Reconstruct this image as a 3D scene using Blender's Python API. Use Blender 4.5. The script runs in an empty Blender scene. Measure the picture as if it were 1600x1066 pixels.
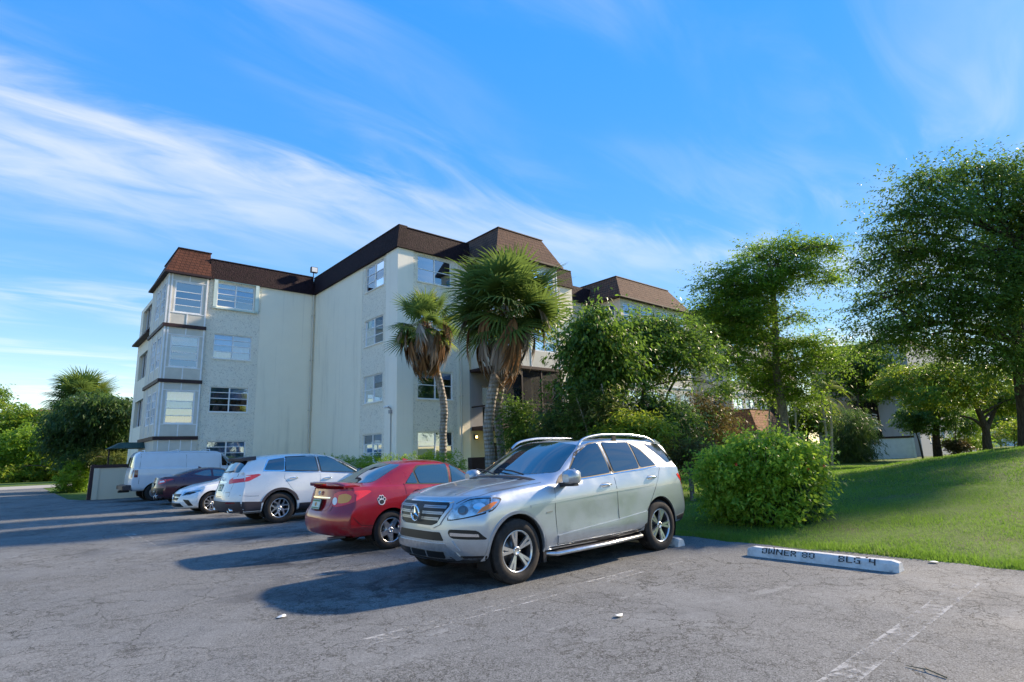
import bpy, bmesh, math, random
import numpy as np
from mathutils import Vector, Matrix
from mathutils.bvhtree import BVHTree
R = math.radians
rnd = random.Random(7)
SC = bpy.context.scene
COL = SC.collection

# ------------------------------------------------------------------ camera
# world axes: +X runs along the parking bays (right and away), +Y along the row of cars (left and away)
F_PX, PITCH, ROLL, YAW, EYE = 878.0, 0.19816, -0.0332, 0.8506, 1.506
def _basis():
    F0 = np.array([math.cos(YAW), math.sin(YAW), 0]); R0 = np.array([math.sin(YAW), -math.cos(YAW), 0]); U0 = np.array([0, 0, 1.])
    F = F0*math.cos(PITCH)+U0*math.sin(PITCH); U = U0*math.cos(PITCH)-F0*math.sin(PITCH)
    return R0*math.cos(ROLL)+U*math.sin(ROLL), U*math.cos(ROLL)-R0*math.sin(ROLL), F
CR, CU, CF = _basis()
cam_d = bpy.data.cameras.new('camera'); cam = bpy.data.objects.new('camera', cam_d); COL.objects.link(cam)
cam_d.sensor_width = 36; cam_d.lens = F_PX*36/1600; cam_d.clip_start = 0.05; cam_d.clip_end = 6000
cam.matrix_world = Matrix(((CR[0], CU[0], -CF[0], 0), (CR[1], CU[1], -CF[1], 0), (CR[2], CU[2], -CF[2], EYE), (0, 0, 0, 1)))
SC.camera = cam
def ray(x, y): return CF+CR*(x-800)/F_PX-CU*(y-533)/F_PX
def on_ground(x, y, z=0.):
    r = ray(x, y); t = (z-EYE)/r[2]; return Vector((t*r[0], t*r[1], z))
def on_x(x, y, X): r = ray(x, y)*1.; r *= X/r[0]; return Vector((r[0], r[1], EYE+r[2]))
def on_y(x, y, Y): r = ray(x, y)*1.; r *= Y/r[1]; return Vector((r[0], r[1], EYE+r[2]))
def at_depth(x, y, d): r = ray(x, y)*d; return Vector((r[0], r[1], EYE+r[2]))

# ------------------------------------------------------------------ sky, sun, exposure
SUN_AZ, SUN_EL = R(-11.0), R(29.0)
world = bpy.data.worlds.new('World'); SC.world = world; world.use_nodes = True
nt = world.node_tree; nt.nodes.clear()
def wn(t, **kw):
    n = nt.nodes.new(t)
    for k, v in kw.items(): setattr(n, k, v)
    return n
def wmath(op, a, b=None, c=None):
    n = wn('ShaderNodeMath', operation=op)
    for i, v in enumerate((a, b, c)):
        if v is None: continue
        if isinstance(v, (int, float)): n.inputs[i].default_value = v
        else: nt.links.new(v, n.inputs[i])
    return n.outputs[0]
sky = wn('ShaderNodeTexSky', sky_type='NISHITA', sun_disc=False, sun_elevation=SUN_EL, sun_rotation=R(90)-SUN_AZ,
         air_density=1.0, dust_density=0.0, ozone_density=2.2)
hs = wn('ShaderNodeHueSaturation'); hs.inputs['Saturation'].default_value = 1.40; hs.inputs['Hue'].default_value = .506; hs.inputs['Value'].default_value = .55
# even out the very bright sunward side, as the photograph's exposure does
sv = wn('ShaderNodeSeparateColor'); nt.links.new(sky.outputs[0], sv.inputs[0])
ev = wmath('DIVIDE', 4.2, wmath('ADD', wmath('MAXIMUM', sv.outputs[2], sv.outputs[1]), .8))
evn = wn('ShaderNodeVectorMath', operation='SCALE'); nt.links.new(sky.outputs[0], evn.inputs[0]); nt.links.new(ev, evn.inputs['Scale'])
nt.links.new(evn.outputs[0], hs.inputs['Color'])
tc = wn('ShaderNodeTexCoord'); sep = wn('ShaderNodeSeparateXYZ'); nt.links.new(tc.outputs['Generated'], sep.inputs[0])
den = wmath('ADD', wmath('MAXIMUM', sep.outputs[2], 0.0), 0.1)
qx = wmath('DIVIDE', sep.outputs[0], den); qy = wmath('DIVIDE', sep.outputs[1], den)
cmb = wn('ShaderNodeCombineXYZ'); nt.links.new(qx, cmb.inputs[0]); nt.links.new(qy, cmb.inputs[1])
def wnoise(scale, detail, rough, dist, sx=1, sy=1, rot=0, off=(0, 0, 0)):
    m = wn('ShaderNodeMapping'); m.inputs['Scale'].default_value = (sx, sy, 1); m.inputs['Rotation'].default_value = (0, 0, rot); m.inputs['Location'].default_value = off
    nt.links.new(cmb.outputs[0], m.inputs[0])
    n = wn('ShaderNodeTexNoise'); n.inputs['Scale'].default_value = scale; n.inputs['Detail'].default_value = detail
    n.inputs['Roughness'].default_value = rough; n.inputs['Distortion'].default_value = dist
    nt.links.new(m.outputs[0], n.inputs['Vector']); return n.outputs['Fac']
def wramp(v, a, b, lo=0., hi=1.):
    n = wn('ShaderNodeMapRange', interpolation_type='SMOOTHSTEP'); n.inputs[1].default_value = a; n.inputs[2].default_value = b
    n.inputs[3].default_value = lo; n.inputs[4].default_value = hi; nt.links.new(v, n.inputs[0]); return n.outputs[0]
n_big = wnoise(0.9, 3, .5, .3, 1, 1.6, R(-14), (1.9, .8, 0)); n_wisp = wnoise(1.5, 8, .56, .8, 1, 3.2, R(-20), (3.1, 1.7, 0)); n_fine = wnoise(2.6, 6, .55, .5, 1, 2.4, R(-28), (7, 2, 0))
# a long feathered streak, bowed across the sky
dist = wmath('SUBTRACT', qy, wmath('SUBTRACT', wmath('SUBTRACT', 1.60, wmath('MULTIPLY', qx, .02)), wmath('MULTIPLY', wmath('MULTIPLY', qx, qx), .145)))
dist = wmath('ADD', dist, wmath('MULTIPLY', wmath('SUBTRACT', n_wisp, .5), .62))
streak = wmath('MULTIPLY', wramp(dist, -.20, .12), wramp(dist, .85, .02))
streak = wmath('MULTIPLY', streak, wramp(n_fine, .05, .72))
veil = wmath('MULTIPLY', wramp(n_wisp, .36, .78), wramp(n_big, .32, .72))
low = wramp(sep.outputs[2], .46, .04)
veil = wmath('MULTIPLY', veil, wmath('ADD', .26, wmath('MULTIPLY', low, .50)))
cl = wmath('MINIMUM', wmath('ADD', wmath('MULTIPLY', wmath('MULTIPLY', streak, .54), wramp(qx, 1.5, .1, .5, 1.)), wmath('MULTIPLY', veil, .85)), .93)
mixc = wn('ShaderNodeMix', data_type='RGBA'); nt.links.new(cl, mixc.inputs[0]); nt.links.new(hs.outputs[0], mixc.inputs[6])
mixc.inputs[7].default_value = (1.75, 1.85, 1.95, 1)
# pale haze low round the whole horizon and the glow round the sun
hz = wmath('MULTIPLY', wmath('POWER', wmath('SUBTRACT', 1., wmath('MAXIMUM', sep.outputs[2], 0.)), 9.), .75)
dt = wn('ShaderNodeVectorMath', operation='DOT_PRODUCT'); nt.links.new(tc.outputs['Generated'], dt.inputs[0]); dt.inputs[1].default_value = (math.cos(SUN_AZ)*math.cos(SUN_EL), math.sin(SUN_AZ)*math.cos(SUN_EL), math.sin(SUN_EL))
au = wmath('MULTIPLY', wmath('POWER', wmath('MAXIMUM', dt.outputs['Value'], 0.), 60.), .7)
def wadd(col, fac, tint):
    v = wn('ShaderNodeVectorMath', operation='SCALE'); v.inputs[0].default_value = tint; nt.links.new(fac, v.inputs['Scale'])
    a = wn('ShaderNodeVectorMath', operation='ADD'); nt.links.new(col, a.inputs[0]); nt.links.new(v.outputs[0], a.inputs[1]); return a.outputs[0]
skyc = wadd(wadd(mixc.outputs[2], hz, (.92, .97, 1.0)), au, (1., .93, .80))
bg = wn('ShaderNodeBackground'); bg.inputs[1].default_value = 0.15; nt.links.new(skyc, bg.inputs[0])
wo = wn('ShaderNodeOutputWorld'); nt.links.new(bg.outputs[0], wo.inputs[0])
sd = bpy.data.lights.new('sun', 'SUN'); sd.energy = 2.0; sd.angle = R(2.0); sd.color = (1.0, .90, .76)
sun = bpy.data.objects.new('sun', sd); COL.objects.link(sun)
sun_dir = Vector((math.cos(SUN_AZ)*math.cos(SUN_EL), math.sin(SUN_AZ)*math.cos(SUN_EL), math.sin(SUN_EL)))
sun.rotation_euler = (-sun_dir).to_track_quat('-Z', 'Y').to_euler(); sun.location = sun_dir*60
SC.view_settings.view_transform = 'Standard'; SC.view_settings.look = 'None'; SC.view_settings.gamma = 1
SC.view_settings.exposure = 2.12
SC.view_settings.use_white_balance = True; SC.view_settings.white_balance_temperature = 7700; SC.view_settings.white_balance_tint = 12
SC.cycles.max_bounces = 6; SC.cycles.transparent_max_bounces = 12

# ------------------------------------------------------------------ helpers
def tag(o, label=None, cat=None, group=None, kind=None):
    if label: o['label'] = label
    if cat: o['category'] = cat
    if group: o['group'] = group
    if kind: o['kind'] = kind
    return o
def thing(name, label, cat, loc=(0, 0, 0), rz=0., group=None):
    o = bpy.data.objects.new(name, None); COL.objects.link(o); o.location = loc; o.rotation_euler = (0, 0, rz); o.empty_display_size = .3
    return tag(o, label, cat, group)
def link(name, me, parent=None, loc=None, rot=None):
    o = bpy.data.objects.new(name, me); COL.objects.link(o)
    if parent: o.parent = parent
    if loc is not None: o.location = loc
    if rot is not None: o.rotation_euler = rot
    return o
def copy_tree(o, parent=None):
    c = o.copy(); COL.objects.link(c); c.parent = parent
    for ch in list(o.children): copy_tree(ch, c)
    return c
def np_mesh(name, V, Fq, mat=None, smooth=False, attr=None):
    """fast mesh from numpy verts and an (n,k) face array"""
    V = np.asarray(V, np.float32); Fq = np.asarray(Fq, np.int32); n, k = Fq.shape
    me = bpy.data.meshes.new(name); me.vertices.add(len(V)); me.vertices.foreach_set('co', V.ravel())
    me.loops.add(n*k); me.loops.foreach_set('vertex_index', Fq.ravel())
    me.polygons.add(n); me.polygons.foreach_set('loop_start', np.arange(0, n*k, k, dtype=np.int32))
    if smooth: me.polygons.foreach_set('use_smooth', np.ones(n, bool))
    if attr is not None:
        for an, av in attr.items():
            a = me.attributes.new(an, 'FLOAT', 'POINT'); a.data.foreach_set('value', np.asarray(av, np.float32))
    me.update(calc_edges=True)
    if mat: me.materials.append(mat)
    return me
class MB:
    """collects simple solids, then links them as one mesh object"""
    def __init__(s): s.v = []; s.f = []; s.sm = []
    def add(s, vs, fs, sm=False):
        b = len(s.v); s.v += [tuple(v) for v in vs]; s.f += [tuple(i+b for i in f) for f in fs]; s.sm += [sm]*len(fs); return s
    def box(s, a, b):
        x0, y0, z0 = (min(a[i], b[i]) for i in range(3)); x1, y1, z1 = (max(a[i], b[i]) for i in range(3))
        return s.add([(x0, y0, z0), (x1, y0, z0), (x1, y1, z0), (x0, y1, z0), (x0, y0, z1), (x1, y0, z1), (x1, y1, z1), (x0, y1, z1)],
                     [(0, 3, 2, 1), (4, 5, 6, 7), (0, 1, 5, 4), (1, 2, 6, 5), (2, 3, 7, 6), (3, 0, 4, 7)])
    def hexa(s, p):   # 8 corners: bottom ring, top ring
        return s.add(p, [(0, 3, 2, 1), (4, 5, 6, 7), (0, 1, 5, 4), (1, 2, 6, 5), (2, 3, 7, 6), (3, 0, 4, 7)])
    def tube(s, pts, rad, n=8, cap=True, sm=True):
        pts = [Vector(p) for p in pts]; m = len(pts); rad = rad if hasattr(rad, '__len__') else [rad]*m
        vs = []; prev = None
        for i, p in enumerate(pts):
            t = (pts[min(i+1, m-1)]-pts[max(i-1, 0)]).normalized()
            if prev is None:
                u = t.orthogonal().normalized()
            else:
                u = (prev-t*prev.dot(t)); u = u.normalized() if u.length > 1e-6 else t.orthogonal().normalized()
            prev = u; w = t.cross(u)
            vs += [p+(u*math.cos(2*math.pi*k/n)+w*math.sin(2*math.pi*k/n))*rad[i] for k in range(n)]
        fs = [(i*n+k, i*n+(k+1) % n, (i+1)*n+(k+1) % n, (i+1)*n+k) for i in range(m-1) for k in range(n)]
        s.add(vs, fs, sm)
        if cap: s.add(vs[:n], [tuple(range(n))[::-1]]); s.add(vs[-n:], [tuple(range(n))])
        return s
    def lathe(s, prof, n=32, axis='y', c=(0, 0, 0), sm=True):
        """prof: list of (axial, radius)"""
        vs = []
        for a, r in prof:
            for k in range(n):
                t = 2*math.pi*k/n; u, w = r*math.cos(t), r*math.sin(t)
                q = {'y': (u, a, w), 'z': (u, w, a), 'x': (a, u, w)}[axis]; vs.append((q[0]+c[0], q[1]+c[1], q[2]+c[2]))
        m = len(prof)
        return s.add(vs, [(i*n+k, i*n+(k+1) % n, (i+1)*n+(k+1) % n, (i+1)*n+k) for i in range(m-1) for k in range(n)], sm)
    def prism(s, poly, axis, a, b):
        """extrude a 2-D polygon along an axis ('x': poly=(y,z); 'y': (x,z); 'z': (x,y))"""
        def q(p, t): return {'x': (t, p[0], p[1]), 'y': (p[0], t, p[1]), 'z': (p[0], p[1], t)}[axis]
        n = len(poly); vs = [q(p, a) for p in poly]+[q(p, b) for p in poly]
        return s.add(vs, [tuple(range(n))[::-1], tuple(range(n, 2*n))]+[(k, (k+1) % n, n+(k+1) % n, n+k) for k in range(n)])
    def mesh(s, name, mat=None, fix=True):
        me = bpy.data.meshes.new(name); me.from_pydata(s.v, [], s.f)
        me.polygons.foreach_set('use_smooth', s.sm)
        if fix:
            bm = bmesh.new(); bm.from_mesh(me); bmesh.ops.recalc_face_normals(bm, faces=bm.faces); bm.to_mesh(me); bm.free()
        if mat: me.materials.append(mat)
        me.update(); return me
    def build(s, name, mat, parent=None, loc=None, rot=None, fix=True): return link(name, s.mesh(name, mat, fix), parent, loc, rot)

# ------------------------------------------------------------------ materials
class NM:
    def __init__(s, name):
        s.m = bpy.data.materials.new(name); s.m.use_nodes = True; s.t = s.m.node_tree; s.t.nodes.clear()
        s.out = s.t.nodes.new('ShaderNodeOutputMaterial')
    def n(s, ty, **kw):
        n = s.t.nodes.new(ty)
        for k, v in kw.items(): setattr(n, k, v)
        return n
    def put(s, sock, v):
        if isinstance(v, bpy.types.NodeSocket): s.t.links.new(v, sock)
        elif isinstance(v, (tuple, list)) and len(v) == 3 and sock.type == 'RGBA': sock.default_value = (*v, 1)
        else: sock.default_value = v
    def math(s, op, a, b=None, c=None, clamp=False):
        n = s.n('ShaderNodeMath', operation=op, use_clamp=clamp)
        for i, v in enumerate((a, b, c)):
            if v is not None: s.put(n.inputs[i], v)
        return n.outputs[0]
    def mix(s, f, a, b, blend='MIX'):
        n = s.n('ShaderNodeMix', data_type='RGBA', blend_type=blend); s.put(n.inputs[0], f); s.put(n.inputs[6], a); s.put(n.inputs[7], b); return n.outputs[2]
    def ramp(s, v, a, b, lo=0., hi=1., sm=True):
        n = s.n('ShaderNodeMapRange', interpolation_type='SMOOTHSTEP' if sm else 'LINEAR')
        s.put(n.inputs[0], v)
        for i, q in enumerate((a, b, lo, hi)): n.inputs[i+1].default_value = q
        return n.outputs[0]
    def co(s, kind='Object', scale=(1, 1, 1), rot=(0, 0, 0), loc=(0, 0, 0)):
        c = s.n('ShaderNodeTexCoord') if kind != 'Position' else s.n('ShaderNodeNewGeometry')
        m = s.n('ShaderNodeMapping'); m.inputs['Scale'].default_value = scale; m.inputs['Rotation'].default_value = rot; m.inputs['Location'].default_value = loc
        s.t.links.new(c.outputs[kind], m.inputs[0]); return m.outputs[0]
    def noise(s, v, scale, detail=4, rough=.55, dist=0., out='Fac'):
        n = s.n('ShaderNodeTexNoise'); s.put(n.inputs['Vector'], v); n.inputs['Scale'].default_value = scale; n.inputs['Detail'].default_value = detail
        n.inputs['Roughness'].default_value = rough; n.inputs['Distortion'].default_value = dist; return n.outputs[out]
    def voro(s, v, scale, feature='F1', out='Distance', rand=1.):
        n = s.n('ShaderNodeTexVoronoi', feature=feature); s.put(n.inputs['Vector'], v); n.inputs['Scale'].default_value = scale; n.inputs['Randomness'].default_value = rand; return n.outputs[out]
    def wave(s, v, scale, dist=0., direction='X', profile='SIN', dscale=1.):
        n = s.n('ShaderNodeTexWave', bands_direction=direction, wave_profile=profile); s.put(n.inputs['Vector'], v); n.inputs['Scale'].default_value = scale; n.inputs['Distortion'].default_value = dist; n.inputs['Detail Scale'].default_value = dscale; return n.outputs['Fac']
    def bump(s, h, strength=.3, dist=.02):
        n = s.n('ShaderNodeBump'); n.inputs['Strength'].default_value = strength; n.inputs['Distance'].default_value = dist; s.put(n.inputs['Height'], h); return n.outputs[0]
    def bsdf(s, color, rough=.6, metal=0., spec=.5, normal=None, coat=0., alpha=None, trans=0., ior=1.45, emit=None, estr=0.):
        n = s.n('ShaderNodeBsdfPrincipled'); s.put(n.inputs['Base Color'], color); s.put(n.inputs['Roughness'], rough); s.put(n.inputs['Metallic'], metal)
        n.inputs['Specular IOR Level'].default_value = spec; n.inputs['Coat Weight'].default_value = coat; n.inputs['Coat Roughness'].default_value = .03
        n.inputs['Transmission Weight'].default_value = trans; n.inputs['IOR'].default_value = ior
        if normal is not None: s.put(n.inputs['Normal'], normal)
        if alpha is not None: s.put(n.inputs['Alpha'], alpha)
        if emit is not None: s.put(n.inputs['Emission Color'], emit); n.inputs['Emission Strength'].default_value = estr
        return n.outputs[0]
    def done(s, sh): s.t.links.new(sh, s.out.inputs[0]); return s.m
M = {}
def simple(name, color, rough=.6, metal=0., spec=.5, coat=0., var=0., vscale=3., bump=0., bscale=60., dirt=None, dscale=1.5, **kw):
    k = NM(name); v = k.co('Object'); col = color; nrm = None
    if var: col = k.mix(k.ramp(k.noise(v, vscale, 5, .6), .3, .7), tuple(c*(1-var) for c in color), tuple(min(1, c*(1+var)) for c in color))
    if dirt: col = k.mix(k.ramp(k.noise(v, dscale, 7, .65), .52, .75, 0, dirt[1]), col, dirt[0])
    if bump: nrm = k.bump(k.noise(v, bscale, 4, .6), bump, .01)
    M[name] = k.done(k.bsdf(col, rough, metal, spec, nrm, coat, **kw)); return M[name]

# ------------------------------------------------------------------ vehicle materials
def paint(name, col, metal=.0, rough=.35, flake=0., dirt=.12):
    k = NM(name); v = k.co('Object'); c = col
    if flake: c = k.mix(k.ramp(k.voro(v, 900, out='Distance'), .0, .6), tuple(min(1, q*(1+flake)) for q in col), tuple(q*(1-flake) for q in col))
    d = k.ramp(k.noise(v, 2.2, 8, .7), .45, .8, 0, dirt)
    sp = k.n('ShaderNodeSeparateXYZ'); k.put(sp.inputs[0], v)
    low = k.math('MULTIPLY', k.ramp(sp.outputs[2], .75, .2), k.ramp(k.noise(v, 9, 6, .7), .3, .75, 0, .35))
    c = k.mix(k.math('MAXIMUM', d, low), c, (.16, .145, .125))
    r = k.ramp(k.noise(v, 3.5, 6, .6), .3, .75, rough*.85, rough*1.25)
    M[name] = k.done(k.bsdf(c, r, metal, .5, None, 1.0)); return M[name]
paint('silver_paint', (.47, .52, .58), .70, .34, .10, .06)
paint('red_paint', (.40, .006, .014), .15, .32, .12, .05)
paint('white_paint', (.72, .74, .76), 0, .3, 0, .06)
paint('pearl_paint', (.78, .80, .82), 0, .3, 0, .04)
paint('van_paint', (.66, .70, .76), 0, .38, 0, .12)
paint('plum_paint', (.11, .014, .026), .2, .3, .1, .10)
simple('plastic_dark', (.022, .020, .022), .55, bump=.15, bscale=400)
simple('cladding', (.055, .042, .048), .5, var=.2)
simple('grille_black', (.008, .009, .010), .4)
simple('rubber', (.020, .018, .018), .85, var=.35, vscale=14, bump=.25, bscale=160, dirt=((.09, .08, .07), .4), dscale=9)
simple('alloy', (.62, .63, .65), .28, .9, var=.12, vscale=20)
simple('alloy_dark', (.16, .16, .17), .4, .8)
simple('chrome', (.80, .82, .84), .08, 1.)
simple('dull_metal', (.36, .36, .38), .35, .9)
simple('well_black', (.010, .009, .010), .9)
simple('seam', (.012, .012, .014), .6)
simple('plate_white', (.55, .62, .55), .45)
simple('plate_green', (.03, .16, .06), .5)
simple('plate_orange', (.55, .20, .04), .5)
simple('sticker_white', (.75, .75, .75), .5)
simple('sticker_black', (.02, .02, .025), .5)
simple('reflector_amber', (.75, .20, .02), .15, coat=1)
simple('underbody', (.012, .011, .011), .8)
def lens(name, col, rough=.08, var=None, scale=260):
    k = NM(name); v = k.co('Object', (1, 1, 1)); w = k.voro(v, scale, 'F1', 'Color'); sp = k.n('ShaderNodeSeparateColor'); k.put(sp.inputs[0], w)
    c = k.mix(sp.outputs[0], tuple(q*.85 for q in col), tuple(min(1, q*1.1) for q in col))
    M[name] = k.done(k.bsdf(c, rough, .0, .6, None, 1.)); return M[name]
lens('lens_red', (.92, .030, .022)); lens('lens_amber', (1., .34, .02)); lens('lens_clear', (.80, .80, .80)); simple('lamp_inner', (.42, .45, .48), .16, .75, coat=1, var=.5, vscale=14)
lens('lens_darkred', (.16, .006, .008))
def glass(name, col, rough=.02):
    k = NM(name); M[name] = k.done(k.bsdf(col, rough, 0, 1.0, None, 1.0, ior=1.75)); return M[name]
glass('glass_dark', (.010, .013, .017)); glass('glass_teal', (.030, .062, .068)); glass('glass_mid', (.020, .034, .042)); glass('glass_black', (.006, .006, .008))
def clear_lens(name):
    k = NM(name); a = k.n('ShaderNodeBsdfTransparent'); a.inputs[0].default_value = (.93, .96, .97, 1)
    g = k.n('ShaderNodeBsdfGlossy'); g.inputs['Roughness'].default_value = .03
    fr = k.n('ShaderNodeFresnel'); fr.inputs[0].default_value = 1.5
    mx = k.n('ShaderNodeMixShader'); k.put(mx.inputs[0], k.math('ADD', fr.outputs[0], .05)); k.put(mx.inputs[1], a.outputs[0]); k.put(mx.inputs[2], g.outputs[0])
    M[name] = k.done(mx.outputs[0])
clear_lens('lens_cover')

# ------------------------------------------------------------------ vehicle body from a control net
def pchip_slopes(t, y):
    h = np.diff(t); d = np.diff(y, axis=0)/h[:, None]; m = np.zeros_like(y); n = len(t)
    if n == 2: m[:] = d[0]; return m
    for i in range(1, n-1):
        a, b = d[i-1], d[i]; w1, w2 = 2*h[i]+h[i-1], h[i]+2*h[i-1]
        ok = (a*b) > 0
        with np.errstate(divide='ignore', invalid='ignore'):
            hm = (w1+w2)/(w1/np.where(ok, a, 1)+w2/np.where(ok, b, 1))
        m[i] = np.where(ok, hm, 0)
    m[0] = d[0]; m[-1] = d[-1]; return m
def pchip(t, y, tq):
    t = np.asarray(t, float); y = np.asarray(y, float)
    one = y.ndim == 1
    if one: y = y[:, None]
    m = pchip_slopes(t, y); i = np.clip(np.searchsorted(t, tq, side='right')-1, 0, len(t)-2); h = (t[i+1]-t[i])[:, None]; s = ((tq-t[i])/(t[i+1]-t[i]))[:, None]
    o = (2*s**3-3*s**2+1)*y[i]+(s**3-2*s**2+s)*h*m[i]+(-2*s**3+3*s**2)*y[i+1]+(s**3-s**2)*h*m[i+1]
    return o[:, 0] if one else o
def curve(pts):
    p = sorted(pts); t = [q[0] for q in p]; y = [q[1] for q in p]
    return lambda x: float(pchip(t, y, np.array([min(max(x, t[0]), t[-1])]))[0])
def cat_interp(P, n):
    """centripetal Catmull-Rom-like smooth interpolation through control rows, n steps per interval"""
    P = np.asarray(P, float); d = np.maximum(np.linalg.norm(np.diff(P, axis=0), axis=-1), 1e-4)
    d = np.sqrt(d.mean(axis=1)) if d.ndim == 2 else np.sqrt(d)
    t = np.concatenate([[0], np.cumsum(d)])
    tq = np.concatenate([[t[i]+(t[i+1]-t[i])*k/n for k in range(n)] for i in range(len(t)-1)]+[[t[-1]]])
    sh = P.shape; Q = pchip(t, P.reshape(sh[0], -1), tq); return Q.reshape((len(tq),)+sh[1:])
FY = np.array([0, .27, .5, .66, .8, .92, 1.])
def car_body(S):
    """S: nose/tail centre profiles (6 pts x,z), plan depth curves, station xs and curves -> closed mesh (half mirrored)"""
    side = []; xs = S['xs']
    def end(prof, depth, W, sgn, power):
        rows = []
        for u in FY:
            row = []
            for k, (x, z) in enumerate(prof):
                dz = S.get('enddz', 0)*u*u if k == 5 else 0
                row.append((x-sgn*depth[k]*u**power, W[k]*u, z+dz*(1 if sgn > 0 else S.get('taildz', 0))))
            rows.append(row)
        return rows
    nose = end(S['nose'], S['nose_d'], S['nose_w'], 1, S.get('npow', 3.2)); tail = end(S['tail'], S['tail_d'], S['tail_w'], -1, S.get('tpow', 3.6))
    mid = []
    for x in xs:
        mid.append([(x, S['y'][k](x), S['z'][k](x)) for k in range(6)])
    ring = np.array(nose+mid+tail[::-1])           # rings x rails x 3
    # top control
    top = []
    n5 = np.array([r[5] for r in nose]); t5 = np.array([r[5] for r in tail])
    top.append(n5)
    for i, x in enumerate(xs):
        zt, ye, ze = S['top'](x), S['ye'](x), S['ze'](x); b = mid[i][5]; dx = S.get('bow', lambda x: 0)(x)
        c = S.get('crown', .25)
        p0 = (x+dx, 0, zt); p1 = (x+dx*.9, ye*.5, zt-(zt-ze)*c*.6); p2 = (x+dx*.45, ye*.86, zt-(zt-ze)*(.32+c)); p3 = (x, ye, ze)
        p5 = (x, b[1]-.022, b[2]+.018); p4 = (x, (ye+p5[1])/2+.018*min(1, max(0, (ze-p5[2])/.3)), (ze+p5[2])/2)
        top.append(np.array([p0, p1, p2, p3, p4, p5, b]))
    top.append(t5); top = np.array(top)
    n1, n2 = 3, 5
    A = cat_interp(ring, n2)                       # along rings
    A = np.swapaxes(cat_interp(np.swapaxes(A, 0, 1), n1), 0, 1)
    lat = (len(FY)-1)*n2
    B = cat_interp(top, n2); B = np.swapaxes(cat_interp(np.swapaxes(B, 0, 1), n2), 0, 1)
    nA = A.shape[0]; r5 = A[:, -1]
    B[0, :] = r5[:lat+1]; B[-1, :] = r5[nA-1-lat:][::-1]
    # the wrap-around rail has (nose intervals)+(1)+(mid)+(1)+(tail); top has matching stations between the corners
    B[:, -1] = r5[lat:nA-lat]
    V = []; Fc = []
    def grid(G):
        b = len(V); a, c = G.shape[:2]; V.extend(map(tuple, G.reshape(-1, 3)))
        for i in range(a-1):
            for j in range(c-1): Fc.append((b+i*c+j, b+i*c+j+1, b+(i+1)*c+j+1, b+(i+1)*c+j))
    grid(A); grid(B)
    # floor
    fl = np.stack([A[:, 0]*np.array([1, 1-t, 1]) for t in (0, .5, 1)], 1); grid(fl)
    bm = bmesh.new(); vs = [bm.verts.new(v) for v in V]
    for f in Fc:
        try: bm.faces.new([vs[i] for i in f])
        except ValueError: pass
    g = bmesh.ops.duplicate(bm, geom=bm.verts[:]+bm.faces[:])['geom']
    for v in g:
        if isinstance(v, bmesh.types.BMVert): v.co.y = -v.co.y
    bmesh.ops.remove_doubles(bm, verts=bm.verts, dist=.0008)
    bmesh.ops.dissolve_degenerate(bm, dist=.0005, edges=bm.edges)
    bmesh.ops.recalc_face_normals(bm, faces=bm.faces)
    return bm
def boolean_cut(bm, cutter_mb):
    me = bpy.data.meshes.new('tmp_body'); bm.to_mesh(me); bm.free(); o = bpy.data.objects.new('tmp_body', me); COL.objects.link(o)
    c = cutter_mb.build('tmp_cut', None); md = o.modifiers.new('b', 'BOOLEAN'); md.operation = 'DIFFERENCE'; md.object = c; md.solver = 'EXACT'
    dg = bpy.context.evaluated_depsgraph_get(); ev = o.evaluated_get(dg); b2 = bmesh.new(); b2.from_mesh(ev.to_mesh()); ev.to_mesh_clear()
    for q in (o, c):
        m2 = q.data; bpy.data.objects.remove(q); bpy.data.meshes.remove(m2)
    return b2
def finish_bm(bm, name, mat, parent, sharp=38):
    for f in bm.faces: f.smooth = True
    for e in bm.edges:
        if len(e.link_faces) == 2 and e.calc_face_angle(0) > R(sharp): e.smooth = False
    me = bpy.data.meshes.new(name); bm.to_mesh(me); bm.free(); me.materials.append(mat); return link(name, me, parent)
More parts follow.
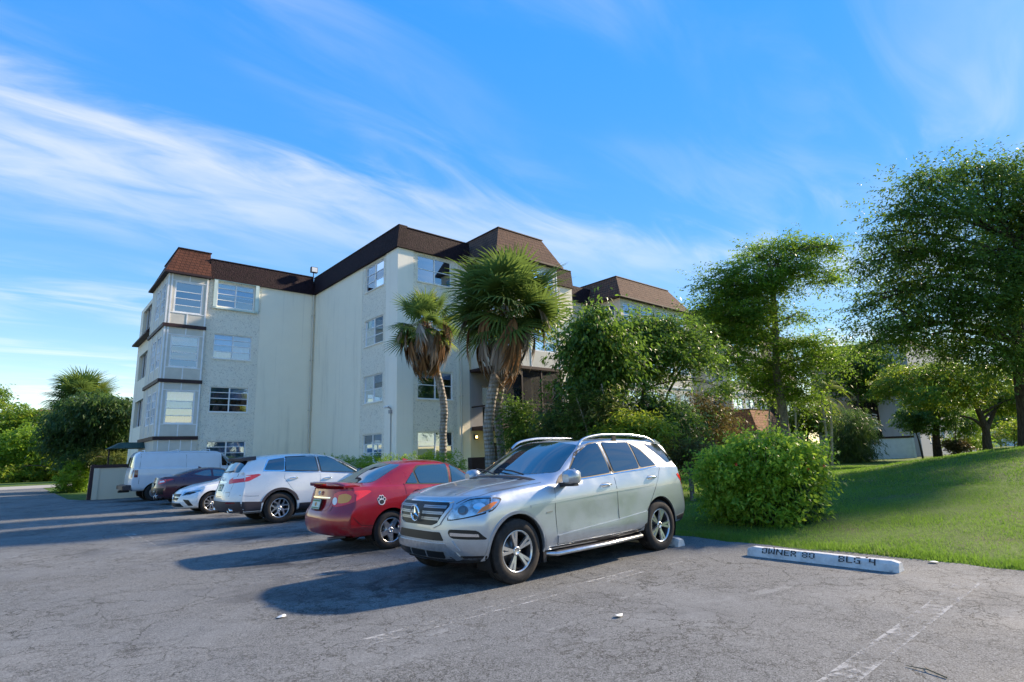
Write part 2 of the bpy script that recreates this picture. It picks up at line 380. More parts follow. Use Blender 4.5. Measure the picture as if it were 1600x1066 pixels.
class Skin:
    """lays panes, lamps, seams on a body surface: outlines are cut in a plane and dropped on the surface along a direction"""
    def __init__(s, bm): s.b = BVHTree.FromBMesh(bm)
    def hit(s, o, d):
        h = s.b.ray_cast(o, d)
        return h
    def patch(s, name, mat, parent, poly, view='side', off=.004, thick=.010, step=.05, yaw=0., sharp=30, mirror=False, holes=()):
        """view side: poly in (x,z) seen from +y; front: (y,z) seen from +x; rear: (y,z) from -x; top: (x,y); yaw turns the side view towards the nose"""
        bm = bmesh.new(); fl = bm.faces.new([bm.verts.new((p[0], p[1], 0)) for p in poly])
        xs = [p[0] for p in poly]; ys = [p[1] for p in poly]
        for ax, lo, hi in ((0, min(xs), max(xs)), (1, min(ys), max(ys))):
            n = int((hi-lo)/step)
            for i in range(1, n+1):
                q = lo+(hi-lo)*i/(n+1); co = (q, 0, 0) if ax == 0 else (0, q, 0); no = (1, 0, 0) if ax == 0 else (0, 1, 0)
                bmesh.ops.bisect_plane(bm, geom=bm.verts[:]+bm.edges[:]+bm.faces[:], plane_co=co, plane_no=no, dist=1e-5)
        if view == 'side': u, w, d = Vector((1, 0, 0)), Vector((0, 0, 1)), Vector((0, -1, 0))
        elif view == 'front': u, w, d = Vector((0, 1, 0)), Vector((0, 0, 1)), Vector((-1, 0, 0))
        elif view == 'rear': u, w, d = Vector((0, 1, 0)), Vector((0, 0, 1)), Vector((1, 0, 0))
        else: u, w, d = Vector((1, 0, 0)), Vector((0, 1, 0)), Vector((0, 0, -1))
        if yaw: rm = Matrix.Rotation(yaw, 3, 'Z'); u = rm @ u; d = rm @ d
        miss = []; nor = {}
        for v in bm.verts:
            o = u*v.co.x+w*v.co.y-d*6; h = s.hit(o, d)
            if h[0] is None: miss.append(v); continue
            n = h[1]
            if n.dot(d) > 0: n = -n
            v.co = h[0]+n*off; nor[v] = n
        if miss:
            good = [v for v in bm.verts if v not in miss]
            if len(miss) > len(good): bm.free(); return None
            bmesh.ops.delete(bm, geom=miss, context='VERTS')
        if thick:
            bm.verts.ensure_lookup_table(); top_faces = bm.faces[:]
            bd = [e for e in bm.edges if len(e.link_faces) == 1]; low = {}
            for e in bd:
                for v in e.verts:
                    if v not in low: low[v] = bm.verts.new(v.co-nor.get(v, -d)*thick)
            for e in bd:
                a, b = e.verts
                try: bm.faces.new((a, b, low[b], low[a]))
                except ValueError: pass
        bmesh.ops.recalc_face_normals(bm, faces=bm.faces)
        # make the outward side face outwards
        acc = sum((f.normal.dot(-d))*f.calc_area() for f in bm.faces)
        if acc < 0: bmesh.ops.reverse_faces(bm, faces=bm.faces)
        for f in bm.faces: f.smooth = True
        for e in bm.edges:
            if len(e.link_faces) == 2 and e.calc_face_angle(0) > R(sharp): e.smooth = False
        me = bpy.data.meshes.new(name); bm.to_mesh(me); bm.free(); me.materials.append(mat); o = link(name, me, parent)
        if mirror:
            m2 = me.copy(); m2.transform(Matrix.Scale(-1, 4, (0, 1, 0))); m2.flip_normals(); o2 = link(name, m2, parent)
            return o, o2
        return o
    def strip(s, name, mat, parent, line, view='side', w=.008, off=.0015, thick=.004, mirror=True, yaw=0., sub=6):
        """a thin line (seam, trim) following the surface"""
        P = [Vector((p[0], p[1])) for p in line]; L = []; 
        for i in range(len(P)-1):
            for k in range(sub): L.append(P[i].lerp(P[i+1], k/sub))
        L.append(P[-1]); a = []; b = []
        for i, p in enumerate(L):
            t = (L[min(i+1, len(L)-1)]-L[max(i-1, 0)]).normalized(); n = Vector((-t.y, t.x)); a.append(p+n*w/2); b.append(p-n*w/2)
        return s.patch(name, mat, parent, [tuple(q) for q in a]+[tuple(q) for q in b[::-1]], view, off, thick, 9., yaw, mirror=mirror)
def arc(cx, cz, r, a0, a1, n=20): return [(cx+r*math.cos(R(a0+(a1-a0)*i/n)), cz+r*math.sin(R(a0+(a1-a0)*i/n))) for i in range(n+1)]
def smooth_poly(pts, n=4, tens=.5):
    """closed Catmull-Rom rounding of an outline"""
    m = len(pts); o = []
    for i in range(m):
        p0, p1, p2, p3 = (np.array(pts[(i+k) % m], float) for k in (-1, 0, 1, 2))
        for k in range(n):
            t = k/n; q = .5*((2*p1)+(-p0+p2)*t+(2*p0-5*p1+4*p2-p3)*t*t+(-p0+3*p1-3*p2+p3)*t**3); o.append((1-tens)*(p1+(p2-p1)*t)+tens*q)
    return [tuple(q) for q in o]
def rounded(pts, r=.03, n=4):
    """round the corners of an outline with radius r"""
    m = len(pts); o = []
    for i in range(m):
        p0, p1, p2 = (Vector(pts[(i+k) % m]) for k in (-1, 0, 1)); a = (p0-p1); b = (p2-p1); q = min(r, a.length*.45, b.length*.45); A = p1+a.normalized()*q; B = p1+b.normalized()*q
        for k in range(n+1):
            t = k/n; o.append(tuple(A*(1-t)**2+p1*2*t*(1-t)+B*t*t))
    return o
# ------------------------------------------------------------------ wheels
def wheel_meshes(key, Rt, Rr, w, style, rim_mat):
    t = MB(); h = w/2
    t.lathe([(-h*.78, Rr*.97), (-h*.95, Rr*1.03), (-h, Rr*1.16), (-h*.97, (Rr+Rt)/2+.01), (-h*.86, Rt*.965), (-h*.74, Rt*.99), (-h*.5, Rt), (-h*.47, Rt*.985), (-h*.43, Rt*.985), (-h*.4, Rt), (-h*.08, Rt), (-h*.05, Rt*.985), (h*.05, Rt*.985), (h*.08, Rt), (h*.4, Rt), (h*.43, Rt*.985), (h*.47, Rt*.985), (h*.5, Rt),
             (h*.74, Rt*.99), (h*.86, Rt*.965), (h*.97, (Rr+Rt)/2+.01), (h, Rr*1.16), (h*.95, Rr*1.03), (h*.78, Rr*.97)], 48)
    # shoulder tread blocks
    for sgn in (-1, 1):
        for k in range(40):
            a = 2*math.pi*k/40; ca, sa = math.cos(a), math.sin(a); cb, sb = math.cos(a+.10), math.sin(a+.10)
            y0, y1 = sgn*h*.56, sgn*h*.80; r0, r1 = Rt*.97, Rt*1.003; r1b = Rt*.985
            t.hexa([(r0*ca, y0, r0*sa), (r0*cb, y0, r0*sb), (r0*cb, y1, r0*sb), (r0*ca, y1, r0*sa), (r1*ca, y0, r1*sa), (r1*cb, y0, r1*sb), (r1b*cb, y1, r1b*sb), (r1b*ca, y1, r1b*sa)])
    b = MB()  # barrel and brake disc, open to +y
    b.lathe([(-h*.8, Rr*.98), (-h*.5, Rr*.86), (h*.5, Rr*.88), (h*.74, Rr*.90)], 40)
    b.lathe([(h*.05, .0), (h*.05, Rr*.66), (-h*.05, Rr*.66), (-h*.05, 0)], 36)
    r = MB(); yo = h*.86
    r.lathe([(h*.70, Rr*.90), (yo*.98, Rr*.92), (yo*1.03, Rr*.955), (yo*1.02, Rr*.985), (h*.8, Rr*1.0), (h*.6, Rr*.985)], 48)
    def spoke(a, w0, w1, r0, r1, yin=.80, yout=.98, skew=0.):
        ca, sa = math.cos(a), math.sin(a); 
        def P(rad, off, y): return (ca*rad-sa*off, y, sa*rad+ca*off)
        for (ra, wa, ya, oa), (rb, wb, yb, ob) in (((r0, w0, yo*yin, 0), ((r0+r1)/2, (w0+w1)/2, yo*(yin+yout)/2*1.01, skew*.5)), (((r0+r1)/2, (w0+w1)/2, yo*(yin+yout)/2*1.01, skew*.5), (r1, w1, yo*yout, skew))):
            d = .026
            r.hexa([P(ra, oa-wa*1.15, ya-d), P(rb, ob-wb*1.15, yb-d), P(rb, ob+wb*1.15, yb-d), P(ra, oa+wa*1.15, ya-d), P(ra, oa-wa*.8, ya), P(rb, ob-wb*.8, yb), P(rb, ob+wb*.8, yb), P(ra, oa+wa*.8, ya)])
    if style == 'twin5':
        for k in range(5):
            a = math.pi/2+2*math.pi*k/5
            for sg in (-1, 1): spoke(a+sg*.085, .015, .024, Rr*.20, Rr*.93, .84, .99, sg*.014)
    elif style == 'y5':
        for k in range(5):
            a = math.pi/2+2*math.pi*k/5; spoke(a, .042, .034, Rr*.18, Rr*.55, .82, .9)
            for sg in (-1, 1): spoke(a+sg*.06, .022, .026, Rr*.45, Rr*.94, .88, .98, sg*.085)
    elif style == 'five':
        for k in range(5): spoke(math.pi/2+2*math.pi*k/5, .05, .035, Rr*.2, Rr*.94, .82, .97)
    elif style == 'multi':
        for k in range(10): spoke(2*math.pi*k/10, .018, .022, Rr*.2, Rr*.94, .84, .98)
    else:
        r.lathe([(yo*.7, Rr*.9), (yo*.8, Rr*.7), (yo*.62, Rr*.45), (yo*.95, Rr*.3), (yo*.98, 0)], 32)
    r.lathe([(yo*.72, Rr*.22), (yo*.86, Rr*.215), (yo*.90, Rr*.17), (yo*.90, Rr*.14), (yo*.87, Rr*.13), (yo*.87, 0)], 28)
    for k in range(5):
        a = math.pi/2+math.pi/5+2*math.pi*k/5; cx, cz = math.cos(a)*Rr*.17, math.sin(a)*Rr*.17
        r.lathe([(yo*.80, .011), (yo*.90, .010), (yo*.90, 0)], 8, c=(cx, 0, cz))
    return (b.mesh('wheel', M['alloy_dark']), t.mesh('tyre', M['rubber']), r.mesh('rim', M[rim_mat]))
def add_wheels(root, axles, track, Rt, Rr, w, style, rim_mat, spin=(0, .4, 1.1, .7), steer=0.):
    ms = wheel_meshes('w', Rt, Rr, w, style, rim_mat); i = 0
    for x in axles:
        for sg in (1, -1):
            o = link('wheel', ms[0], root, (x, sg*(track/2), Rt-.006), (0, spin[i], 0 if sg > 0 else math.pi)); i += 1
            if x > 0 and steer: o.rotation_euler[2] += steer
            link('tyre', ms[1], o); link('rim', ms[2], o)
def wells(axles, r, Rt, halfw, depth=.34):
    c = MB()
    for x in axles:
        for sg in (-1, 1):
            a = np.linspace(0, 2*math.pi, 40, endpoint=False); n = 40
            vs = [(x+r*math.cos(t), sg*(halfw-depth), Rt+r*math.sin(t)) for t in a]+[(x+r*math.cos(t), sg*(halfw+.4), Rt+r*math.sin(t)) for t in a]
            c.add(vs, [tuple(range(n))[::-1], tuple(range(n, 2*n))]+[(k, (k+1) % n, n+(k+1) % n, n+k) for k in range(n)])
    return c
def liners(root, axles, r, Rt, halfw, depth=.33):
    for x in axles:
        for sg in (-1, 1):
            b = MB(); q = r-.004; b.lathe([(0, 0), (0, q), (depth-.045, q)], 40, c=(x, 0, Rt)); 
            b.v = [(v[0], sg*(halfw-depth+.006+v[1]), max(v[2], .17)) for v in b.v]; b.build('wheel_arch_liner', M['well_black'], root)

# ------------------------------------------------------------------ ground materials
def asphalt_mat():
    k = NM('asphalt'); v = k.co('Position'); 
    wob = k.noise(v, 1.7, 7, .68, out='Color'); vv = k.n('ShaderNodeVectorMath', operation='ADD'); k.put(vv.inputs[0], v)
    sc = k.n('ShaderNodeVectorMath', operation='SCALE'); k.put(sc.inputs[0], wob); sc.inputs['Scale'].default_value = .75; k.put(vv.inputs[1], sc.outputs[0]); w = vv.outputs[0]
    agg = k.noise(v, 95, 3, .7); speck = k.voro(v, 120, 'F1', 'Color'); sp = k.n('ShaderNodeSeparateColor'); k.put(sp.inputs[0], speck)
    c = k.mix(k.ramp(agg, .32, .68), (.080, .084, .082), (.182, .187, .183))
    c = k.mix(k.ramp(sp.outputs[0], .62, .95, 0, .55), c, (.29, .295, .30))
    c = k.mix(k.ramp(sp.outputs[1], .80, .96, 0, .7), c, (.012, .012, .013))
    # pale worn film and darker patches
    pale = k.math('MULTIPLY', k.ramp(k.noise(v, .22, 6, .62, .6), .42, .66), k.ramp(k.noise(v, 3.1, 6, .7), .25, .75))
    c = k.mix(k.math('MULTIPLY', pale, .75), c, (.235, .245, .245))
    dark = k.ramp(k.noise(w, .42, 6, .6, .4), .54, .70, 0, .62)
    c = k.mix(dark, c, (.060, .062, .066))
    # oil-stained parking bays
    s2 = k.n('ShaderNodeSeparateXYZ'); k.put(s2.inputs[0], v)
    bay = k.math('MULTIPLY', k.ramp(s2.outputs[0], 1.6, 3.4), k.ramp(s2.outputs[0], 8.4, 6.2))
    ph = k.math('SUBTRACT', k.math('FRACT', k.math('DIVIDE', k.math('SUBTRACT', s2.outputs[1], 1.65), 3.06)), .5)
    cen = k.ramp(k.math('ABSOLUTE', ph), .34, .10)
    oil = k.math('MULTIPLY', k.math('MULTIPLY', k.math('MULTIPLY', bay, cen), k.ramp(s2.outputs[1], 4.3, 5.4, .12, 1.)), k.ramp(k.noise(v, 1.6, 7, .68, .8), .44, .58))
    c = k.mix(k.math('MULTIPLY', oil, .80), c, (.024, .026, .031))
    # scuffed light smears across the bays
    sm = k.noise(k.co('Position', (.5, 2.6, 1), (0, 0, R(-62))), 1.5, 8, .72, .5)
    c = k.mix(k.math('MULTIPLY', k.ramp(sm, .60, .74), k.math('MULTIPLY', bay, .55)), c, (.30, .31, .305))
    # cracks, two sizes
    e1 = k.voro(w, 1.15, 'DISTANCE_TO_EDGE'); e2 = k.voro(w, 3.3, 'DISTANCE_TO_EDGE'); e3 = k.voro(w, 8.5, 'DISTANCE_TO_EDGE')
    m2 = k.ramp(k.noise(v, .5, 4, .6), .40, .60); m3 = k.ramp(k.noise(v, .8, 4, .6, 1.), .50, .66)
    c1 = k.math('MULTIPLY', k.ramp(e1, .010, .002), k.ramp(k.noise(v, .35, 4, .6, 1.), .42, .56)); c2 = k.math('MULTIPLY', k.ramp(e2, .018, .003), m2); c3 = k.math('MULTIPLY', k.ramp(e3, .040, .006), m3)
    cr = k.math('MAXIMUM', c1, k.math('MAXIMUM', c2, k.math('MULTIPLY', c3, .8)))
    c = k.mix(k.math('MULTIPLY', cr, .80), c, (.012, .012, .012))
    hgt = k.math('SUBTRACT', k.math('MULTIPLY', agg, .35), cr)
    n = k.bump(hgt, .75, .012)
    M['asphalt'] = k.done(k.bsdf(c, k.ramp(k.noise(v, .6, 4, .6), .3, .7, .72, .92), 0, .35, n))
asphalt_mat()
def grass_mat():
    k = NM('lawn'); v = k.co('Position')
    c = k.mix(k.ramp(k.noise(v, .55, 6, .65), .3, .7), (.070, .125, .02), (.125, .20, .032))
    c = k.mix(k.ramp(k.noise(v, 14, 4, .7), .35, .75, 0, .6), c, (.018, .035, .008))
    bare = k.math('MULTIPLY', k.ramp(k.noise(v, .8, 6, .65, .4), .54, .68), .75); c = k.mix(bare, c, (.105, .085, .055))
    M['lawn'] = k.done(k.bsdf(c, .9, 0, .2, k.bump(k.noise(v, 30, 5, .7), .6, .03)))
grass_mat()
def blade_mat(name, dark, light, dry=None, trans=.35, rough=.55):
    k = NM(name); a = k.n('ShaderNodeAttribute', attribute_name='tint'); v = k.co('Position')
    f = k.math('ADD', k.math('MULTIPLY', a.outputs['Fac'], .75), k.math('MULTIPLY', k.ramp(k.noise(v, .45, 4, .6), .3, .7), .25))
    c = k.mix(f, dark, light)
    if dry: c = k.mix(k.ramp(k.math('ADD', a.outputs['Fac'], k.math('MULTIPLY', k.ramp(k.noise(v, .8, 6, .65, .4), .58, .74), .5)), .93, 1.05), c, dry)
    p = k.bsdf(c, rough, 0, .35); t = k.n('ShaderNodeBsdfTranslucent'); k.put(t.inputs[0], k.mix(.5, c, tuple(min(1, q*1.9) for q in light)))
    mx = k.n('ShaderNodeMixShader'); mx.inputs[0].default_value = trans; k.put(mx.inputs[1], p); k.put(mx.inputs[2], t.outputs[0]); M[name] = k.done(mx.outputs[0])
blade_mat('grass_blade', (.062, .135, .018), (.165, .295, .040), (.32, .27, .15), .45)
def stripe_mat(name, amount):
    k = NM(name); v = k.co('Position'); a = k.n('ShaderNodeAttribute', attribute_name='edge')
    w = k.math('ADD', k.noise(v, 13, 8, .8), k.math('MULTIPLY', k.math('SUBTRACT', k.noise(v, 1.3, 5, .6), .5), .9))
    w = k.math('ADD', w, k.math('MULTIPLY', a.outputs['Fac'], .16))
    al = k.ramp(w, amount-.04, amount+.20, 0, .68)
    c = k.mix(k.noise(v, 60, 3, .7), (.34, .34, .33), (.62, .62, .60))
    e = k.voro(v, 4.5, 'DISTANCE_TO_EDGE'); al = k.math('MULTIPLY', al, k.ramp(e, .008, .03))
    M[name] = k.done(k.bsdf(c, .85, 0, .3, alpha=al))
stripe_mat('stripe_paint', .565)

# ------------------------------------------------------------------ terrain
def sstep(a, b, x): t = np.clip((x-a)/(b-a), 0, 1); return t*t*(3-2*t)
def terrain_z(x, y):
    x = np.asarray(x, float); y = np.asarray(y, float)
    lift = sstep(8.9, 10.2, x)*.07
    mound = 1.15*sstep(9.6, 27, x)*(1-sstep(1.5, 12.5, y))*(1-.25*sstep(40, 70, x))
    rip = .03*np.sin(x*1.3+y*.7)*np.sin(y*.9-x*.3)*sstep(9.5, 12, x)
    return -.03+lift+.03*sstep(8.7, 9.1, x)+mound+rip
def axis_pts(bands):
    o = []
    for a, b, s in bands: o += list(np.arange(a, b, s))
    o.append(bands[-1][1]); return np.array(o)
gx = axis_pts([(-2500, -200, 300), (-200, -40, 20), (-40, 6, 4), (6, 30, .4), (30, 70, 1.5), (70, 200, 10), (200, 2600, 300)])
gy = axis_pts([(-2500, -200, 300), (-200, -20, 12), (-20, 24, .45), (24, 60, 3), (60, 200, 12), (200, 2600, 300)])
GX, GY = np.meshgrid(gx, gy, indexing='ij'); Vg = np.stack([GX, GY, terrain_z(GX, GY)], -1).reshape(-1, 3); nx, ny = len(gx), len(gy)
ii, jj = np.meshgrid(np.arange(nx-1), np.arange(ny-1), indexing='ij'); b0 = (ii*ny+jj).ravel()
tag(link('ground', np_mesh('ground', Vg, np.stack([b0, b0+ny, b0+ny+1, b0+1], 1), M['lawn'], True)), kind='structure')
# asphalt sheet with a ragged lawn edge, and the drive that runs on past the low wall
re = random.Random(3)
edge = []
y = -60.
ph_ = [re.random()*6 for _ in range(4)]
while y < 33.6:
    edge.append((8.92+.05*math.sin(y*2.1+ph_[0])+.035*math.sin(y*5.3+ph_[1])+.02*math.sin(y*13+ph_[2])+re.uniform(-.02, .02), y)); y += .16
poly = edge+[(8.9, 33.6), (3.4, 34.0), (2.6, 34.6), (2.2, 36.5), (2.0, 62), (-60, 62), (-60, -60)]
b = MB(); b.add([(p[0], p[1], .004) for p in poly], [tuple(range(len(poly)))])
me = b.mesh('parking_lot', M['asphalt'], fix=False); bm = bmesh.new(); bm.from_mesh(me); bmesh.ops.triangulate(bm, faces=bm.faces)
for f in bm.faces:
    if f.normal.z < 0: f.normal_flip()
bm.to_mesh(me); bm.free(); tag(link('parking_lot', me), kind='structure')
simple('concrete_pale', (.34, .32, .27), .9, var=.15, bump=.2, bscale=30)
b = MB(); b.add([(-80, 62, .006), (9, 62, .006), (9, 73, .006), (-80, 73, .006)], [(0, 1, 2, 3)]); tag(b.build('cross_road', M['concrete_pale'], fix=False), kind='structure')
# worn bay lines
def stripe(x0, x1, yc, w, along='x'):
    n = 40; vs = []; ed = []; fs = []
    for i in range(n+1):
        t = x0+(x1-x0)*i/n
        for j, q in enumerate((-.5, -.26, .26, .5)):
            p = (t, yc+q*w, .0075) if along == 'x' else (yc+q*w, t, .0075); vs.append(p); ed.append(1. if j in (0, 3) else (.55 if False else 0.))
    for i in range(n):
        for j in range(3):
            f = (i*4+j, (i+1)*4+j, (i+1)*4+j+1, i*4+j+1); fs.append(f if along == 'x' else f[::-1])
    me = np_mesh('bay_line', vs, fs, M['stripe_paint'], attr={'edge': ed}); return tag(link('bay_line', me), kind='structure')
for yy in (1.66, 4.68, 7.80, 10.85, 13.90, 16.95, 20.0, 23.05, 26.1, 29.15): stripe(2.35, 7.85, yy, .19)
stripe(12.8, 20.4, 2.15, .16, 'y')

# ------------------------------------------------------------------ wheel stops
simple('stop_concrete', (.56, .56, .55), .9, var=.14, vscale=9, bump=.5, bscale=40, dirt=((.15, .14, .13), .85), dscale=7)
simple('stencil_black', (.015, .015, .02), .7)
simple('rust', (.16, .05, .02), .8)
GL = {'O': ['0111', '1001', '1001', '1001', '1001', '1001', '1110'], 'W': ['10001', '10001', '10101', '10101', '10101', '11011', '10001'], 'N': ['10001', '11001', '11001', '10101', '10011', '10011', '10001'],
      'E': ['1111', '1000', '1000', '1110', '1000', '1000', '1111'], 'R': ['1110', '1001', '1001', '1110', '1010', '1001', '1001'], '8': ['0110', '1001', '1001', '0110', '1001', '1001', '0110'], '0': ['0110', '1001', '1001', '1001', '1001', '1001', '0110'],
      'B': ['1110', '1001', '1001', '1110', '1001', '1001', '1110'], 'L': ['1000', '1000', '1000', '1000', '1000', '1000', '1111'], 'G': ['0111', '1000', '1000', '1011', '1001', '1001', '0111'], '4': ['1001', '1001', '1001', '1111', '0001', '0001', '0001'], ' ': ['000']*7}
def wheel_stop(x, y0, y1, label, text=None):
    root = thing('wheel_stop', label, 'wheel stop', (x, (y0+y1)/2, 0), 0, 'concrete wheel stops')
    L = (y1-y0)/2; h, w0, w1 = .125, .105, .060; b = MB(); n = 24; vs = []
    rr = random.Random(int(y0*10))
    for i in range(n+1):
        t = -L+2*L*i/n; e = min(1, (L-abs(t))/.05); hh = h*(.82+.18*e)+rr.uniform(-.003, .003); j = rr.uniform(-.004, .004)
        vs += [(-w0*(.9+.1*e)+j, t, .006), (-w1*1.25+j, t, hh*.72), (-w1+.01+j, t, hh), (w1-.01+j, t, hh), (w1*1.25+j, t, hh*.72), (w0*(.9+.1*e)+j, t, .006)]
    b.add(vs, [(i*6+k, i*6+k+1, (i+1)*6+k+1, (i+1)*6+k) for i in range(n) for k in range(5)]+[(i*6+5, i*6, (i+1)*6, (i+1)*6+5) for i in range(n)]); b.add(vs[:6], [tuple(range(6))]); b.add(vs[-6:], [tuple(range(6))])
    b.build('stop_block', M['stop_concrete'], root)
    for q in (-.62, .62):
        c = MB(); c.lathe([(h-.03, .013), (h+.006, .013), (h+.008, .0)], 10, 'z'); c.build('steel_pin', M['rust'], root, (0, q*L, 0))
    if text:
        # stencilled letters on the face towards the drive; reading direction runs to -y
        for word, start in text:
            cur = start
            for ch in word:
                g = GL[ch]; cols = len(g[0]); cw = .0175; s = MB()
                for r_, row in enumerate(g):
                    for c_, bit in enumerate(row):
                        if bit != '1': continue
                        if ch in 'OGB08R' and r_ == 3 and c_ in (0,) : continue
                        y_a = cur-c_*cw; y_b = y_a-cw*.96
                        # the letter climbs from the sloping face onto the top
                        def pt(f):   # f 0..1 from foot to head along the face profile
                            P0, P1, P2 = Vector((-w0, 0, .010)), Vector((-w1*1.25, 0, h*.72)), Vector((-w1+.012, 0, h))
                            return P0.lerp(P1, f/.7) if f < .7 else P1.lerp(P2, (f-.7)/.3)
                        f0 = .38+.60*(6-r_)/7; f1 = .38+.60*(6-r_+.96)/7; a_, b_ = pt(f0), pt(f1); nn = Vector((-.0065, 0, .0065))
                        s.add([(a_.x+nn.x, y_a, a_.z+nn.z), (a_.x+nn.x, y_b, a_.z+nn.z), (b_.x+nn.x, y_b, b_.z+nn.z), (b_.x+nn.x, y_a, b_.z+nn.z)], [(0, 1, 2, 3)])
                if s.v: s.build('stencil_letter', M['stencil_black'], root, fix=False)
                cur -= (cols+1.0)*cw if ch != ' ' else .06
    return root
wheel_stop(7.98, 2.32, 4.15, 'white concrete wheel stop stencilled OWNER 80 BLG 4', [('OWNER', .70), ('80', .17), ('BLG', -.27), ('4', -.61)])
wheel_stop(8.02, 5.28, 7.11, 'white concrete wheel stop behind the silver SUV rear wheel')
wheel_stop(7.98, 11.4, 13.2, 'white concrete wheel stop in the empty bay beside the red sedan')
# litter
simple('paper', (.75, .74, .70), .8)
for (px, py, s_, lab) in ((967, 963, .045, 'white paper scrap on the asphalt near the bay line'), (441, 964, .05, 'pale flattened scrap on the asphalt in the sunlit drive'), (1459, 879, .08, 'white scrap at the lawn edge beyond the wheel stop')):
    p = on_ground(px, py, .012); b = MB(); rr = random.Random(px); 
    b.add([(s_*math.cos(a)*rr.uniform(.6, 1.3), s_*math.sin(a)*rr.uniform(.5, 1.), rr.uniform(.0, .02)) for a in np.linspace(0, 2*math.pi, 7, endpoint=False)]+[(0, 0, .02)], [(k, (k+1) % 7, 7) for k in range(7)]); tag(b.build('paper_scrap', M['paper'], None, p, fix=False), lab, 'litter')
simple('dry_wood', (.22, .17, .11), .9)
p = on_ground(1480, 1062); b = MB(); b.tube([(0, 0, .012), (.05, .11, .02), (.06, .24, .012)], [.006, .005, .003], 5); b.tube([(.05, .11, .02), (.12, .15, .014)], [.004, .002], 5); tag(b.build('twig', M['dry_wood'], None, p), 'small dry twig on the asphalt beside the worn bay line', 'twig')

# ------------------------------------------------------------------ lawn blades
def blades(name, x0, x1, y0, y1, n, h, w, seed, inside=None):
    g = np.random.default_rng(seed); x = g.uniform(x0, x1, n); y = g.uniform(y0, y1, n)
    m = np.ones(n, bool) if inside is None else inside(x, y)
    dens = np.sin(x*1.9+np.sin(y*1.3)*2)*np.sin(y*2.3+x*.6); m &= g.random(n) < (.62+.38*dens)
    x, y = x[m], y[m]; n = len(x); z = terrain_z(x, y)
    hh = h*g.uniform(.45, 1.25, n)*(1+.35*np.sin(x*2.2+y)*np.sin(y*1.7)); a = g.uniform(0, 2*np.pi, n); lean = g.uniform(.25, 1.0, n)*hh; la = g.uniform(0, 2*np.pi, n)
    ca, sa = np.cos(a)*w, np.sin(a)*w; P = np.stack([x, y, z-.01], 1)
    A = P+np.stack([ca, sa, 0*ca], 1); B = P-np.stack([ca, sa, 0*ca], 1); T = P+np.stack([np.cos(la)*lean, np.sin(la)*lean, hh], 1)
    V = np.stack([A, B, T], 1).reshape(-1, 3); F = np.arange(3*n).reshape(-1, 3); t = np.repeat(g.random(n), 3)
    return tag(link(name, np_mesh(name, V, F, M['grass_blade'], attr={'tint': t})), kind='stuff')
E_ = np.array(edge)
def lawn_in(x, y): return x > np.interp(y, E_[:, 1], E_[:, 0])-.03
tag(blades('lawn_grass', 8.8, 17, -4, 10, 210000, .052, .0045, 1, lawn_in), 'short green lawn grass on the mound beside the parking bays', 'grass')
tag(blades('lawn_grass', 16.5, 40, -3, 18, 200000, .075, .010, 2), 'short green lawn grass farther up the mound towards the trees', 'grass')
tag(blades('lawn_grass', 8.8, 13.0, 9.5, 33, 60000, .07, .007, 3, lawn_in), 'strip of lawn grass between the parked cars and the building', 'grass')
tag(blades('lawn_grass', 8.78, 9.35, -4, 10, 26000, .085, .006, 4, lambda x, y: lawn_in(x+.10*np.sin(y*3.1)*np.sin(y*1.3), y)), 'ragged fringe of longer grass along the edge of the asphalt', 'grass')

# ------------------------------------------------------------------ building materials
def stucco(name, col, bscale, bstr, var=.05, stain=.22):
    k = NM(name); v = k.co('Position'); c = k.mix(k.noise(v, 1.2, 6, .6), tuple(q*(1-var) for q in col), tuple(q*(1+var) for q in col))
    st = k.noise(k.co('Position', (1, 1, .10)), 1.1, 7, .68); c = k.mix(k.ramp(st, .50, .76, 0, stain*1.5), c, (.30, .28, .24)); c = k.mix(k.ramp(k.noise(k.co('Position', (3., 3., .05)), 2.2, 6, .6), .60, .78, 0, stain*1.3), c, (.36, .34, .30))
    M[name] = k.done(k.bsdf(c, .9, 0, .25, k.bump(k.noise(v, bscale, 4, .65), bstr, .01)))
stucco('wall_cream', (.90, .825, .68), 45, .25); stucco('wall_pilaster', (.88, .83, .73), 45, .2); stucco('wall_beige', (.62, .54, .42), 40, .3); stucco('wall_grey', (.40, .40, .40), 40, .3)
def pebble():
    k = NM('pebble_dash'); v = k.co('Position'); n1 = k.noise(v, 11, 4, .65, 1.6); n2 = k.voro(v, 17, 'F1', 'Distance'); h = k.math('ADD', k.ramp(n1, .42, .58), k.math('MULTIPLY', n2, .5))
    c = k.mix(k.ramp(n1, .36, .47), (.58, .53, .45), (.88, .82, .70)); c = k.mix(k.ramp(k.noise(k.co('Position', (1, 1, .15)), .9, 6, .65), .5, .8, 0, .3), c, (.33, .31, .27))
    M['pebble_dash'] = k.done(k.bsdf(c, .92, 0, .2, k.bump(h, .42, .035)))
pebble()
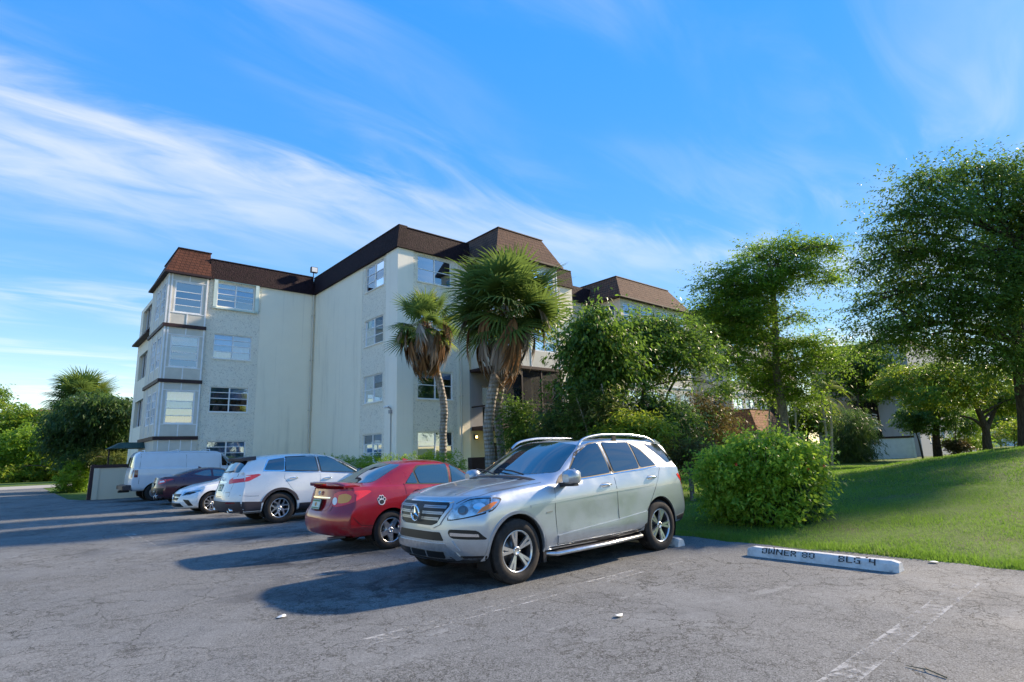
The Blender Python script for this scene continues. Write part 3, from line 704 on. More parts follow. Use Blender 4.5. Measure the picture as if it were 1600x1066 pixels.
def shake(name, a, b_, rows, along=None):
    k = NM(name); v = k.co('Position'); sp = k.n('ShaderNodeSeparateXYZ'); k.put(sp.inputs[0], v)
    u = k.math('ADD', sp.outputs[0], sp.outputs[1]); cb = k.n('ShaderNodeCombineXYZ'); k.put(cb.inputs[0], u); k.put(cb.inputs[1], sp.outputs[2])
    br = k.n('ShaderNodeTexBrick'); k.put(br.inputs['Vector'], cb.outputs[0]); br.inputs['Scale'].default_value = 1; br.inputs['Brick Width'].default_value = .22; br.inputs['Row Height'].default_value = rows; br.inputs['Mortar Size'].default_value = .012; br.inputs['Color1'].default_value = (.2, .2, .2, 1); br.inputs['Color2'].default_value = (.9, .9, .9, 1); br.inputs['Mortar'].default_value = (0, 0, 0, 1)
    sc = k.n('ShaderNodeSeparateColor'); k.put(sc.inputs[0], br.outputs[0]); t = sc.outputs[0]
    c = k.mix(k.math('ADD', k.math('MULTIPLY', t, .6), k.math('MULTIPLY', k.noise(v, 2, 6, .7), .4)), a, b_); c = k.mix(k.ramp(k.noise(k.co('Position', (1, 1, .2)), 1.4, 7, .7), .5, .75, 0, .55), c, tuple(q*.35 for q in a))
    c = k.mix(br.outputs['Fac'], c, tuple(q*.3 for q in a))
    M[name] = k.done(k.bsdf(c, .85, 0, .25, k.bump(k.math('ADD', t, k.math('MULTIPLY', k.noise(v, 60, 3, .6), .5)), .8, .03)))
shake('shingle_rust', (.075, .030, .022), (.165, .060, .036), .17); shake('shingle_brown', (.085, .048, .038), (.17, .095, .066), .19); shake('shingle_orange', (.22, .09, .04), (.36, .17, .08), .2)
def shag():
    k = NM('parapet_shake'); v = k.co('Position', (1, 1, .30)); n1 = k.noise(v, 22, 5, .75); n2 = k.noise(k.co('Position'), 55, 3, .7)
    c = k.mix(k.ramp(n1, .35, .68), (.006, .002, .004), (.034, .013, .019)); c = k.mix(k.ramp(n2, .62, .8, 0, .6), c, (.10, .062, .078))
    M['parapet_shake'] = k.done(k.bsdf(c, .8, 0, .3, k.bump(n1, 1., .06)))
shag()
simple('trim_white', (.80, .81, .82), .5, var=.06); simple('panel_cream', (.60, .565, .49), .6, var=.06); simple('band_brown', (.035, .012, .013), .6, var=.2); simple('iron_brown', (.028, .015, .014), .6)
simple('screen_dark', (.016, .016, .018), .7); simple('room_dark', (.055, .062, .075), .9); simple('blind_white', (.76, .79, .82), .7, var=.05); simple('blind_grey', (.30, .34, .38), .7, var=.1); simple('curtain', (.52, .55, .56), .8, var=.12, vscale=8)
simple('pipe_cream', (.62, .57, .48), .6); simple('shutter_mint', (.60, .72, .66), .5, var=.05); simple('metal_grey', (.35, .36, .38), .45, .3); simple('bulb_warm', (.9, .6, .25), .4, emit=(1., .65, .25), estr=3.); simple('flat_roof', (.25, .24, .23), .9)
def win_glass(name, tint, gl):
    k = NM(name); t = k.n('ShaderNodeBsdfTransparent'); t.inputs[0].default_value = (*tint, 1); g = k.n('ShaderNodeBsdfGlossy'); g.inputs['Roughness'].default_value = .015; g.inputs[0].default_value = (.86, .94, 1, 1)
    lw = k.n('ShaderNodeFresnel'); lw.inputs[0].default_value = 1.55; mx = k.n('ShaderNodeMixShader'); k.put(mx.inputs[0], k.math('ADD', lw.outputs[0], gl, clamp=True)); k.put(mx.inputs[1], t.outputs[0]); k.put(mx.inputs[2], g.outputs[0]); M[name] = k.done(mx.outputs[0])
win_glass('window_glass', (.40, .62, .86), .30)

# ------------------------------------------------------------------ building kit (world coordinates; outside is -n)
def put(mb, name, mat, root, sub=None):
    """root-level part at world coordinates, or a sub-part of an already placed part"""
    if sub is not None: return mb.build(name, M[mat], sub)
    return mb.build(name, M[mat], root, tuple(-q for q in root.location))
def P3(ax, plane, u, z, d=0.):   # ax 'x': wall in plane X=const, u=Y ; 'y': Y=const, u=X ; d = depth inwards
    return (plane+d, u, z) if ax == 'x' else (u, plane+d, z)
def strips(root, name, mat, lst):
    for ax, plane, u0, u1, z0, z1, d0, d1 in lst:
        m = MB(); bx(m, ax, plane, u0, u1, z0, z1, d0, d1); put(m, name, mat, root)
def bx(mb, ax, plane, u0, u1, z0, z1, d0, d1): mb.box(P3(ax, plane, u0, z0, d0), P3(ax, plane, u1, z1, d1)); return mb
def wall(root, ax, plane, u0, u1, z0, z1, holes, mat, name='wall', rev=.16, d=0.):
    us = sorted({u0, u1, *[q for h in holes for q in h[:2] if u0 < q < u1]}); zs = sorted({z0, z1, *[q for h in holes for q in h[2:4] if z0 < q < z1]})
    mb = MB()
    for i in range(len(us)-1):
        for j in range(len(zs)-1):
            uc, zc = (us[i]+us[i+1])/2, (zs[j]+zs[j+1])/2
            if any(h[0] < uc < h[1] and h[2] < zc < h[3] for h in holes): continue
            mb.add([P3(ax, plane, us[i], zs[j], d), P3(ax, plane, us[i+1], zs[j], d), P3(ax, plane, us[i+1], zs[j+1], d), P3(ax, plane, us[i], zs[j+1], d)], [(0, 1, 2, 3)])
    for a, b_, c, e in holes:
        q = [(a, c), (b_, c), (b_, e), (a, e)]
        for k in range(4):
            (ua, za), (ub, zb) = q[k], q[(k+1) % 4]; mb.add([P3(ax, plane, ua, za, d), P3(ax, plane, ub, zb, d), P3(ax, plane, ub, zb, d+rev), P3(ax, plane, ua, za, d+rev)], [(0, 1, 2, 3)])
    # outer returns so the slab has thickness
    e_ = .003; a0, a1, c0, c1 = u0+e_, u1-e_, z0+e_, z1-e_
    for (ua, za), (ub, zb) in (((a0, c0), (a1, c0)), ((a1, c0), (a1, c1)), ((a1, c1), (a0, c1)), ((a0, c1), (a0, c0))): mb.add([P3(ax, plane, ua, za, d), P3(ax, plane, ub, zb, d), P3(ax, plane, ub, zb, d+rev), P3(ax, plane, ua, za, d+rev)], [(0, 1, 2, 3)])
    return put(mb, name, mat, root)
wr = random.Random(11)
def window(root, ax, plane, u0, u1, z0, z1, cols=2, rows=(.5,), rec=.085, blind=None, frame=.05, sill=True, curtain=None, fm='trim_white', split=None):
    """framed window set back in its opening; panes, blind, sill are sub-parts"""
    f = MB(); t = frame
    bx(f, ax, plane, u0, u1, z0, z0+t, rec-.02, rec+.04); bx(f, ax, plane, u0, u1, z1-t, z1, rec-.02, rec+.04)
    bx(f, ax, plane, u0, u0+t, z0+t, z1-t, rec-.02, rec+.04); bx(f, ax, plane, u1-t, u1, z0+t, z1-t, rec-.02, rec+.04)
    cu = [u0+t+(u1-u0-2*t)*i/cols for i in range(cols+1)]
    for i in range(1, cols): bx(f, ax, plane, cu[i]-.03, cu[i]+.03, z0+t, z1-t, rec-.028, rec+.03)
    zs = [z0+t]+[z0+t+(z1-z0-2*t)*q for q in rows]+[z1-t]
    for z in zs[1:-1]:
        for i in range(cols): bx(f, ax, plane, cu[i]+(.03 if i else 0), cu[i+1]-(.03 if i < cols-1 else 0), z-.018, z+.018, rec-.012, rec+.03)
    w = put(f, 'window', fm, root)
    for i in range(cols):
        for j in range(len(zs)-1):
            p = MB(); a, b_ = cu[i]+(.03 if i else 0), cu[i+1]-(.03 if i < cols-1 else 0); c, e = zs[j]+.018*(j > 0), zs[j+1]-.018*(j < len(zs)-2)
            tl = wr.uniform(-.006, .006); tz = wr.uniform(-.004, .004)
            p.add([P3(ax, plane, a, c, rec+.012+tl+tz), P3(ax, plane, b_, c, rec+.012-tl+tz), P3(ax, plane, b_, e, rec+.012-tl-tz), P3(ax, plane, a, e, rec+.012+tl-tz)], [(0, 1, 2, 3)]); put(p, 'pane', 'window_glass', root, w)
    for i in range(cols):
        bl = (blind if blind is not None else wr.choice((.45, .5, .55, 1., .6)))
        if bl > 0:
            q = MB(); zb = z1-(z1-z0)*bl; n = max(3, int((z1-zb)/.06))
            for s_ in range(n):
                za = zb+(z1-zb)*s_/n; q.add([P3(ax, plane, cu[i], za, rec+.07), P3(ax, plane, cu[i+1], za, rec+.07), P3(ax, plane, cu[i+1], za+(z1-zb)/n*.98, rec+.085), P3(ax, plane, cu[i], za+(z1-zb)/n*.98, rec+.085)], [(0, 1, 2, 3)])
            put(q, 'blind', 'blind_white' if wr.random() < .75 else 'blind_grey', root, w)
    if curtain:
        q = MB(); n = 26; vs = []
        for i in range(n+1):
            u = u0+(u1-u0)*i/n; d = rec+.12+.025*math.sin(i*1.9); vs += [P3(ax, plane, u, z0, d), P3(ax, plane, u, z1, d)]
        q.add(vs, [(2*i, 2*i+2, 2*i+3, 2*i+1) for i in range(n)], True); put(q, 'curtain', 'curtain', root, w)
    bk = MB(); bx(bk, ax, plane, u0-.05, u1+.05, z0-.05, z1+.05, rec+.5, rec+.55); bx(bk, ax, plane, u0-.05, u0-.01, z0-.05, z1+.05, rec+.08, rec+.5); bx(bk, ax, plane, u1+.01, u1+.05, z0-.05, z1+.05, rec+.08, rec+.5); bx(bk, ax, plane, u0, u1, z0-.05, z0-.01, rec+.08, rec+.5); bx(bk, ax, plane, u0, u1, z1+.01, z1+.05, rec+.08, rec+.5); put(bk, 'room', 'room_dark', root, w)
    if sill:
        s_ = MB(); bx(s_, ax, plane, u0-.06, u1+.06, z0-.055, z0-.002, -.035, rec-.025); put(s_, 'sill', 'wall_pilaster', root, w)
    return w
def mansard(root, x0, x1, y0, y1, z0, z1, ix0, ix1, iy0, iy1, mat, name='mansard_roof'):
    m = MB(); m.hexa([(x0, y0, z0), (x1, y0, z0), (x1, y1, z0), (x0, y1, z0), (x0+ix0, y0+iy0, z1), (x1-ix1, y0+iy0, z1), (x1-ix1, y1-iy1, z1), (x0+ix0, y1-iy1, z1)]); o = put(m, name, mat, root)
    e = MB(); e.box((x0-.03, y0-.03, z0-.10), (x1+.03, y1+.03, z0-.003)); put(e, 'eave_board', 'band_brown', root, o)
    t = .05; c = MB(); c.box((x0+ix0-t, y0+iy0-t, z1+.002), (x1-ix1+t, y1-iy1+t, z1+.05)); put(c, 'roof_cap', 'band_brown', root, o)
    return o
ST = 2.91                                             # storey height
def sz(k): return ST*k
WZ0, WZ1 = 1.31, 2.68                                 # window foot and head above each floor
XC, YC, YI, XE = 13.02, 23.0, 33.2, 25.3              # corner, front face, inner wing face, far end of the block
PZ0, PZ1 = 11.53, 12.66

def main_building():
    root = thing('apartment_building', 'cream four-storey apartment block with dark shingled parapet behind the palms', 'building', (XC, YC, 0))
    floors = range(4)
    # --- side wall (plane X=XC) between the corner and the inner angle
    hq = [(24.45, 26.42, sz(k)+WZ0, sz(k)+WZ1) for k in floors]
    wall(root, 'x', XC, 26.75, YI, -.2, PZ0, [], 'wall_cream'); wall(root, 'x', XC, YC-.027, 24.12, -.2, PZ0, [], 'wall_pilaster', 'pilaster', d=-.03)
    wall(root, 'x', XC, 24.12, 26.75, -.2, PZ0, hq, 'pebble_dash', 'pebble_panel', d=.01)
    for k, h in enumerate(hq): window(root, 'x', XC, *h, rows=(.33, .66) if k != 1 else (.48,), blind=(.35, .3, .45, .4)[k])
    # --- inner wing wall (plane Y=YI)
    hi = [(7.52, 9.48, sz(k)+WZ0, sz(k)+WZ1) for k in floors]
    wall(root, 'y', YI, 9.85, XC, -.2, PZ0, [], 'wall_cream'); wall(root, 'y', YI, 7.05, 9.85, -.2, PZ0, hi, 'pebble_dash', 'pebble_panel', d=.01)
    for k, h in enumerate(hi): window(root, 'y', YI, *h, rows=(.28, .55, .8), blind=(.5, .5, .48, .55)[k], curtain=k in (0, 2))
    # shutters round the top window
    u0, u1, z0, z1 = hi[3]; s = MB(); bx(s, 'y', YI, u0-.20, u0-.02, z0-.08, z1+.08, -.14, -.01); put(s, 'storm_shutter', 'shutter_mint', root); s = MB(); bx(s, 'y', YI, u1+.02, u1+.20, z0-.08, z1+.08, -.16, -.01); put(s, 'storm_shutter', 'shutter_mint', root)
    strips(root, 'shutter_track', 'shutter_mint', [('y', YI, u0-.22, u1+.22, z0-.15, z0-.085, -.12, -.01), ('y', YI, u0-.22, u1+.22, z1+.085, z1+.14, -.12, -.01)])
    # --- front face (plane Y=YC)
    hf = [(14.12, 16.16, sz(k)+WZ0, sz(k)+WZ1) for k in floors]
    wall(root, 'y', YC, XC-.028, 13.86, -.2, PZ0, [], 'wall_pilaster', 'pilaster', d=-.03); wall(root, 'y', YC, 13.86, 16.42, -.2, PZ0, hf, 'pebble_dash', 'pebble_panel', d=.01); wall(root, 'y', YC, 16.42, 17.2, -.2, PZ0, [], 'wall_cream')
    for k, h in enumerate(hf): window(root, 'y', YC, *h, rows=(.5,) if k != 2 else (.33, .66), blind=(.8, .25, .4, .0)[k])
    he = [(22.4, 24.2, sz(k)+WZ0, sz(k)+WZ1) for k in floors]
    wall(root, 'y', YC, 21.5, XE, -.2, PZ0, he, 'wall_cream')
    for k, h in enumerate(he): window(root, 'y', YC, *h)
    wall(root, 'x', XE-.16, YC, YI+8, -.2, PZ0, [], 'wall_cream')
    # --- downpipes
    for pts in ([(12.90, 33.10, -.1), (12.90, 33.10, 11.5)], [(16.62, 22.93, -.1), (16.62, 22.93, 11.5)]):
        d = MB(); d.tube(pts, .055, 8); o = put(d, 'downpipe', 'pipe_cream', root)
        for z in (1.2, 4.4, 7.4, 10.2):
            c = MB(); x, y, _ = pts[0]; c.box((x-.075, y-.075, z), (x+.075, y+.09, z+.06)); put(c, 'pipe_clip', 'pipe_cream', root, o)
    # --- dark shaggy parapet, leaning in a little towards the top
    def par(a, b_, ax):
        m = MB(); t0, t1 = .14, .02
        if ax == 'x': x, (y0, y1) = a, b_; m.hexa([(x-t0, y0, PZ0), (x+.4, y0, PZ0), (x+.4, y1, PZ0), (x-t0, y1, PZ0), (x-t1, y0, PZ1), (x+.4, y0, PZ1), (x+.4, y1, PZ1), (x-t1, y1, PZ1)])
        else: y, (x0, x1) = a, b_; m.hexa([(x0, y-t0, PZ0), (x1, y-t0, PZ0), (x1, y+.4, PZ0), (x0, y+.4, PZ0), (x0, y-t1, PZ1), (x1, y-t1, PZ1), (x1, y+.4, PZ1), (x0, y+.4, PZ1)])
        o = put(m, 'parapet', 'parapet_shake', root)
        c = MB()
        if ax == 'x': c.box((x-.05, y0, PZ1+.002), (x+.43, y1, PZ1+.04))
        else: c.box((x0, y-.05, PZ1+.002), (x1, y+.43, PZ1+.04))
        put(c, 'coping', 'iron_brown', root, o)
    par(XC, (YC-.139, YI+.2), 'x'); par(YI+.003, (7.1, XC-.142), 'y'); par(YC-.003, (XC+.402, 17.3), 'y'); par(YC+.0, (21.6, XE), 'y')
    r = MB(); r.box((13.3, YC+.3, PZ1-.3), (XE-.2, YI+8, PZ1-.2)); r.box((7.2, YI+.35, PZ1-.3), (13.29, YI+8, PZ1-.2)); put(r, 'flat_roof', 'flat_roof', root)
    # --- wing bay: enclosed balconies with louvred windows
    bx0, bx1, by0, by1 = 5.12, 7.05, YI-.12, 37.6
    for k in floors:
        z = sz(k); hw = (5.46, 6.80, z+.66, z+2.36)
        wall(root, 'y', by0, bx0, bx1, z, z+ST-.10, [hw] if k else [], 'panel_cream', 'bay_panel', rev=.1)
        hs = [(by0+.5, by0+1.6, z+.66, z+2.36), (by0+2.0, by0+3.1, z+.66, z+2.36)]
        wall(root, 'x', bx0, by0, by1, z, z+ST-.10, hs if k else [], 'panel_cream', 'bay_panel', rev=.1)
        if k:
            window(root, 'y', by0, *hw, cols=1, rows=(.22, .46, .70), rec=.03, blind=(0, .0, .35, .0)[k], sill=False, curtain=k == 1, frame=.07)
            for h in hs: window(root, 'x', bx0, *h, cols=2, rows=(.25, .5, .75), rec=.03, blind=.4, sill=False, frame=.06)
            strips(root, 'bay_trim', 'trim_white', [('y', by0, u-.035, u+.035, z+.02, z+ST-.12, -.025, -.002) for u in (bx0+.03, 5.30, 6.98)]+[('y', by0, 6.10, 6.15, z+.02, z+.61, -.018, -.002), ('y', by0, 6.10, 6.15, z+2.41, z+ST-.12, -.018, -.002), ('y', by0, 5.34, 6.94, z+.62, z+.66, -.018, -.002), ('y', by0, 5.34, 6.94, z+2.36, z+2.40, -.018, -.002)]+[('x', bx0, u-.03, u+.03, z+.02, z+ST-.12, -.02, -.002) for u in (by0+.35, by0+1.8, by0+3.3)])
        else:
            strips(root, 'bay_trim', 'trim_white', [('y', by0, u-.02, u+.02, .02, ST-.12, -.015, -.002) for u in (5.3, 5.8, 6.3, 6.8)])
        if k:
            q = MB(); q.box((bx0-.08, by0-.08, z-.15), (bx1+.02, by1, z+.03)); put(q, 'floor_band', 'band_brown', root)
    mansard(root, bx0-.2, 7.1, by0-.22, by1+.1, 11.55, 13.03, .62, 0.0, .55, .5, 'shingle_rust')
    # further balconies along the wing's end wall
    wall(root, 'x', 5.32, by1, 43, -.2, 11.5, [(38.4, 42.0, sz(k)+.9, sz(k)+2.5) for k in (1, 2, 3)], 'wall_cream', rev=.3)
    for k in (1, 2, 3):
        s = MB(); s.box((5.5, 38.3, sz(k)+.8), (5.56, 42.1, sz(k)+2.6)); o = put(s, 'balcony_screen', 'screen_dark', root)
        for y_ in (39.2, 40.4, 41.4):
            t = MB(); t.box((5.44, y_, sz(k)+.85), (5.50, y_+.05, sz(k)+2.55)); put(t, 'screen_post', 'trim_white', root, o)
    mansard(root, 5.0, 8, by1+.12, 43, 9.2, 9.9, .5, 0, .1, .5, 'shingle_rust')
    # --- projecting bay on the front face
    b0, b1, fy = 17.28, 21.5, 20.6
    for k in (2, 3):
        z = sz(k); hw = [(17.55, 19.2, z+.85, z+2.4), (19.5, 21.2, z+.85, z+2.4)]
        wall(root, 'y', fy, b0, b1, z, z+ST-.14, hw, 'panel_cream', 'bay_panel', rev=.1); hs = [(fy+.4, fy+1.9, z+.85, z+2.4)]
        wall(root, 'x', b0, fy, YC, z, z+ST-.14, hs, 'panel_cream', 'bay_panel', rev=.1); wall(root, 'x', b1, fy, YC, z, z+ST-.14, [], 'panel_cream', 'bay_panel', rev=-.1)
        for h in hw: window(root, 'y', fy, *h, cols=2, rows=(.33, .66), rec=.03, sill=False, frame=.06)
        for h in hs: window(root, 'x', b0, *h, cols=2, rows=(.5,), rec=.03, sill=False, frame=.06)
        q = MB(); q.box((b0-.05, fy-.05, z-.14), (b1+.05, YC, z-.002)); put(q, 'floor_band', 'band_brown' if k == 2 else 'trim_white', root)
        strips(root, 'bay_trim', 'trim_white', [('y', fy, u-.03, u+.03, z+.02, z+ST-.16, -.02, -.002) for u in (b0+.04, 19.35, b1-.04)])
    mansard(root, b0-.25, b1+.25, fy-.25, YC+1.2, 11.52, 13.08, .75, .85, .7, .1, 'shingle_brown')
    # screened balcony below
    z = sz(1); q = MB(); q.box((b0, fy, z-.20), (b1, YC-.0, z)); put(q, 'balcony_slab', 'band_brown', root)
    rl = MB(); rl.box((b0, fy+.02, z+.95), (b1, fy+.08, z+1.02)); rl.box((b0, fy+.03, z+.08), (b1, fy+.07, z+.13)); rl.box((b0+.02, fy, z+.95), (b0+.08, YC, z+1.02)); o = put(rl, 'balcony_railing', 'iron_brown', root)
    x = b0+.05
    while x < b1:
        c = MB(); c.box((x, fy+.035, z+.13), (x+.025, fy+.06, z+.95)); put(c, 'baluster', 'iron_brown', root, o); x += .14
    for x in (b0, 18.62, 19.98, b1-.1):
        c = MB(); c.box((x, fy, z), (x+.09, fy+.09, z+ST-.15)); put(c, 'balcony_post', 'iron_brown', root)
    s = MB(); s.box((b0+.1, fy+.10, z+.02), (b1-.1, fy+.105, z+ST-.16)); k = NM('insect_screen'); tr_ = k.n('ShaderNodeBsdfTransparent'); M['insect_screen'] = k.done(k.bsdf((.010, .010, .012), .8, 0, .2, alpha=.72)); put(s, 'insect_screen', 'insect_screen', root)
    bw = [(18.0, 18.9, z+.02, z+2.1), (19.4, 21.0, z+.3, z+2.2)]
    wall(root, 'y', YC, 17.2, 21.5, 2.7, 5.8, bw, 'wall_grey'); [window(root, 'y', YC, *h, blind=0, sill=False) for h in bw]
    # ground-floor recess with a lantern
    wall(root, 'y', YC+.02, 17.2, 21.5, -.2, 2.7, [(18.3, 19.2, 0., 2.1)], 'wall_beige', 'recess_wall'); d = MB(); d.box((18.3, YC+.12, 0), (19.2, YC+.17, 2.1)); put(d, 'door', 'iron_brown', root)
    lp = on_y(743.5, 683, YC-.06); g = MB(); g.box((lp.x-.07, YC-.10, lp.z-.12), (lp.x+.07, YC+.01, lp.z+.12)); o = put(g, 'wall_lantern', 'iron_brown', root); g = MB(); g.lathe([(-.06, .0), (-.05, .045), (.05, .045), (.06, 0)], 10, 'z', (lp.x, YC-.13, lp.z)); put(g, 'lantern_bulb', 'bulb_warm', root, o)
    # --- flood lamp on the roof and the security camera with its conduit
    f = MB(); f.box((12.55, 32.75, 12.86), (12.95, 32.95, 13.20)); f.tube([(12.75, 32.9, 12.6), (12.75, 32.9, 12.9)], .03, 6); o = put(f, 'flood_lamp', 'iron_brown', root); f = MB(); f.box((12.58, 32.735, 12.89), (12.92, 32.748, 13.17)); put(f, 'lamp_glass', 'trim_white', root, o)
    cp = on_x(609, 636, XC-.12); f = MB(); f.tube([(XC-.07, cp.y, 0), (XC-.07, cp.y, cp.z-.25)], .022, 6); o = put(f, 'conduit', 'metal_grey', root)
    f = MB(); f.box((XC-.15, cp.y-.08, cp.z-.30), (XC-.02, cp.y+.08, cp.z-.14)); f.tube([(XC-.05, cp.y, cp.z-.1), (XC-.2, cp.y+.02, cp.z+.02)], .03, 6); put(f, 'camera_bracket', 'metal_grey', root, o)
    f = MB(); f.tube([(XC-.12, cp.y+.12, cp.z+.02), (XC-.42, cp.y-.02, cp.z-.03)], [.06, .055], 10); f.tube([(XC-.42, cp.y-.02, cp.z-.03), (XC-.44, cp.y-.03, cp.z-.033)], [.04, .038], 10); put(f, 'security_camera', 'trim_white', root, o)
    return root
main_building()

def second_block():
    yb = 25.0; x0, x1 = 25.32, 62.
    root = thing('apartment_building', 'beige four-storey block with brown mansards, farther along behind the leafy trees', 'building', (x0, yb, 0))
    cols = [26.2, 28.0-.6, 38.2, 40.2, 49.5, 52, 55, 58.5]; holes = [(u, u+1.5, sz(k)+WZ0, sz(k)+WZ1) for k in range(4) for u in (26.0, 38.2, 40.3, 50., 53., 56., 59.)]
    wall(root, 'y', yb, x0, x1, -.2, PZ0, holes, 'wall_beige')
    for h in holes: window(root, 'y', yb, *h)
    m = MB(); m.hexa([(x0, yb-.14, PZ0), (x1, yb-.14, PZ0), (x1, yb+.4, PZ0), (x0, yb+.4, PZ0), (x0, yb-.02, PZ1), (x1, yb-.02, PZ1), (x1, yb+.4, PZ1), (x0, yb+.4, PZ1)]); put(m, 'parapet', 'parapet_shake', root)
    r = MB(); r.box((x0, yb+.3, PZ1-.4), (x1, yb+14, PZ1-.3)); put(r, 'flat_roof', 'flat_roof', root); wall(root, 'x', x1, yb, yb+14, -.2, PZ0, [], 'wall_beige', rev=-.16)
    for a, b_ in ((29.2, 37.0), (42.6, 48.6)):
        fy = 22.3
        for k in range(1, 4):
            z = sz(k); n = 4 if b_-a > 7 else 3; w = (b_-a)/n; hw = [(a+w*i+.25, a+w*(i+1)-.25, z+.85, z+2.4) for i in range(n)]
            wall(root, 'y', fy, a, b_, z, z+ST-.14, hw, 'panel_cream', 'bay_panel', rev=.1); wall(root, 'x', a, fy, yb, z, z+ST-.14, [(fy+.5, fy+2., z+.85, z+2.4)], 'panel_cream', 'bay_panel', rev=.1); wall(root, 'x', b_, fy, yb, z, z+ST-.14, [], 'panel_cream', 'bay_panel', rev=-.1)
            for h in hw: window(root, 'y', fy, *h, cols=2, rows=(.5,), rec=.03, sill=False, frame=.06)
            window(root, 'x', a, fy+.5, fy+2., z+.85, z+2.4, cols=2, rows=(.5,), rec=.03, sill=False, frame=.06)
            q = MB(); q.box((a-.05, fy-.05, z-.14), (b_+.05, yb, z-.002)); put(q, 'floor_band', 'trim_white', root)
        mansard(root, a-.3, b_+.3, fy-.3, yb+1.5, 11.52, 13.1, .7, 1.6, .8, .1, 'shingle_brown')
    # dark screened stair balconies beyond the second bay
    for k in range(1, 4):
        q = MB(); q.box((49.0, 23.4, sz(k)-.2), (54.5, yb, sz(k))); put(q, 'balcony_slab', 'band_brown', root)
        q = MB(); q.box((49.0, 23.45, sz(k)), (54.5, 23.5, sz(k)+1.0)); put(q, 'balcony_front', 'iron_brown', root)
        for x in (49.0, 50.8, 52.6, 54.4):
            c = MB(); c.box((x, 23.4, sz(k)+1.0), (x+.1, 23.5, sz(k)+ST-.2)); put(c, 'balcony_post', 'iron_brown', root)
        s = MB(); s.box((49.1, 23.9, sz(k)+.05), (54.4, 23.95, sz(k)+ST-.25)); put(s, 'balcony_screen', 'screen_dark', root)
second_block()

def pavilion():
    c = at_depth(1178, 690, 44.); root = thing('entrance_pavilion', 'small pavilion with an orange-brown shingled hip roof beyond the hibiscus bush', 'building', (c.x, c.y, 0)); x, y = c.x, c.y
    wall(root, 'y', y-1.3, x-2.2, x+2.2, -.2, 2.45, [(x+.4, x+1.4, .9, 2.1)], 'wall_beige'); wall(root, 'x', x-2.2, y-1.3, y+1.6, -.2, 2.45, [(y-.5, y+.5, 0, 2.1)], 'wall_beige'); window(root, 'y', y-1.3, x+.4, x+1.4, .9, 2.1, sill=False)
    mansard(root, x-2.6, x+2.6, y-1.7, y+1.9, 2.5, 4.25, .95, .95, .95, .95, 'shingle_orange')
    for i in range(5):
        t = MB(); a = i*1.3; t.tube([(x+.3, y, 4.25), (x+.3+.15*math.cos(a), y+.15*math.sin(a), 4.6+.1*(i % 2))], .03, 5); put(t, 'roof_vent', 'metal_grey', root)
pavilion()

def far_block():
    x, y = 61., 14.6; root = thing('apartment_building', 'grey end wall of a far block standing behind the low white wall', 'building', (x, y, 0))
    wall(root, 'x', x, y, y+2.9, -.2, 10.5, [], 'wall_grey'); wall(root, 'y', y, x, x+22, -.2, 10.5, [(x+3+3.5*i, x+5+3.5*i, sz(k)+WZ0, sz(k)+WZ1) for k in range(3) for i in range(5)], 'wall_grey')
    for k in range(3):
        for i in range(5): window(root, 'y', y, x+3+3.5*i, x+5+3.5*i, sz(k)+WZ0, sz(k)+WZ1)
    wall(root, 'x', x+1.2, y+2.9, y+9, -.2, 10.5, [(y+3.3, y+5.4, sz(k)+.2, sz(k)+2.5) for k in range(3)], 'wall_beige')
    for k in range(3):
        q = MB(); q.box((x+.2, y+3., sz(k)+2.62), (x+1.3, y+6, sz(k)+2.9)); put(q, 'balcony_slab', 'trim_white', root)
        s = MB(); s.box((x+1.9, y+3.2, sz(k)+.1), (x+2.0, y+5.6, sz(k)+2.6)); put(s, 'balcony_recess', 'screen_dark', root)
        for j in range(5):   # pierced breeze-block balustrade
            for i in range(4):
                c = MB(); yy, zz = y+3.2+j*.5, sz(k)+.25+i*.26; c.hexa([(x+.25, yy, zz), (x+.33, yy, zz), (x+.33, yy+.4, zz+.12), (x+.25, yy+.4, zz+.12), (x+.25, yy, zz+.1), (x+.33, yy, zz+.1), (x+.33, yy+.4, zz+.22), (x+.25, yy+.4, zz+.22)]); put(c, 'breeze_block', 'trim_white', root)
    r = MB(); r.box((x, y, 10.5), (x+22, y+9, 10.9)); put(r, 'flat_roof', 'parapet_shake', root)
far_block()
simple('wall_white', (.70, .72, .74), .8, var=.06, dirt=((.4, .4, .38), .3))
def low_wall(name, label, a, b_, h, t, mat, cap, cat='wall', z0=-.1):
    a = Vector((a[0], a[1], 0)); b_ = Vector((b_[0], b_[1], 0)); root = thing(name, label, cat, a); d = (b_-a); L = d.length; u = d/L; n = Vector((-u.y, u.x, 0))
    def slab(nm, mt, t0, z_0, z_1, e=0., s0=0., s1=1.):
        p = [u*(-e+s0*L)-n*t0, u*(s1*L+e)-n*t0, u*(s1*L+e)+n*t0, u*(-e+s0*L)+n*t0]; m = MB(); m.hexa([(*q[:2], z_0) for q in p]+[(*q[:2], z_1) for q in p]); return m.build(nm, M[mt], root)
    slab('wall_body', mat, t/2, z0, h); slab('wall_cap', cap, t/2+.04, h+.002, h+.16, .05); slab('end_post', mat, t/2+.05, z0, h-.005, 0, -.0, .04); return root
low_wall('low_wall', 'low white garden wall with a dark coping in front of the grey end wall', (57.0, 14.2), (54.6, 17.6), 1.75, .3, 'wall_white', 'band_brown')
p0 = on_y(140, 777, 34.4); low_wall('low_wall', 'low cream wall with a brown coping behind the white van', (2.95, 34.4), (8.5, 34.3), 1.48, .25, 'wall_beige', 'band_brown')
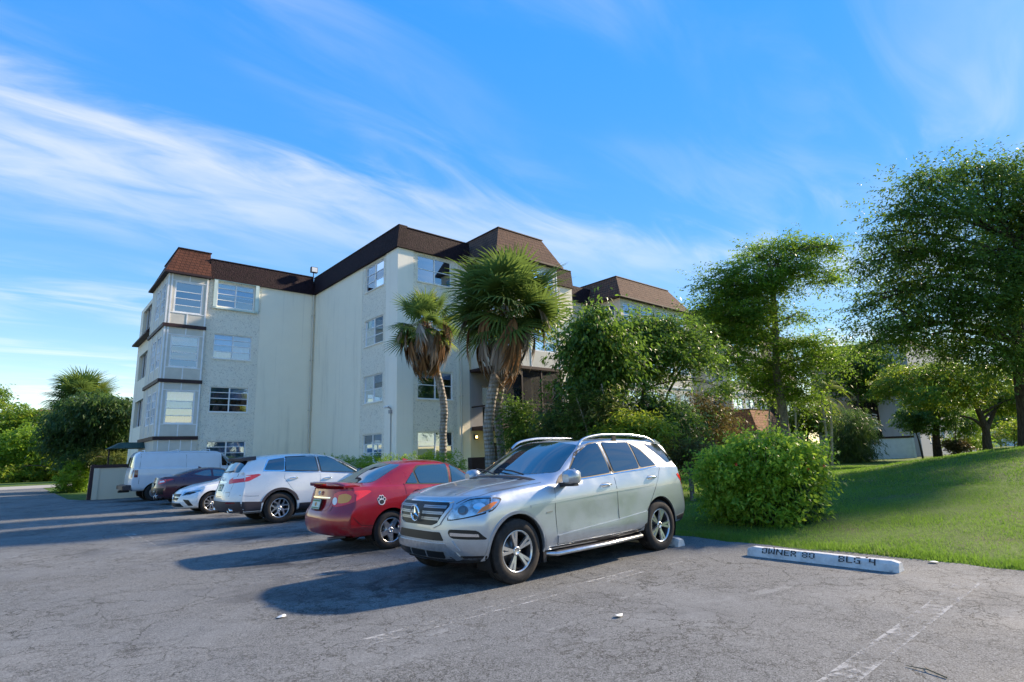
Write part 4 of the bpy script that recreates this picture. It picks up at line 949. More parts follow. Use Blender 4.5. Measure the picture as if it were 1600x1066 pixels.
b = MB(); b.hexa([(2.78, 34.24, -.05), (2.93, 34.24, -.05), (2.93, 34.5, -.05), (2.78, 34.5, -.05), (2.82, 34.24, 1.66), (2.97, 34.24, 1.66), (2.97, 34.5, 1.66), (2.82, 34.5, 1.66)]); tag(b.build('gate_post', M['band_brown']), 'dark brown post at the free end of the cream wall', 'post')
# awning over the carport behind the wall
simple('awning_green', (.035, .075, .060), .7, var=.2)
aw = thing('awning', 'dark green awning beside the building wing above the low cream wall', 'awning', (5.3, 36.4, 0)); b = MB(); b.hexa([(-1.7, -1.0, 2.45), (1.0, -1.0, 2.45), (1.0, 1.2, 2.45), (-1.7, 1.2, 2.45), (-1.2, -.6, 2.75), (1.0, -.6, 2.75), (1.0, .8, 2.75), (-1.2, .8, 2.75)]); b.build('canopy', M['awning_green'], aw)
for x, y in ((-1.5, 1.1), (.2, 1.1)):
    b = MB(); b.tube([(x, y, 0), (x, y, 2.47)], .04, 6); b.build('awning_post', M['iron_brown'], aw)
# far buildings
def far_house(px, py0, py1, depth, w, mat_w, mat_r, label, dd=10., windows=True):
    c = at_depth(px, 735, depth); top = at_depth(px, py0, depth).z; ev = at_depth(px, py1, depth).z; root = thing('far_building', label, 'building', (c.x, c.y, 0), YAW-math.pi/2)
    b = MB(); b.box((-w/2, 0, -.3), (w/2, dd, ev)); b.build('wall', M[mat_w], root); b = MB(); b.hexa([(-w/2-.6, -.6, ev+.003), (w/2+.6, -.6, ev+.003), (w/2+.6, dd+.6, ev+.003), (-w/2-.6, dd+.6, ev+.003), (-w/2+2.5, 2.5, top), (w/2-2.5, 2.5, top), (w/2-2.5, dd-2.5, top), (-w/2+2.5, dd-2.5, top)]); b.build('roof', M[mat_r], root)
    if windows:
        n = int(w/3.2); nf = max(1, int(ev/3))
        for k in range(nf):
            for i in range(n):
                x = -w/2+1.2+i*3.2; f = MB(); f.box((x, -.04, k*3+1.0), (x+1.5, -.003, k*3+2.4)); o = f.build('window', M['trim_white'], root)
                g = MB(); g.box((x+.07, -.06, k*3+1.07), (x+1.43, -.041, k*3+2.33)); g.build('pane', M['glass_mid'], o)
simple('tile_orange', (.30, .115, .055), .85, var=.25, vscale=1.)
far_house(66, 636, 655, 105, 14, 'wall_cream', 'tile_orange', 'distant cream building with an orange tiled roof beyond the roadside trees')
far_house(1490, 640, 668, 95, 26, 'wall_white', 'flat_roof', 'distant pale building glimpsed between the tree trunks beyond the mound')

# ------------------------------------------------------------------ plants
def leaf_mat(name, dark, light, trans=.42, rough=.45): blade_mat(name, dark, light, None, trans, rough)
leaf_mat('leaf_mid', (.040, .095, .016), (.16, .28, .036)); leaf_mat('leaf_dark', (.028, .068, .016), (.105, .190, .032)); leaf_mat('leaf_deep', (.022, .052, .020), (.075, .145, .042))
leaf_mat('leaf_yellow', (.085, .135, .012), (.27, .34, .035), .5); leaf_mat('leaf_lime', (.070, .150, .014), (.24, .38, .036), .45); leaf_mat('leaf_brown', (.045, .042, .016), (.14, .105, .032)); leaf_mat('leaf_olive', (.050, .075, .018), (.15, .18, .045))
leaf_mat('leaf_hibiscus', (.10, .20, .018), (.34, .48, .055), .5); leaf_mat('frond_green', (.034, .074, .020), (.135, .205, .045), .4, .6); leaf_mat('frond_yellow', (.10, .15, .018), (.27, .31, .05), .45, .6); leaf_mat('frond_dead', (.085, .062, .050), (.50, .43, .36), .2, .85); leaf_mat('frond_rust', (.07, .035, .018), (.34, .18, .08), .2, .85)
def bark(name, a, b_, sx=18., ring=0.):
    k = NM(name); v = k.co('Position', (1, 1, .22)); n = k.noise(v, sx, 6, .7); c = k.mix(k.ramp(n, .3, .7), a, b_)
    c = k.mix(k.ramp(k.noise(k.co('Position'), 2.3, 6, .7), .52, .72, 0, .5), c, tuple(q*.4 for q in a)); h = n
    if ring:
        w = k.wave(k.co('Position', (.1, .1, 1)), ring, 3., 'Z'); h = k.math('ADD', n, k.math('MULTIPLY', w, .7)); c = k.mix(k.math('MULTIPLY', w, .18), c, tuple(q*.5 for q in a))
    M[name] = k.done(k.bsdf(c, .95, 0, .2, k.bump(h, .9, .05)))
bark('bark_grey', (.10, .085, .070), (.25, .225, .195)); bark('bark_brown', (.035, .028, .022), (.10, .082, .065)); bark('bark_palm', (.20, .18, .16), (.46, .43, .39), 14., 2.2); bark('bark_pale', (.28, .25, .20), (.50, .46, .39)); bark('stem_pale', (.30, .30, .24), (.48, .46, .38), 10, 3.)
def leaf_cloud(clumps, n, size, seed, aspect=.42, twig=.28, flat=.5, droop=.3, per=14, shell=.75, loose=.26):
    """clumps: (centre, (rx,ry,rz)); leaves grow in sprays of `per` round twig points spread over each clump"""
    g = np.random.default_rng(seed); vol = np.array([c[1][0]*c[1][1]+c[1][1]*c[1][2]+c[1][0]*c[1][2] for c in clumps]); cnt = np.maximum(1, (n/per*vol/vol.sum()).astype(int)); P = []; O = []
    for (c, r), m in zip(clumps, cnt):
        d = g.normal(size=(m, 3)); d /= np.linalg.norm(d, axis=1)[:, None]; rad = np.where(g.random(m) < shell, g.uniform(.72, 1.05, m), g.random(m)**.5*.8)
        # uneven outline: radius swells and shrinks with direction
        rad *= 1+.22*np.sin(d[:, 0]*5+c[0])*np.sin(d[:, 1]*4+c[1]*2)+.15*np.sin(d[:, 2]*7+c[2])
        p = np.array(c)+d*rad[:, None]*np.array(r); P.append(p); O.append(d)
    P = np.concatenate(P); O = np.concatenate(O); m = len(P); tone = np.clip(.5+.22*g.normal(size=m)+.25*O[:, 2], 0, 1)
    # each spray is a short twig pointing outwards; its leaves are strung along it
    T = O*.75+g.normal(size=O.shape)*.55; T[:, 2] = T[:, 2]*flat-droop*.35; T /= np.linalg.norm(T, axis=1)[:, None]
    u = g.uniform(-.35, 1., (m*per, 1))*np.repeat(g.uniform(.5, 1.5, m), per)[:, None]
    Q = np.repeat(P, per, 0)+np.repeat(T, per, 0)*u*twig*1.55+g.normal(size=(m*per, 3))*twig*loose*np.array([1, 1, max(.45, flat)])
    Q[:, 2] -= (np.maximum(u[:, 0], 0)**2)*twig*.35*(1-flat*.5)
    D = np.repeat(T, per, 0)*.55+g.normal(size=(m*per, 3))*.65; D[:, 2] = D[:, 2]*max(flat, .5)-droop; D /= np.linalg.norm(D, axis=1)[:, None]
    N = g.normal(size=D.shape)*.6+np.array([0, 0, 1.]); S = np.cross(D, N); S /= np.linalg.norm(S, axis=1)[:, None]+1e-6; U = np.cross(S, D)
    L = (size*g.uniform(.6, 1.3, len(Q)))[:, None]; W = L*aspect*.5
    V = np.stack([Q, Q+D*L*.45+S*W+U*L*.05, Q+D*L-np.array([0, 0, 1.])*L*.12, Q+D*L*.45-S*W+U*L*.05], 1).reshape(-1, 3)
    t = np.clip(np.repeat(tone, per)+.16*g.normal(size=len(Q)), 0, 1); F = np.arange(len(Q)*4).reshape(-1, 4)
    return V, F, np.repeat(t, 4)
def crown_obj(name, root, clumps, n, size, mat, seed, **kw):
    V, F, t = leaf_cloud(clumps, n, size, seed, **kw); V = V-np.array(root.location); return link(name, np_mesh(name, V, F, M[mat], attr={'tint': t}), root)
def bend(a, b_, sag, n, rr):
    a, b_ = Vector(a), Vector(b_); L = (b_-a).length; o = []
    w1 = Vector((rr.uniform(-1, 1), rr.uniform(-1, 1), rr.uniform(-.4, 1)))*L*.10
    for i in range(n+1):
        t = i/n; o.append(a.lerp(b_, t)+w1*math.sin(math.pi*t)+Vector((0, 0, sag*L*math.sin(math.pi*t))))
    return o
def tree(name, label, base, trunk, clumps, n, size, leaf, barkm, seed, r0=.2, group=None, cat='tree', limbs=1, fork=.55, stems=None, leaf2=None, share2=.25, **kw):
    base = Vector(base); root = thing(name, label, cat, base, 0, group); rr = random.Random(seed); t = MB()
    tp = [Vector(p) for p in ([base-Vector((0, 0, .3))]+list(trunk))]; m = len(tp); pts = [tuple(q) for q in cat_interp(np.array([tuple(p) for p in tp]), 4)] if m > 2 else tp
    k = len(pts); t.tube([Vector(p)-base for p in pts], [r0*(1.25 if i == 0 else 1)*(1-.62*i/(k-1)) for i in range(k)], 10)
    for st in stems or []: t.tube([Vector(p)-base for p in bend(st[0], st[1], .04, 6, rr)], [st[2]*(1-.6*i/6) for i in range(7)], 7)
    top = Vector(pts[-1])
    for ci, (c, r) in enumerate(clumps):
        c = Vector(c); cand = [(Vector(p)-c).length+max(0, p[2]-c.z)*1.5 for p in pts[int(k*fork):]] or [0]; j = int(k*fork)+cand.index(min(cand)); a = Vector(pts[min(j, k-1)])
        rad = r0*(1-.62*j/(k-1))*.55
        bp = bend(a, c, .10, 6, rr); t.tube([p-base for p in bp], [max(.012, rad*(1-.85*i/6)) for i in range(7)], 6)
        for q in range(limbs):
            d = Vector((rr.uniform(-1, 1)*r[0], rr.uniform(-1, 1)*r[1], rr.uniform(-.5, 1)*r[2])); s0 = bp[3+q % 3]; b2 = bend(s0, c+d, .08, 4, rr); t.tube([p-base for p in b2], [max(.008, rad*.45*(1-.85*i/4)) for i in range(5)], 5)
    t.build('trunk', M[barkm], root); crown_obj('crown', root, clumps, int(n*(1-share2)) if leaf2 else n, size, leaf, seed, **kw)
    if leaf2: crown_obj('crown', root, clumps, int(n*share2), size, leaf2, seed+50, **kw)
    return root
def blobs(depth, lst, seed, jit=.8, thick=1., grow=1.):
    """crown masses given as (px, py, rx, ry) at a tree's own distance, spread in depth through the crown's volume"""
    rr = random.Random(seed); o = []
    for px, py, rx, ry in lst:
        rx *= grow; ry *= grow
        s = depth/F_PX; off = rr.uniform(-1, 1)*jit*rx*s; c = at_depth(px, py, depth+off); o.append((tuple(c), (rx*s*.95, rx*s*thick*.95, ry*s)))
    return o
def gz(p): return Vector((p.x, p.y, float(terrain_z(p.x, p.y)) if p.x > 8.7 else 0.))
def foot(px, depth): p = at_depth(px, 700, depth); return gz(p)
def up(px, py, depth): return at_depth(px, py, depth)

# --- fan palms
def frond_mesh(name, mat, seed, pet=1.0, rad=1.0, nseg=40, droop=.35, spread=150, curl=.3, wm=1.):
    droop_r = 'dead' in name
    rr = random.Random(seed); V = []; F = []; T = []
    def quad(a, b_, c, d, t):
        k = len(V); V.extend([tuple(a), tuple(b_), tuple(c), tuple(d)]); F.append((k, k+1, k+2, k+3)); T.extend([t]*4)
    # petiole along +x, sagging
    pp = [Vector((pet*i/5, 0, -.06*pet*(i/5)**2)) for i in range(6)]
    for i in range(5):
        for w in (Vector((0, .016, 0)), Vector((0, 0, .012))): quad(pp[i]-w, pp[i+1]-w*.7, pp[i+1]+w*.7, pp[i]+w, .75)
    o = pp[-1]
    for s in range(nseg):
        f = (s/(nseg-1)-.5)*2; a = R(spread)*f/1.0*.5*1.9; L = rad*(1-.28*abs(f)**1.5)*rr.uniform(.85, 1.1); d = Vector((math.cos(a), math.sin(a), 0)); fold = .10*(1 if s % 2 else -1); side = Vector((-d.y, d.x, 0)) if not droop_r else Vector((.35*math.sin(s*1.7), 1, 0)).normalized(); L *= rr.uniform(.55, 1.15) if droop_r else 1.; w0 = rad*.028*wm; tone = rr.uniform(.1, 1.) if droop_r else rr.uniform(.2, .85)
        dr = droop*rr.uniform(.7, 1.35); st = o+Vector((0, 0, 0))
        P = []
        for i in range(5):
            t = i/4
            if droop_r:      # a dead blade folds down at the end of its stalk and hangs
                hd = Vector((.34*math.sin(t*1.3)+.05, math.sin(a*.55)*.55*t, 0)); P.append(st+Vector((hd.x*L, hd.y*L, -L*(t**1.15)*math.cos(a*.4)+.06*L*math.sin(t*3)))); continue
            z = .10*rad*math.sin(t*1.7)*(1-abs(f)*.4)-dr*rad*t**2.4-curl*rad*abs(f)*t*.35; P.append(st+d*(L*t*(1-.12*dr*t*t))+Vector((0, 0, z)))
        wd = [w0*.35, w0*1.0, w0*1.05, w0*.7, .003]
        for i in range(4):
            n0 = side*wd[i]; n1 = side*wd[i+1]; z0 = Vector((0, 0, fold*wd[i])); z1 = Vector((0, 0, fold*wd[i+1])); quad(P[i]-n0-z0, P[i+1]-n1-z1, P[i+1]+n1+z1, P[i]+n0+z0, min(1, tone+.1*i/4))
    return np_mesh(name, V, F, M[mat], attr={'tint': T})
FR = {'g': [frond_mesh('frond', 'frond_green', 10+i, pet=.95, rad=1.02, nseg=32, droop=.04+.11*i, spread=160, wm=1.15) for i in range(4)], 'y': [frond_mesh('frond', 'frond_yellow', 30+i, pet=.95, rad=1.0, nseg=32, droop=.05+.15*i, spread=160, wm=1.15) for i in range(2)],
      'd': [frond_mesh('dead_frond', 'frond_dead', 40+i, pet=.92, rad=.95, nseg=22, droop=.15+.3*i, spread=75, curl=.5, wm=1.3) for i in range(3)], 'r': [frond_mesh('dead_frond', 'frond_rust', 50+i, pet=.95, rad=.92, nseg=20, droop=.2+.3*i, spread=80, curl=.6, wm=1.25) for i in range(2)]}
def fan_palm(label, base, trunk, scale, n_green, n_dead, seed, r=.17, rust=.3, lean=(0, 0), trunks=(), group='fan palms by the building'):
    base = Vector(base); root = thing('fan_palm', label, 'palm', base, 0, group); rr = random.Random(seed)
    pts = cat_interp(np.array([tuple(Vector(p)-base) for p in [base-Vector((0, 0, .3))]+trunk]), 5); t = MB(); k = len(pts)
    t.tube([Vector(p) for p in pts], [r*(1.25-.25*min(1, i/4))*(1+.05*math.sin(i*2.3)) for i in range(k)], 14); t.build('trunk', M['bark_palm'], root)
    for tr in trunks:
        q = MB(); pq = cat_interp(np.array([tuple(Vector(p)-base) for p in tr]), 5); q.tube([Vector(p) for p in pq], [r*.85*(1+.05*math.sin(i*2.1)) for i in range(len(pq))], 12); q.build('trunk', M['bark_palm'], root)
    top = Vector(pts[-1])
    # old leaf bases round the neck
    for i in range(26):
        a = rr.uniform(0, 6.28); z = rr.uniform(-1.1, .05)*scale; b = MB(); d = Vector((math.cos(a), math.sin(a), 0)); p = top+Vector((0, 0, z)); b.tube([p+d*r*.7, p+d*(r+.10)+Vector((0, 0, .16)), p+d*(r+.2)+Vector((0, 0, .36))], [.035, .028, .012], 5); b.build('leaf_base', M['frond_rust'], root)
    def place(kind, el, az, s, z):
        me = rr.choice(FR[kind]); o = link('frond' if kind in 'gy' else 'dead_frond', me, root); d = Vector((math.cos(az)*math.cos(el), math.sin(az)*math.cos(el), math.sin(el)))
        xq = d.to_track_quat('X', 'Z'); o.rotation_mode = 'QUATERNION'; from mathutils import Quaternion
        o.rotation_quaternion = Quaternion(d, rr.uniform(-.5, .5) if kind in 'gy' else rr.uniform(-.35, .35)) @ xq; o.location = top+Vector((0, 0, z)); o.scale = (s,)*3
    ga = math.pi*(3-math.sqrt(5))
    for i in range(n_green):
        f = i/n_green; el = R(86-128*f**.95)+rr.uniform(-.1, .1); k_ = 'y' if (math.cos(i*ga) > .35 and rr.random() < .45) else 'g'; place(k_, el, i*ga+rr.uniform(-.2, .2), scale*rr.uniform(.85, 1.1)*(.82+.18*min(1, f*3)), .12-.25*f)  # yellow fronds kept to the sunward side: sunlight put into their colour
    for i in range(n_dead):
        f = i/n_dead; place('r' if rr.random() < rust else 'd', R(4-62*f**.8)+rr.uniform(-.15, .15), i*ga+rr.uniform(-.3, .3), scale*rr.uniform(.78, 1.15), .0-.7*f*scale)
    return root

d2 = 20.5; b2 = foot(768, d2)

fan_palm('tall twin-trunked fan palm with a full green crown beside the balcony bay', b2, [up(764, 690, d2), up(763, 660, d2), up(772, 600, d2), up(784, 530, d2), up(791, 478, d2)], 1.30, 64, 30, 5, r=.185, rust=.24, trunks=[[foot(786, d2+.5)-Vector((0, 0, .3)), up(782, 690, d2+.5), up(777, 640, d2+.4), up(784, 590, d2+.2), up(790, 540, d2)]])
d1 = 23.2; b1 = foot(693, d1)
fan_palm('smaller fan palm with a long skirt of dead leaves beside the corner windows', b1, [up(692, 680, d1), up(694, 640, d1), up(686, 595, d1), up(672, 545, d1), up(667, 505, d1)], .95, 24, 62, 9, r=.15, rust=.30)

# --- left side of the drive
dl = 40.
tree('umbrella_tree', 'dark umbrella tree with drooping leaflets beside the awning', foot(150, dl), [up(152, 720, dl), up(155, 690, dl), up(150, 655, dl)], blobs(dl, [(150, 640, 42, 28), (112, 660, 34, 28), (95, 685, 26, 24), (130, 690, 38, 26), (178, 675, 34, 26), (205, 650, 24, 24), (170, 640, 30, 22), (195, 690, 34, 18), (145, 715, 40, 18)], 3), 30000, .30, 'leaf_deep', 'bark_grey', 21, .20, leaf2='leaf_dark', aspect=.30, twig=.45, droop=.75, per=10, limbs=2)
pb = foot(128, 46); fan_palm('bushy fan palm rising behind the umbrella tree', pb, [up(128, 690, 46), up(128, 640, 46), up(127, 625, 46)], 1.55, 44, 10, 15, r=.22, group='fan palms by the building')
dg = 78.
tree('roadside_tree', 'bright green tree with a pale forked trunk beyond the cross road', foot(41, dg), [up(43, 735, dg), up(47, 715, dg), up(52, 695, dg)], blobs(dg, [(50, 690, 34, 26), (75, 705, 26, 22), (30, 700, 32, 26), (62, 725, 30, 18), (85, 728, 20, 16), (20, 728, 28, 18)], 4), 22000, .42, 'leaf_lime', 'bark_pale', 23, .32, leaf2='leaf_mid', twig=.7, stems=[(up(43, 735, dg), up(57, 700, dg), .2)], group='trees beyond the cross road')
tree('roadside_tree', 'darker leafy tree rising over the orange roof beyond the cross road', foot(18, 84), [up(18, 730, 84), up(20, 680, 84)], blobs(84, [(22, 655, 36, 26), (50, 660, 26, 18), (8, 680, 34, 28), (-30, 660, 44, 50), (-40, 715, 44, 30), (0, 615, 14, 12)], 5), 22000, .45, 'leaf_mid', 'bark_brown', 24, .3, leaf2='leaf_yellow', twig=.7, group='trees beyond the cross road')
crn = random.Random(2)
tree('roadside_tree', 'low yellow-green shrub tree beside the pale-trunked tree beyond the cross road', foot(92, 74), [up(92, 735, 74), up(92, 725, 74)], blobs(74, [(92, 725, 24, 22), (70, 738, 20, 14), (110, 735, 22, 16), (55, 742, 16, 10), (15, 742, 24, 12)], 6), 12000, .34, 'leaf_yellow', 'bark_brown', 25, .2, leaf2='leaf_mid', group='trees beyond the cross road')
for i, (px, d, w) in enumerate(((-60, 95, 70), (190, 70, 40), (240, 90, 50))):
    tree('background_tree', ('dense tree at the far end of the drive', 'leafy tree behind the awning and umbrella tree', 'tree standing behind the building wing')[i], foot(px, d), [up(px, 700, d), up(px, 670, d)], blobs(d, [(px, 680, w, 30), (px+w*.5, 700, w*.6, 26), (px-w*.5, 700, w*.6, 26)], 60+i), 9000, .5, 'leaf_mid', 'bark_brown', 70+i, .3, group='background trees')
ds = 37.2
tree('rounded_shrub', 'bright green rounded shrub at the end of the cream wall', foot(112, ds), [up(112, 765, ds)], blobs(ds, [(114, 745, 20, 20), (128, 742, 13, 20), (104, 755, 14, 14), (118, 728, 12, 8), (130, 760, 10, 10)], 8), 9000, .13, 'leaf_lime', 'bark_brown', 26, .08, cat='shrub', twig=.16, fork=.2)
tree('ground_shrub', 'low dark shrub at the foot of the rounded green shrub', foot(98, ds-.6), [up(98, 772, ds-.6)], blobs(ds-.6, [(98, 770, 12, 7), (110, 772, 12, 6), (122, 773, 10, 5)], 9), 2500, .16, 'leaf_dark', 'bark_brown', 27, .04, cat='shrub', twig=.15, fork=.2)
tree('wall_shrub', 'thin olive shrub growing behind the cream wall', foot(175, 37.5), [up(175, 735, 37.5), up(175, 722, 37.5)], blobs(37.5, [(165, 716, 22, 10), (190, 718, 18, 9), (150, 712, 16, 10)], 10), 3500, .16, 'leaf_olive', 'bark_grey', 28, .06, cat='shrub', twig=.25, fork=.2)
# globe lamp post by the road
p = on_ground(17, 752); lp = thing('globe_lamp', 'short lamp post with a white globe by the cross road', 'lamp', (p.x, p.y, 0)); b = MB(); b.tube([(0, 0, 0), (0, 0, 1.35)], .06, 8); b.build('post', M['iron_brown'], lp); b = MB(); b.lathe([(-.22, .06), (-.15, .17), (0, .22), (.15, .17), (.22, .0)], 14, 'z', (0, 0, 1.55)); b.build('globe', M['trim_white'], lp)

# --- hedge along the wall
hg = thing('hedge', 'clipped bright green hedge along the foot of the building corner', 'hedge', (11.6, 22., 0))
hc = [((11.6+.15*math.sin(i*2.1), 16.5+i*.52, z_), (.46, .55, .42)) for i in range(31) for z_ in (.45, 1.18+.04*math.sin(i*1.7))]
crown_obj('foliage', hg, hc, 60000, .075, 'leaf_lime', 31, twig=.10, per=12, flat=.9, droop=0)
b = MB(); [b.tube([(c[0][0]-11.6, c[0][1]-22, -.05), (c[0][0]-11.6, c[0][1]-22, .7)], .02, 5) for c in hc]; b.build('stems', M['bark_brown'], hg)
b = MB(); b.box((13.2, 17.6, -.1), (16.2, 17.85, 1.42)); tag(b.build('planter_wall', M['band_brown']), 'low dark brown wall at the foot of the twin-trunked palm', 'wall')

# --- shrubs and small trees in front of the balconies
def shrub(label, px, d, lst, n, size, leaf, seed, leaf2=None, name='leafy_shrub', group='shrubs in front of the balconies', barkm='bark_grey', r0=.07, **kw):
    f = foot(px, d); kw.setdefault('twig', .36); return tree(name, label, f, [up(px, 700, d), up(px, min(q[1] for q in lst)+20, d)], blobs(d, lst, seed), n, size, leaf, barkm, seed, r0, group, 'shrub', fork=.15, leaf2=leaf2, **kw)
shrub('dark shrub climbing the balcony railing beside the twin-trunked palm', 815, 19.8, [(812, 650, 18, 22), (822, 675, 22, 20), (812, 695, 16, 16), (835, 700, 18, 14)], 8000, .13, 'leaf_dark', 101, 'leaf_mid')
shrub('grey-green shrub before the right end of the balcony', 868, 18.2, [(872, 660, 18, 20), (885, 650, 16, 22), (868, 685, 22, 16), (848, 695, 16, 12)], 8000, .12, 'leaf_deep', 102, 'leaf_olive')
d = 18.0; f = foot(925, d)
tree('glossy_tree', 'round glossy tree with big hanging leaves in front of the end wall', f, [up(922, 660, d), up(918, 600, d), up(920, 555, d)], blobs(d, [(922, 512, 30, 20), (945, 540, 40, 28), (908, 545, 20, 26), (918, 580, 26, 24), (952, 580, 32, 26), (905, 612, 16, 16), (930, 488, 16, 14)], 11), 14000, .17, 'leaf_mid', 'bark_grey', 111, .12, 'trees in front of the far balconies', leaf2='leaf_dark', share2=.45, stems=[(f, up(905, 570, d), .08), (f, up(950, 600, d), .07)], droop=.7, twig=.60, limbs=3, aspect=.45, shell=.55, loose=.22)
d = 20.5; f = foot(1000, d)
tree('spreading_tree', 'spreading small-leaved tree with dark crossing branches before the far balconies', f, [up(1000, 660, d), up(1005, 620, d), up(1010, 570, d)], blobs(d, [(985, 515, 34, 18), (1030, 512, 38, 20), (1065, 528, 36, 20), (1000, 545, 42, 22), (1050, 555, 40, 18), (1095, 560, 26, 14), (975, 575, 28, 20), (1020, 585, 30, 12), (1130, 605, 22, 9), (965, 530, 28, 24)], 12), 24000, .14, 'leaf_mid', 'bark_brown', 112, .13, 'trees in front of the far balconies', leaf2='leaf_dark', share2=.5, stems=[(f, up(1075, 560, d), .08), (f, up(960, 560, d), .07)], limbs=4, twig=.62, shell=.55, per=22, loose=.16)
shrub('tall loose shrub with pale bare stems in front of the end wall', 930, 16.8, [(905, 650, 24, 26), (940, 640, 26, 26), (920, 680, 34, 22), (965, 670, 26, 26)], 11000, .15, 'leaf_olive', 103, 'leaf_mid', barkm='bark_pale', stems=[(foot(925, 16.8), up(940, 600, 16.8), .035), (foot(915, 16.8), up(900, 620, 16.8), .03)], aspect=.22, droop=.1)
shrub('yellow-green croton shrub behind the roof of the silver SUV', 985, 15.8, [(975, 668, 24, 18), (1005, 665, 24, 16), (955, 685, 20, 14), (1025, 678, 18, 14), (990, 690, 26, 14)], 9000, .14, 'leaf_yellow', 104, 'leaf_mid', aspect=.3)
shrub('grey-green rounded shrub right of the croton shrub', 1040, 17.5, [(1035, 650, 28, 26), (1065, 660, 24, 24), (1045, 685, 30, 18), (1015, 640, 22, 22)], 10000, .12, 'leaf_deep', 105, 'leaf_mid')
shrub('thin brownish shrub beside the pavilion roof', 1105, 21., [(1095, 640, 26, 26), (1120, 655, 26, 28), (1085, 680, 24, 22), (1130, 690, 24, 18)], 9000, .14, 'leaf_brown', 106, 'leaf_olive', aspect=.25)
shrub('dry brown shrub behind the tail of the silver SUV', 1075, 15.2, [(1070, 705, 20, 16), (1090, 715, 18, 16), (1060, 725, 14, 12)], 5000, .11, 'leaf_brown', 107, 'leaf_olive', aspect=.22, droop=-.2)

# --- open-crowned tree with layered branches
d = 31.5; f = foot(1226, d)
tree('layered_tree', 'tall open-crowned tree with layered feathery branches beside the pavilion', f, [up(1224, 650, d), up(1214, 590, d), up(1212, 520, d), up(1208, 460, d), up(1205, 420, d)],
     blobs(d, [(1150, 425, 34, 13), (1190, 398, 34, 13), (1235, 385, 30, 11), (1275, 390, 30, 10), (1300, 388, 16, 8), (1255, 420, 30, 10), (1290, 435, 26, 9), (1120, 450, 32, 14), (1165, 455, 34, 16), (1210, 440, 26, 12), (1110, 485, 26, 16), (1150, 490, 34, 18), (1190, 485, 26, 16), (1130, 525, 30, 16), (1175, 530, 32, 16), (1245, 500, 20, 8), (1225, 540, 26, 12), (1270, 540, 34, 12), (1150, 565, 34, 16), (1195, 575, 40, 14), (1245, 580, 40, 13), (1295, 560, 34, 12), (1215, 610, 34, 14), (1255, 620, 26, 12), (1180, 600, 30, 12), (1130, 505, 34, 24), (1168, 508, 36, 24), (1192, 455, 34, 22), (1150, 455, 30, 22), (1225, 420, 30, 16)], 13, thick=.9, grow=1.14),
     82000, .165, 'leaf_mid', 'bark_grey', 113, .27, leaf2='leaf_lime', share2=.35, limbs=4, twig=.72, flat=.45, droop=.12, fork=.35, shell=.6, per=24, loose=.15)
# --- slender palms, bamboo clump, small trees behind
sp_ = [(1202, 690, 600, 36), (1227, 700, 590, 37), (1241, 712, 600, 38), (1288, 722, 600, 37), (1297, 722, 590, 37.5)]
def feather_palm(label, px, py_top, d, seed, n=13, ln=1.9):
    f = foot(px, d); root = thing('slender_palm', label, 'palm', f, 0, 'slender palms beside the pavilion'); rr = random.Random(seed); top = up(px+rr.uniform(-4, 4), py_top, d)-f; b = MB(); mid = top*.5+Vector((rr.uniform(-.15, .15), rr.uniform(-.15, .15), 0)); b.tube([(0, 0, -.2), mid, top], [.085, .07, .055], 8); b.build('trunk', M['stem_pale'], root)
    for i in range(n):
        az = i*2.4; el = rr.uniform(-.2, 1.2); V = []; F = []; T = []; L = ln*rr.uniform(.8, 1.1); hd = Vector((math.cos(az), math.sin(az), 0)); prev = None
        for s in range(22):
            t = s/21; p = top+hd*L*math.cos(el)*t*(1-.2*t)+Vector((0, 0, L*(math.sin(el)*t-.75*t*t))); sd = Vector((-hd.y, hd.x, 0)); ll = .48*math.sin(math.pi*(.12+.85*t))
            for sg in (-1, 1):
                tip = p+sd*sg*ll*.8+hd*ll*.45-Vector((0, 0, ll*.45)); k = len(V); w = hd*.022; V += [tuple(p-w), tuple(p+w), tuple(tip)]; F.append((k, k+1, k+2)); T += [rr.uniform(.2, .9)]*3
            if prev is not None:
                k = len(V); w = sd*.014; V += [tuple(prev-w), tuple(prev+w), tuple(p)]; F.append((k, k+1, k+2)); T += [.5]*3
            prev = p
        link('frond', np_mesh('frond', V, F, M['frond_yellow' if rr.random() < .6 else 'frond_green'], attr={'tint': T}), root)
feather_palm('slender pale-stemmed palm with yellow fronds next to the bamboo clump', 1296, 605, 37., 41); feather_palm('thin palm stem rising close beside the layered tree', 1241, 600, 38., 42, 9); feather_palm('slender palm between the layered tree and the bamboo clump', 1287, 620, 36., 43, 10, 1.6); feather_palm('thin leaning palm stem in front of the dark balconies', 1203, 625, 40., 44, 8, 1.5)
def clump_tree(name, label, px, d, lst, n, size, leaf, seed, r0=.16, leaf2=None, trunk=None, barkm='bark_brown', group='trees beyond the mound', **kw):
    f = foot(px, d); tr = trunk or [up(px, 690, d), up(px, 660, d)]; return tree(name, label, f, tr, blobs(d, lst, seed), n, size, leaf, barkm, seed, r0, group, leaf2=leaf2, **kw)
clump_tree('bamboo_clump', 'dark drooping bamboo clump next to the low white wall', 1328, 41, [(1330, 665, 26, 26), (1345, 690, 22, 24), (1315, 695, 24, 26), (1330, 710, 28, 16), (1350, 665, 14, 20)], 16000, .26, 'leaf_deep', 121, .07, 'leaf_dark', aspect=.16, droop=1.1, twig=.45, stems=[(foot(1320+6*i, 41), up(1312+10*i, 650, 41), .04) for i in range(5)])
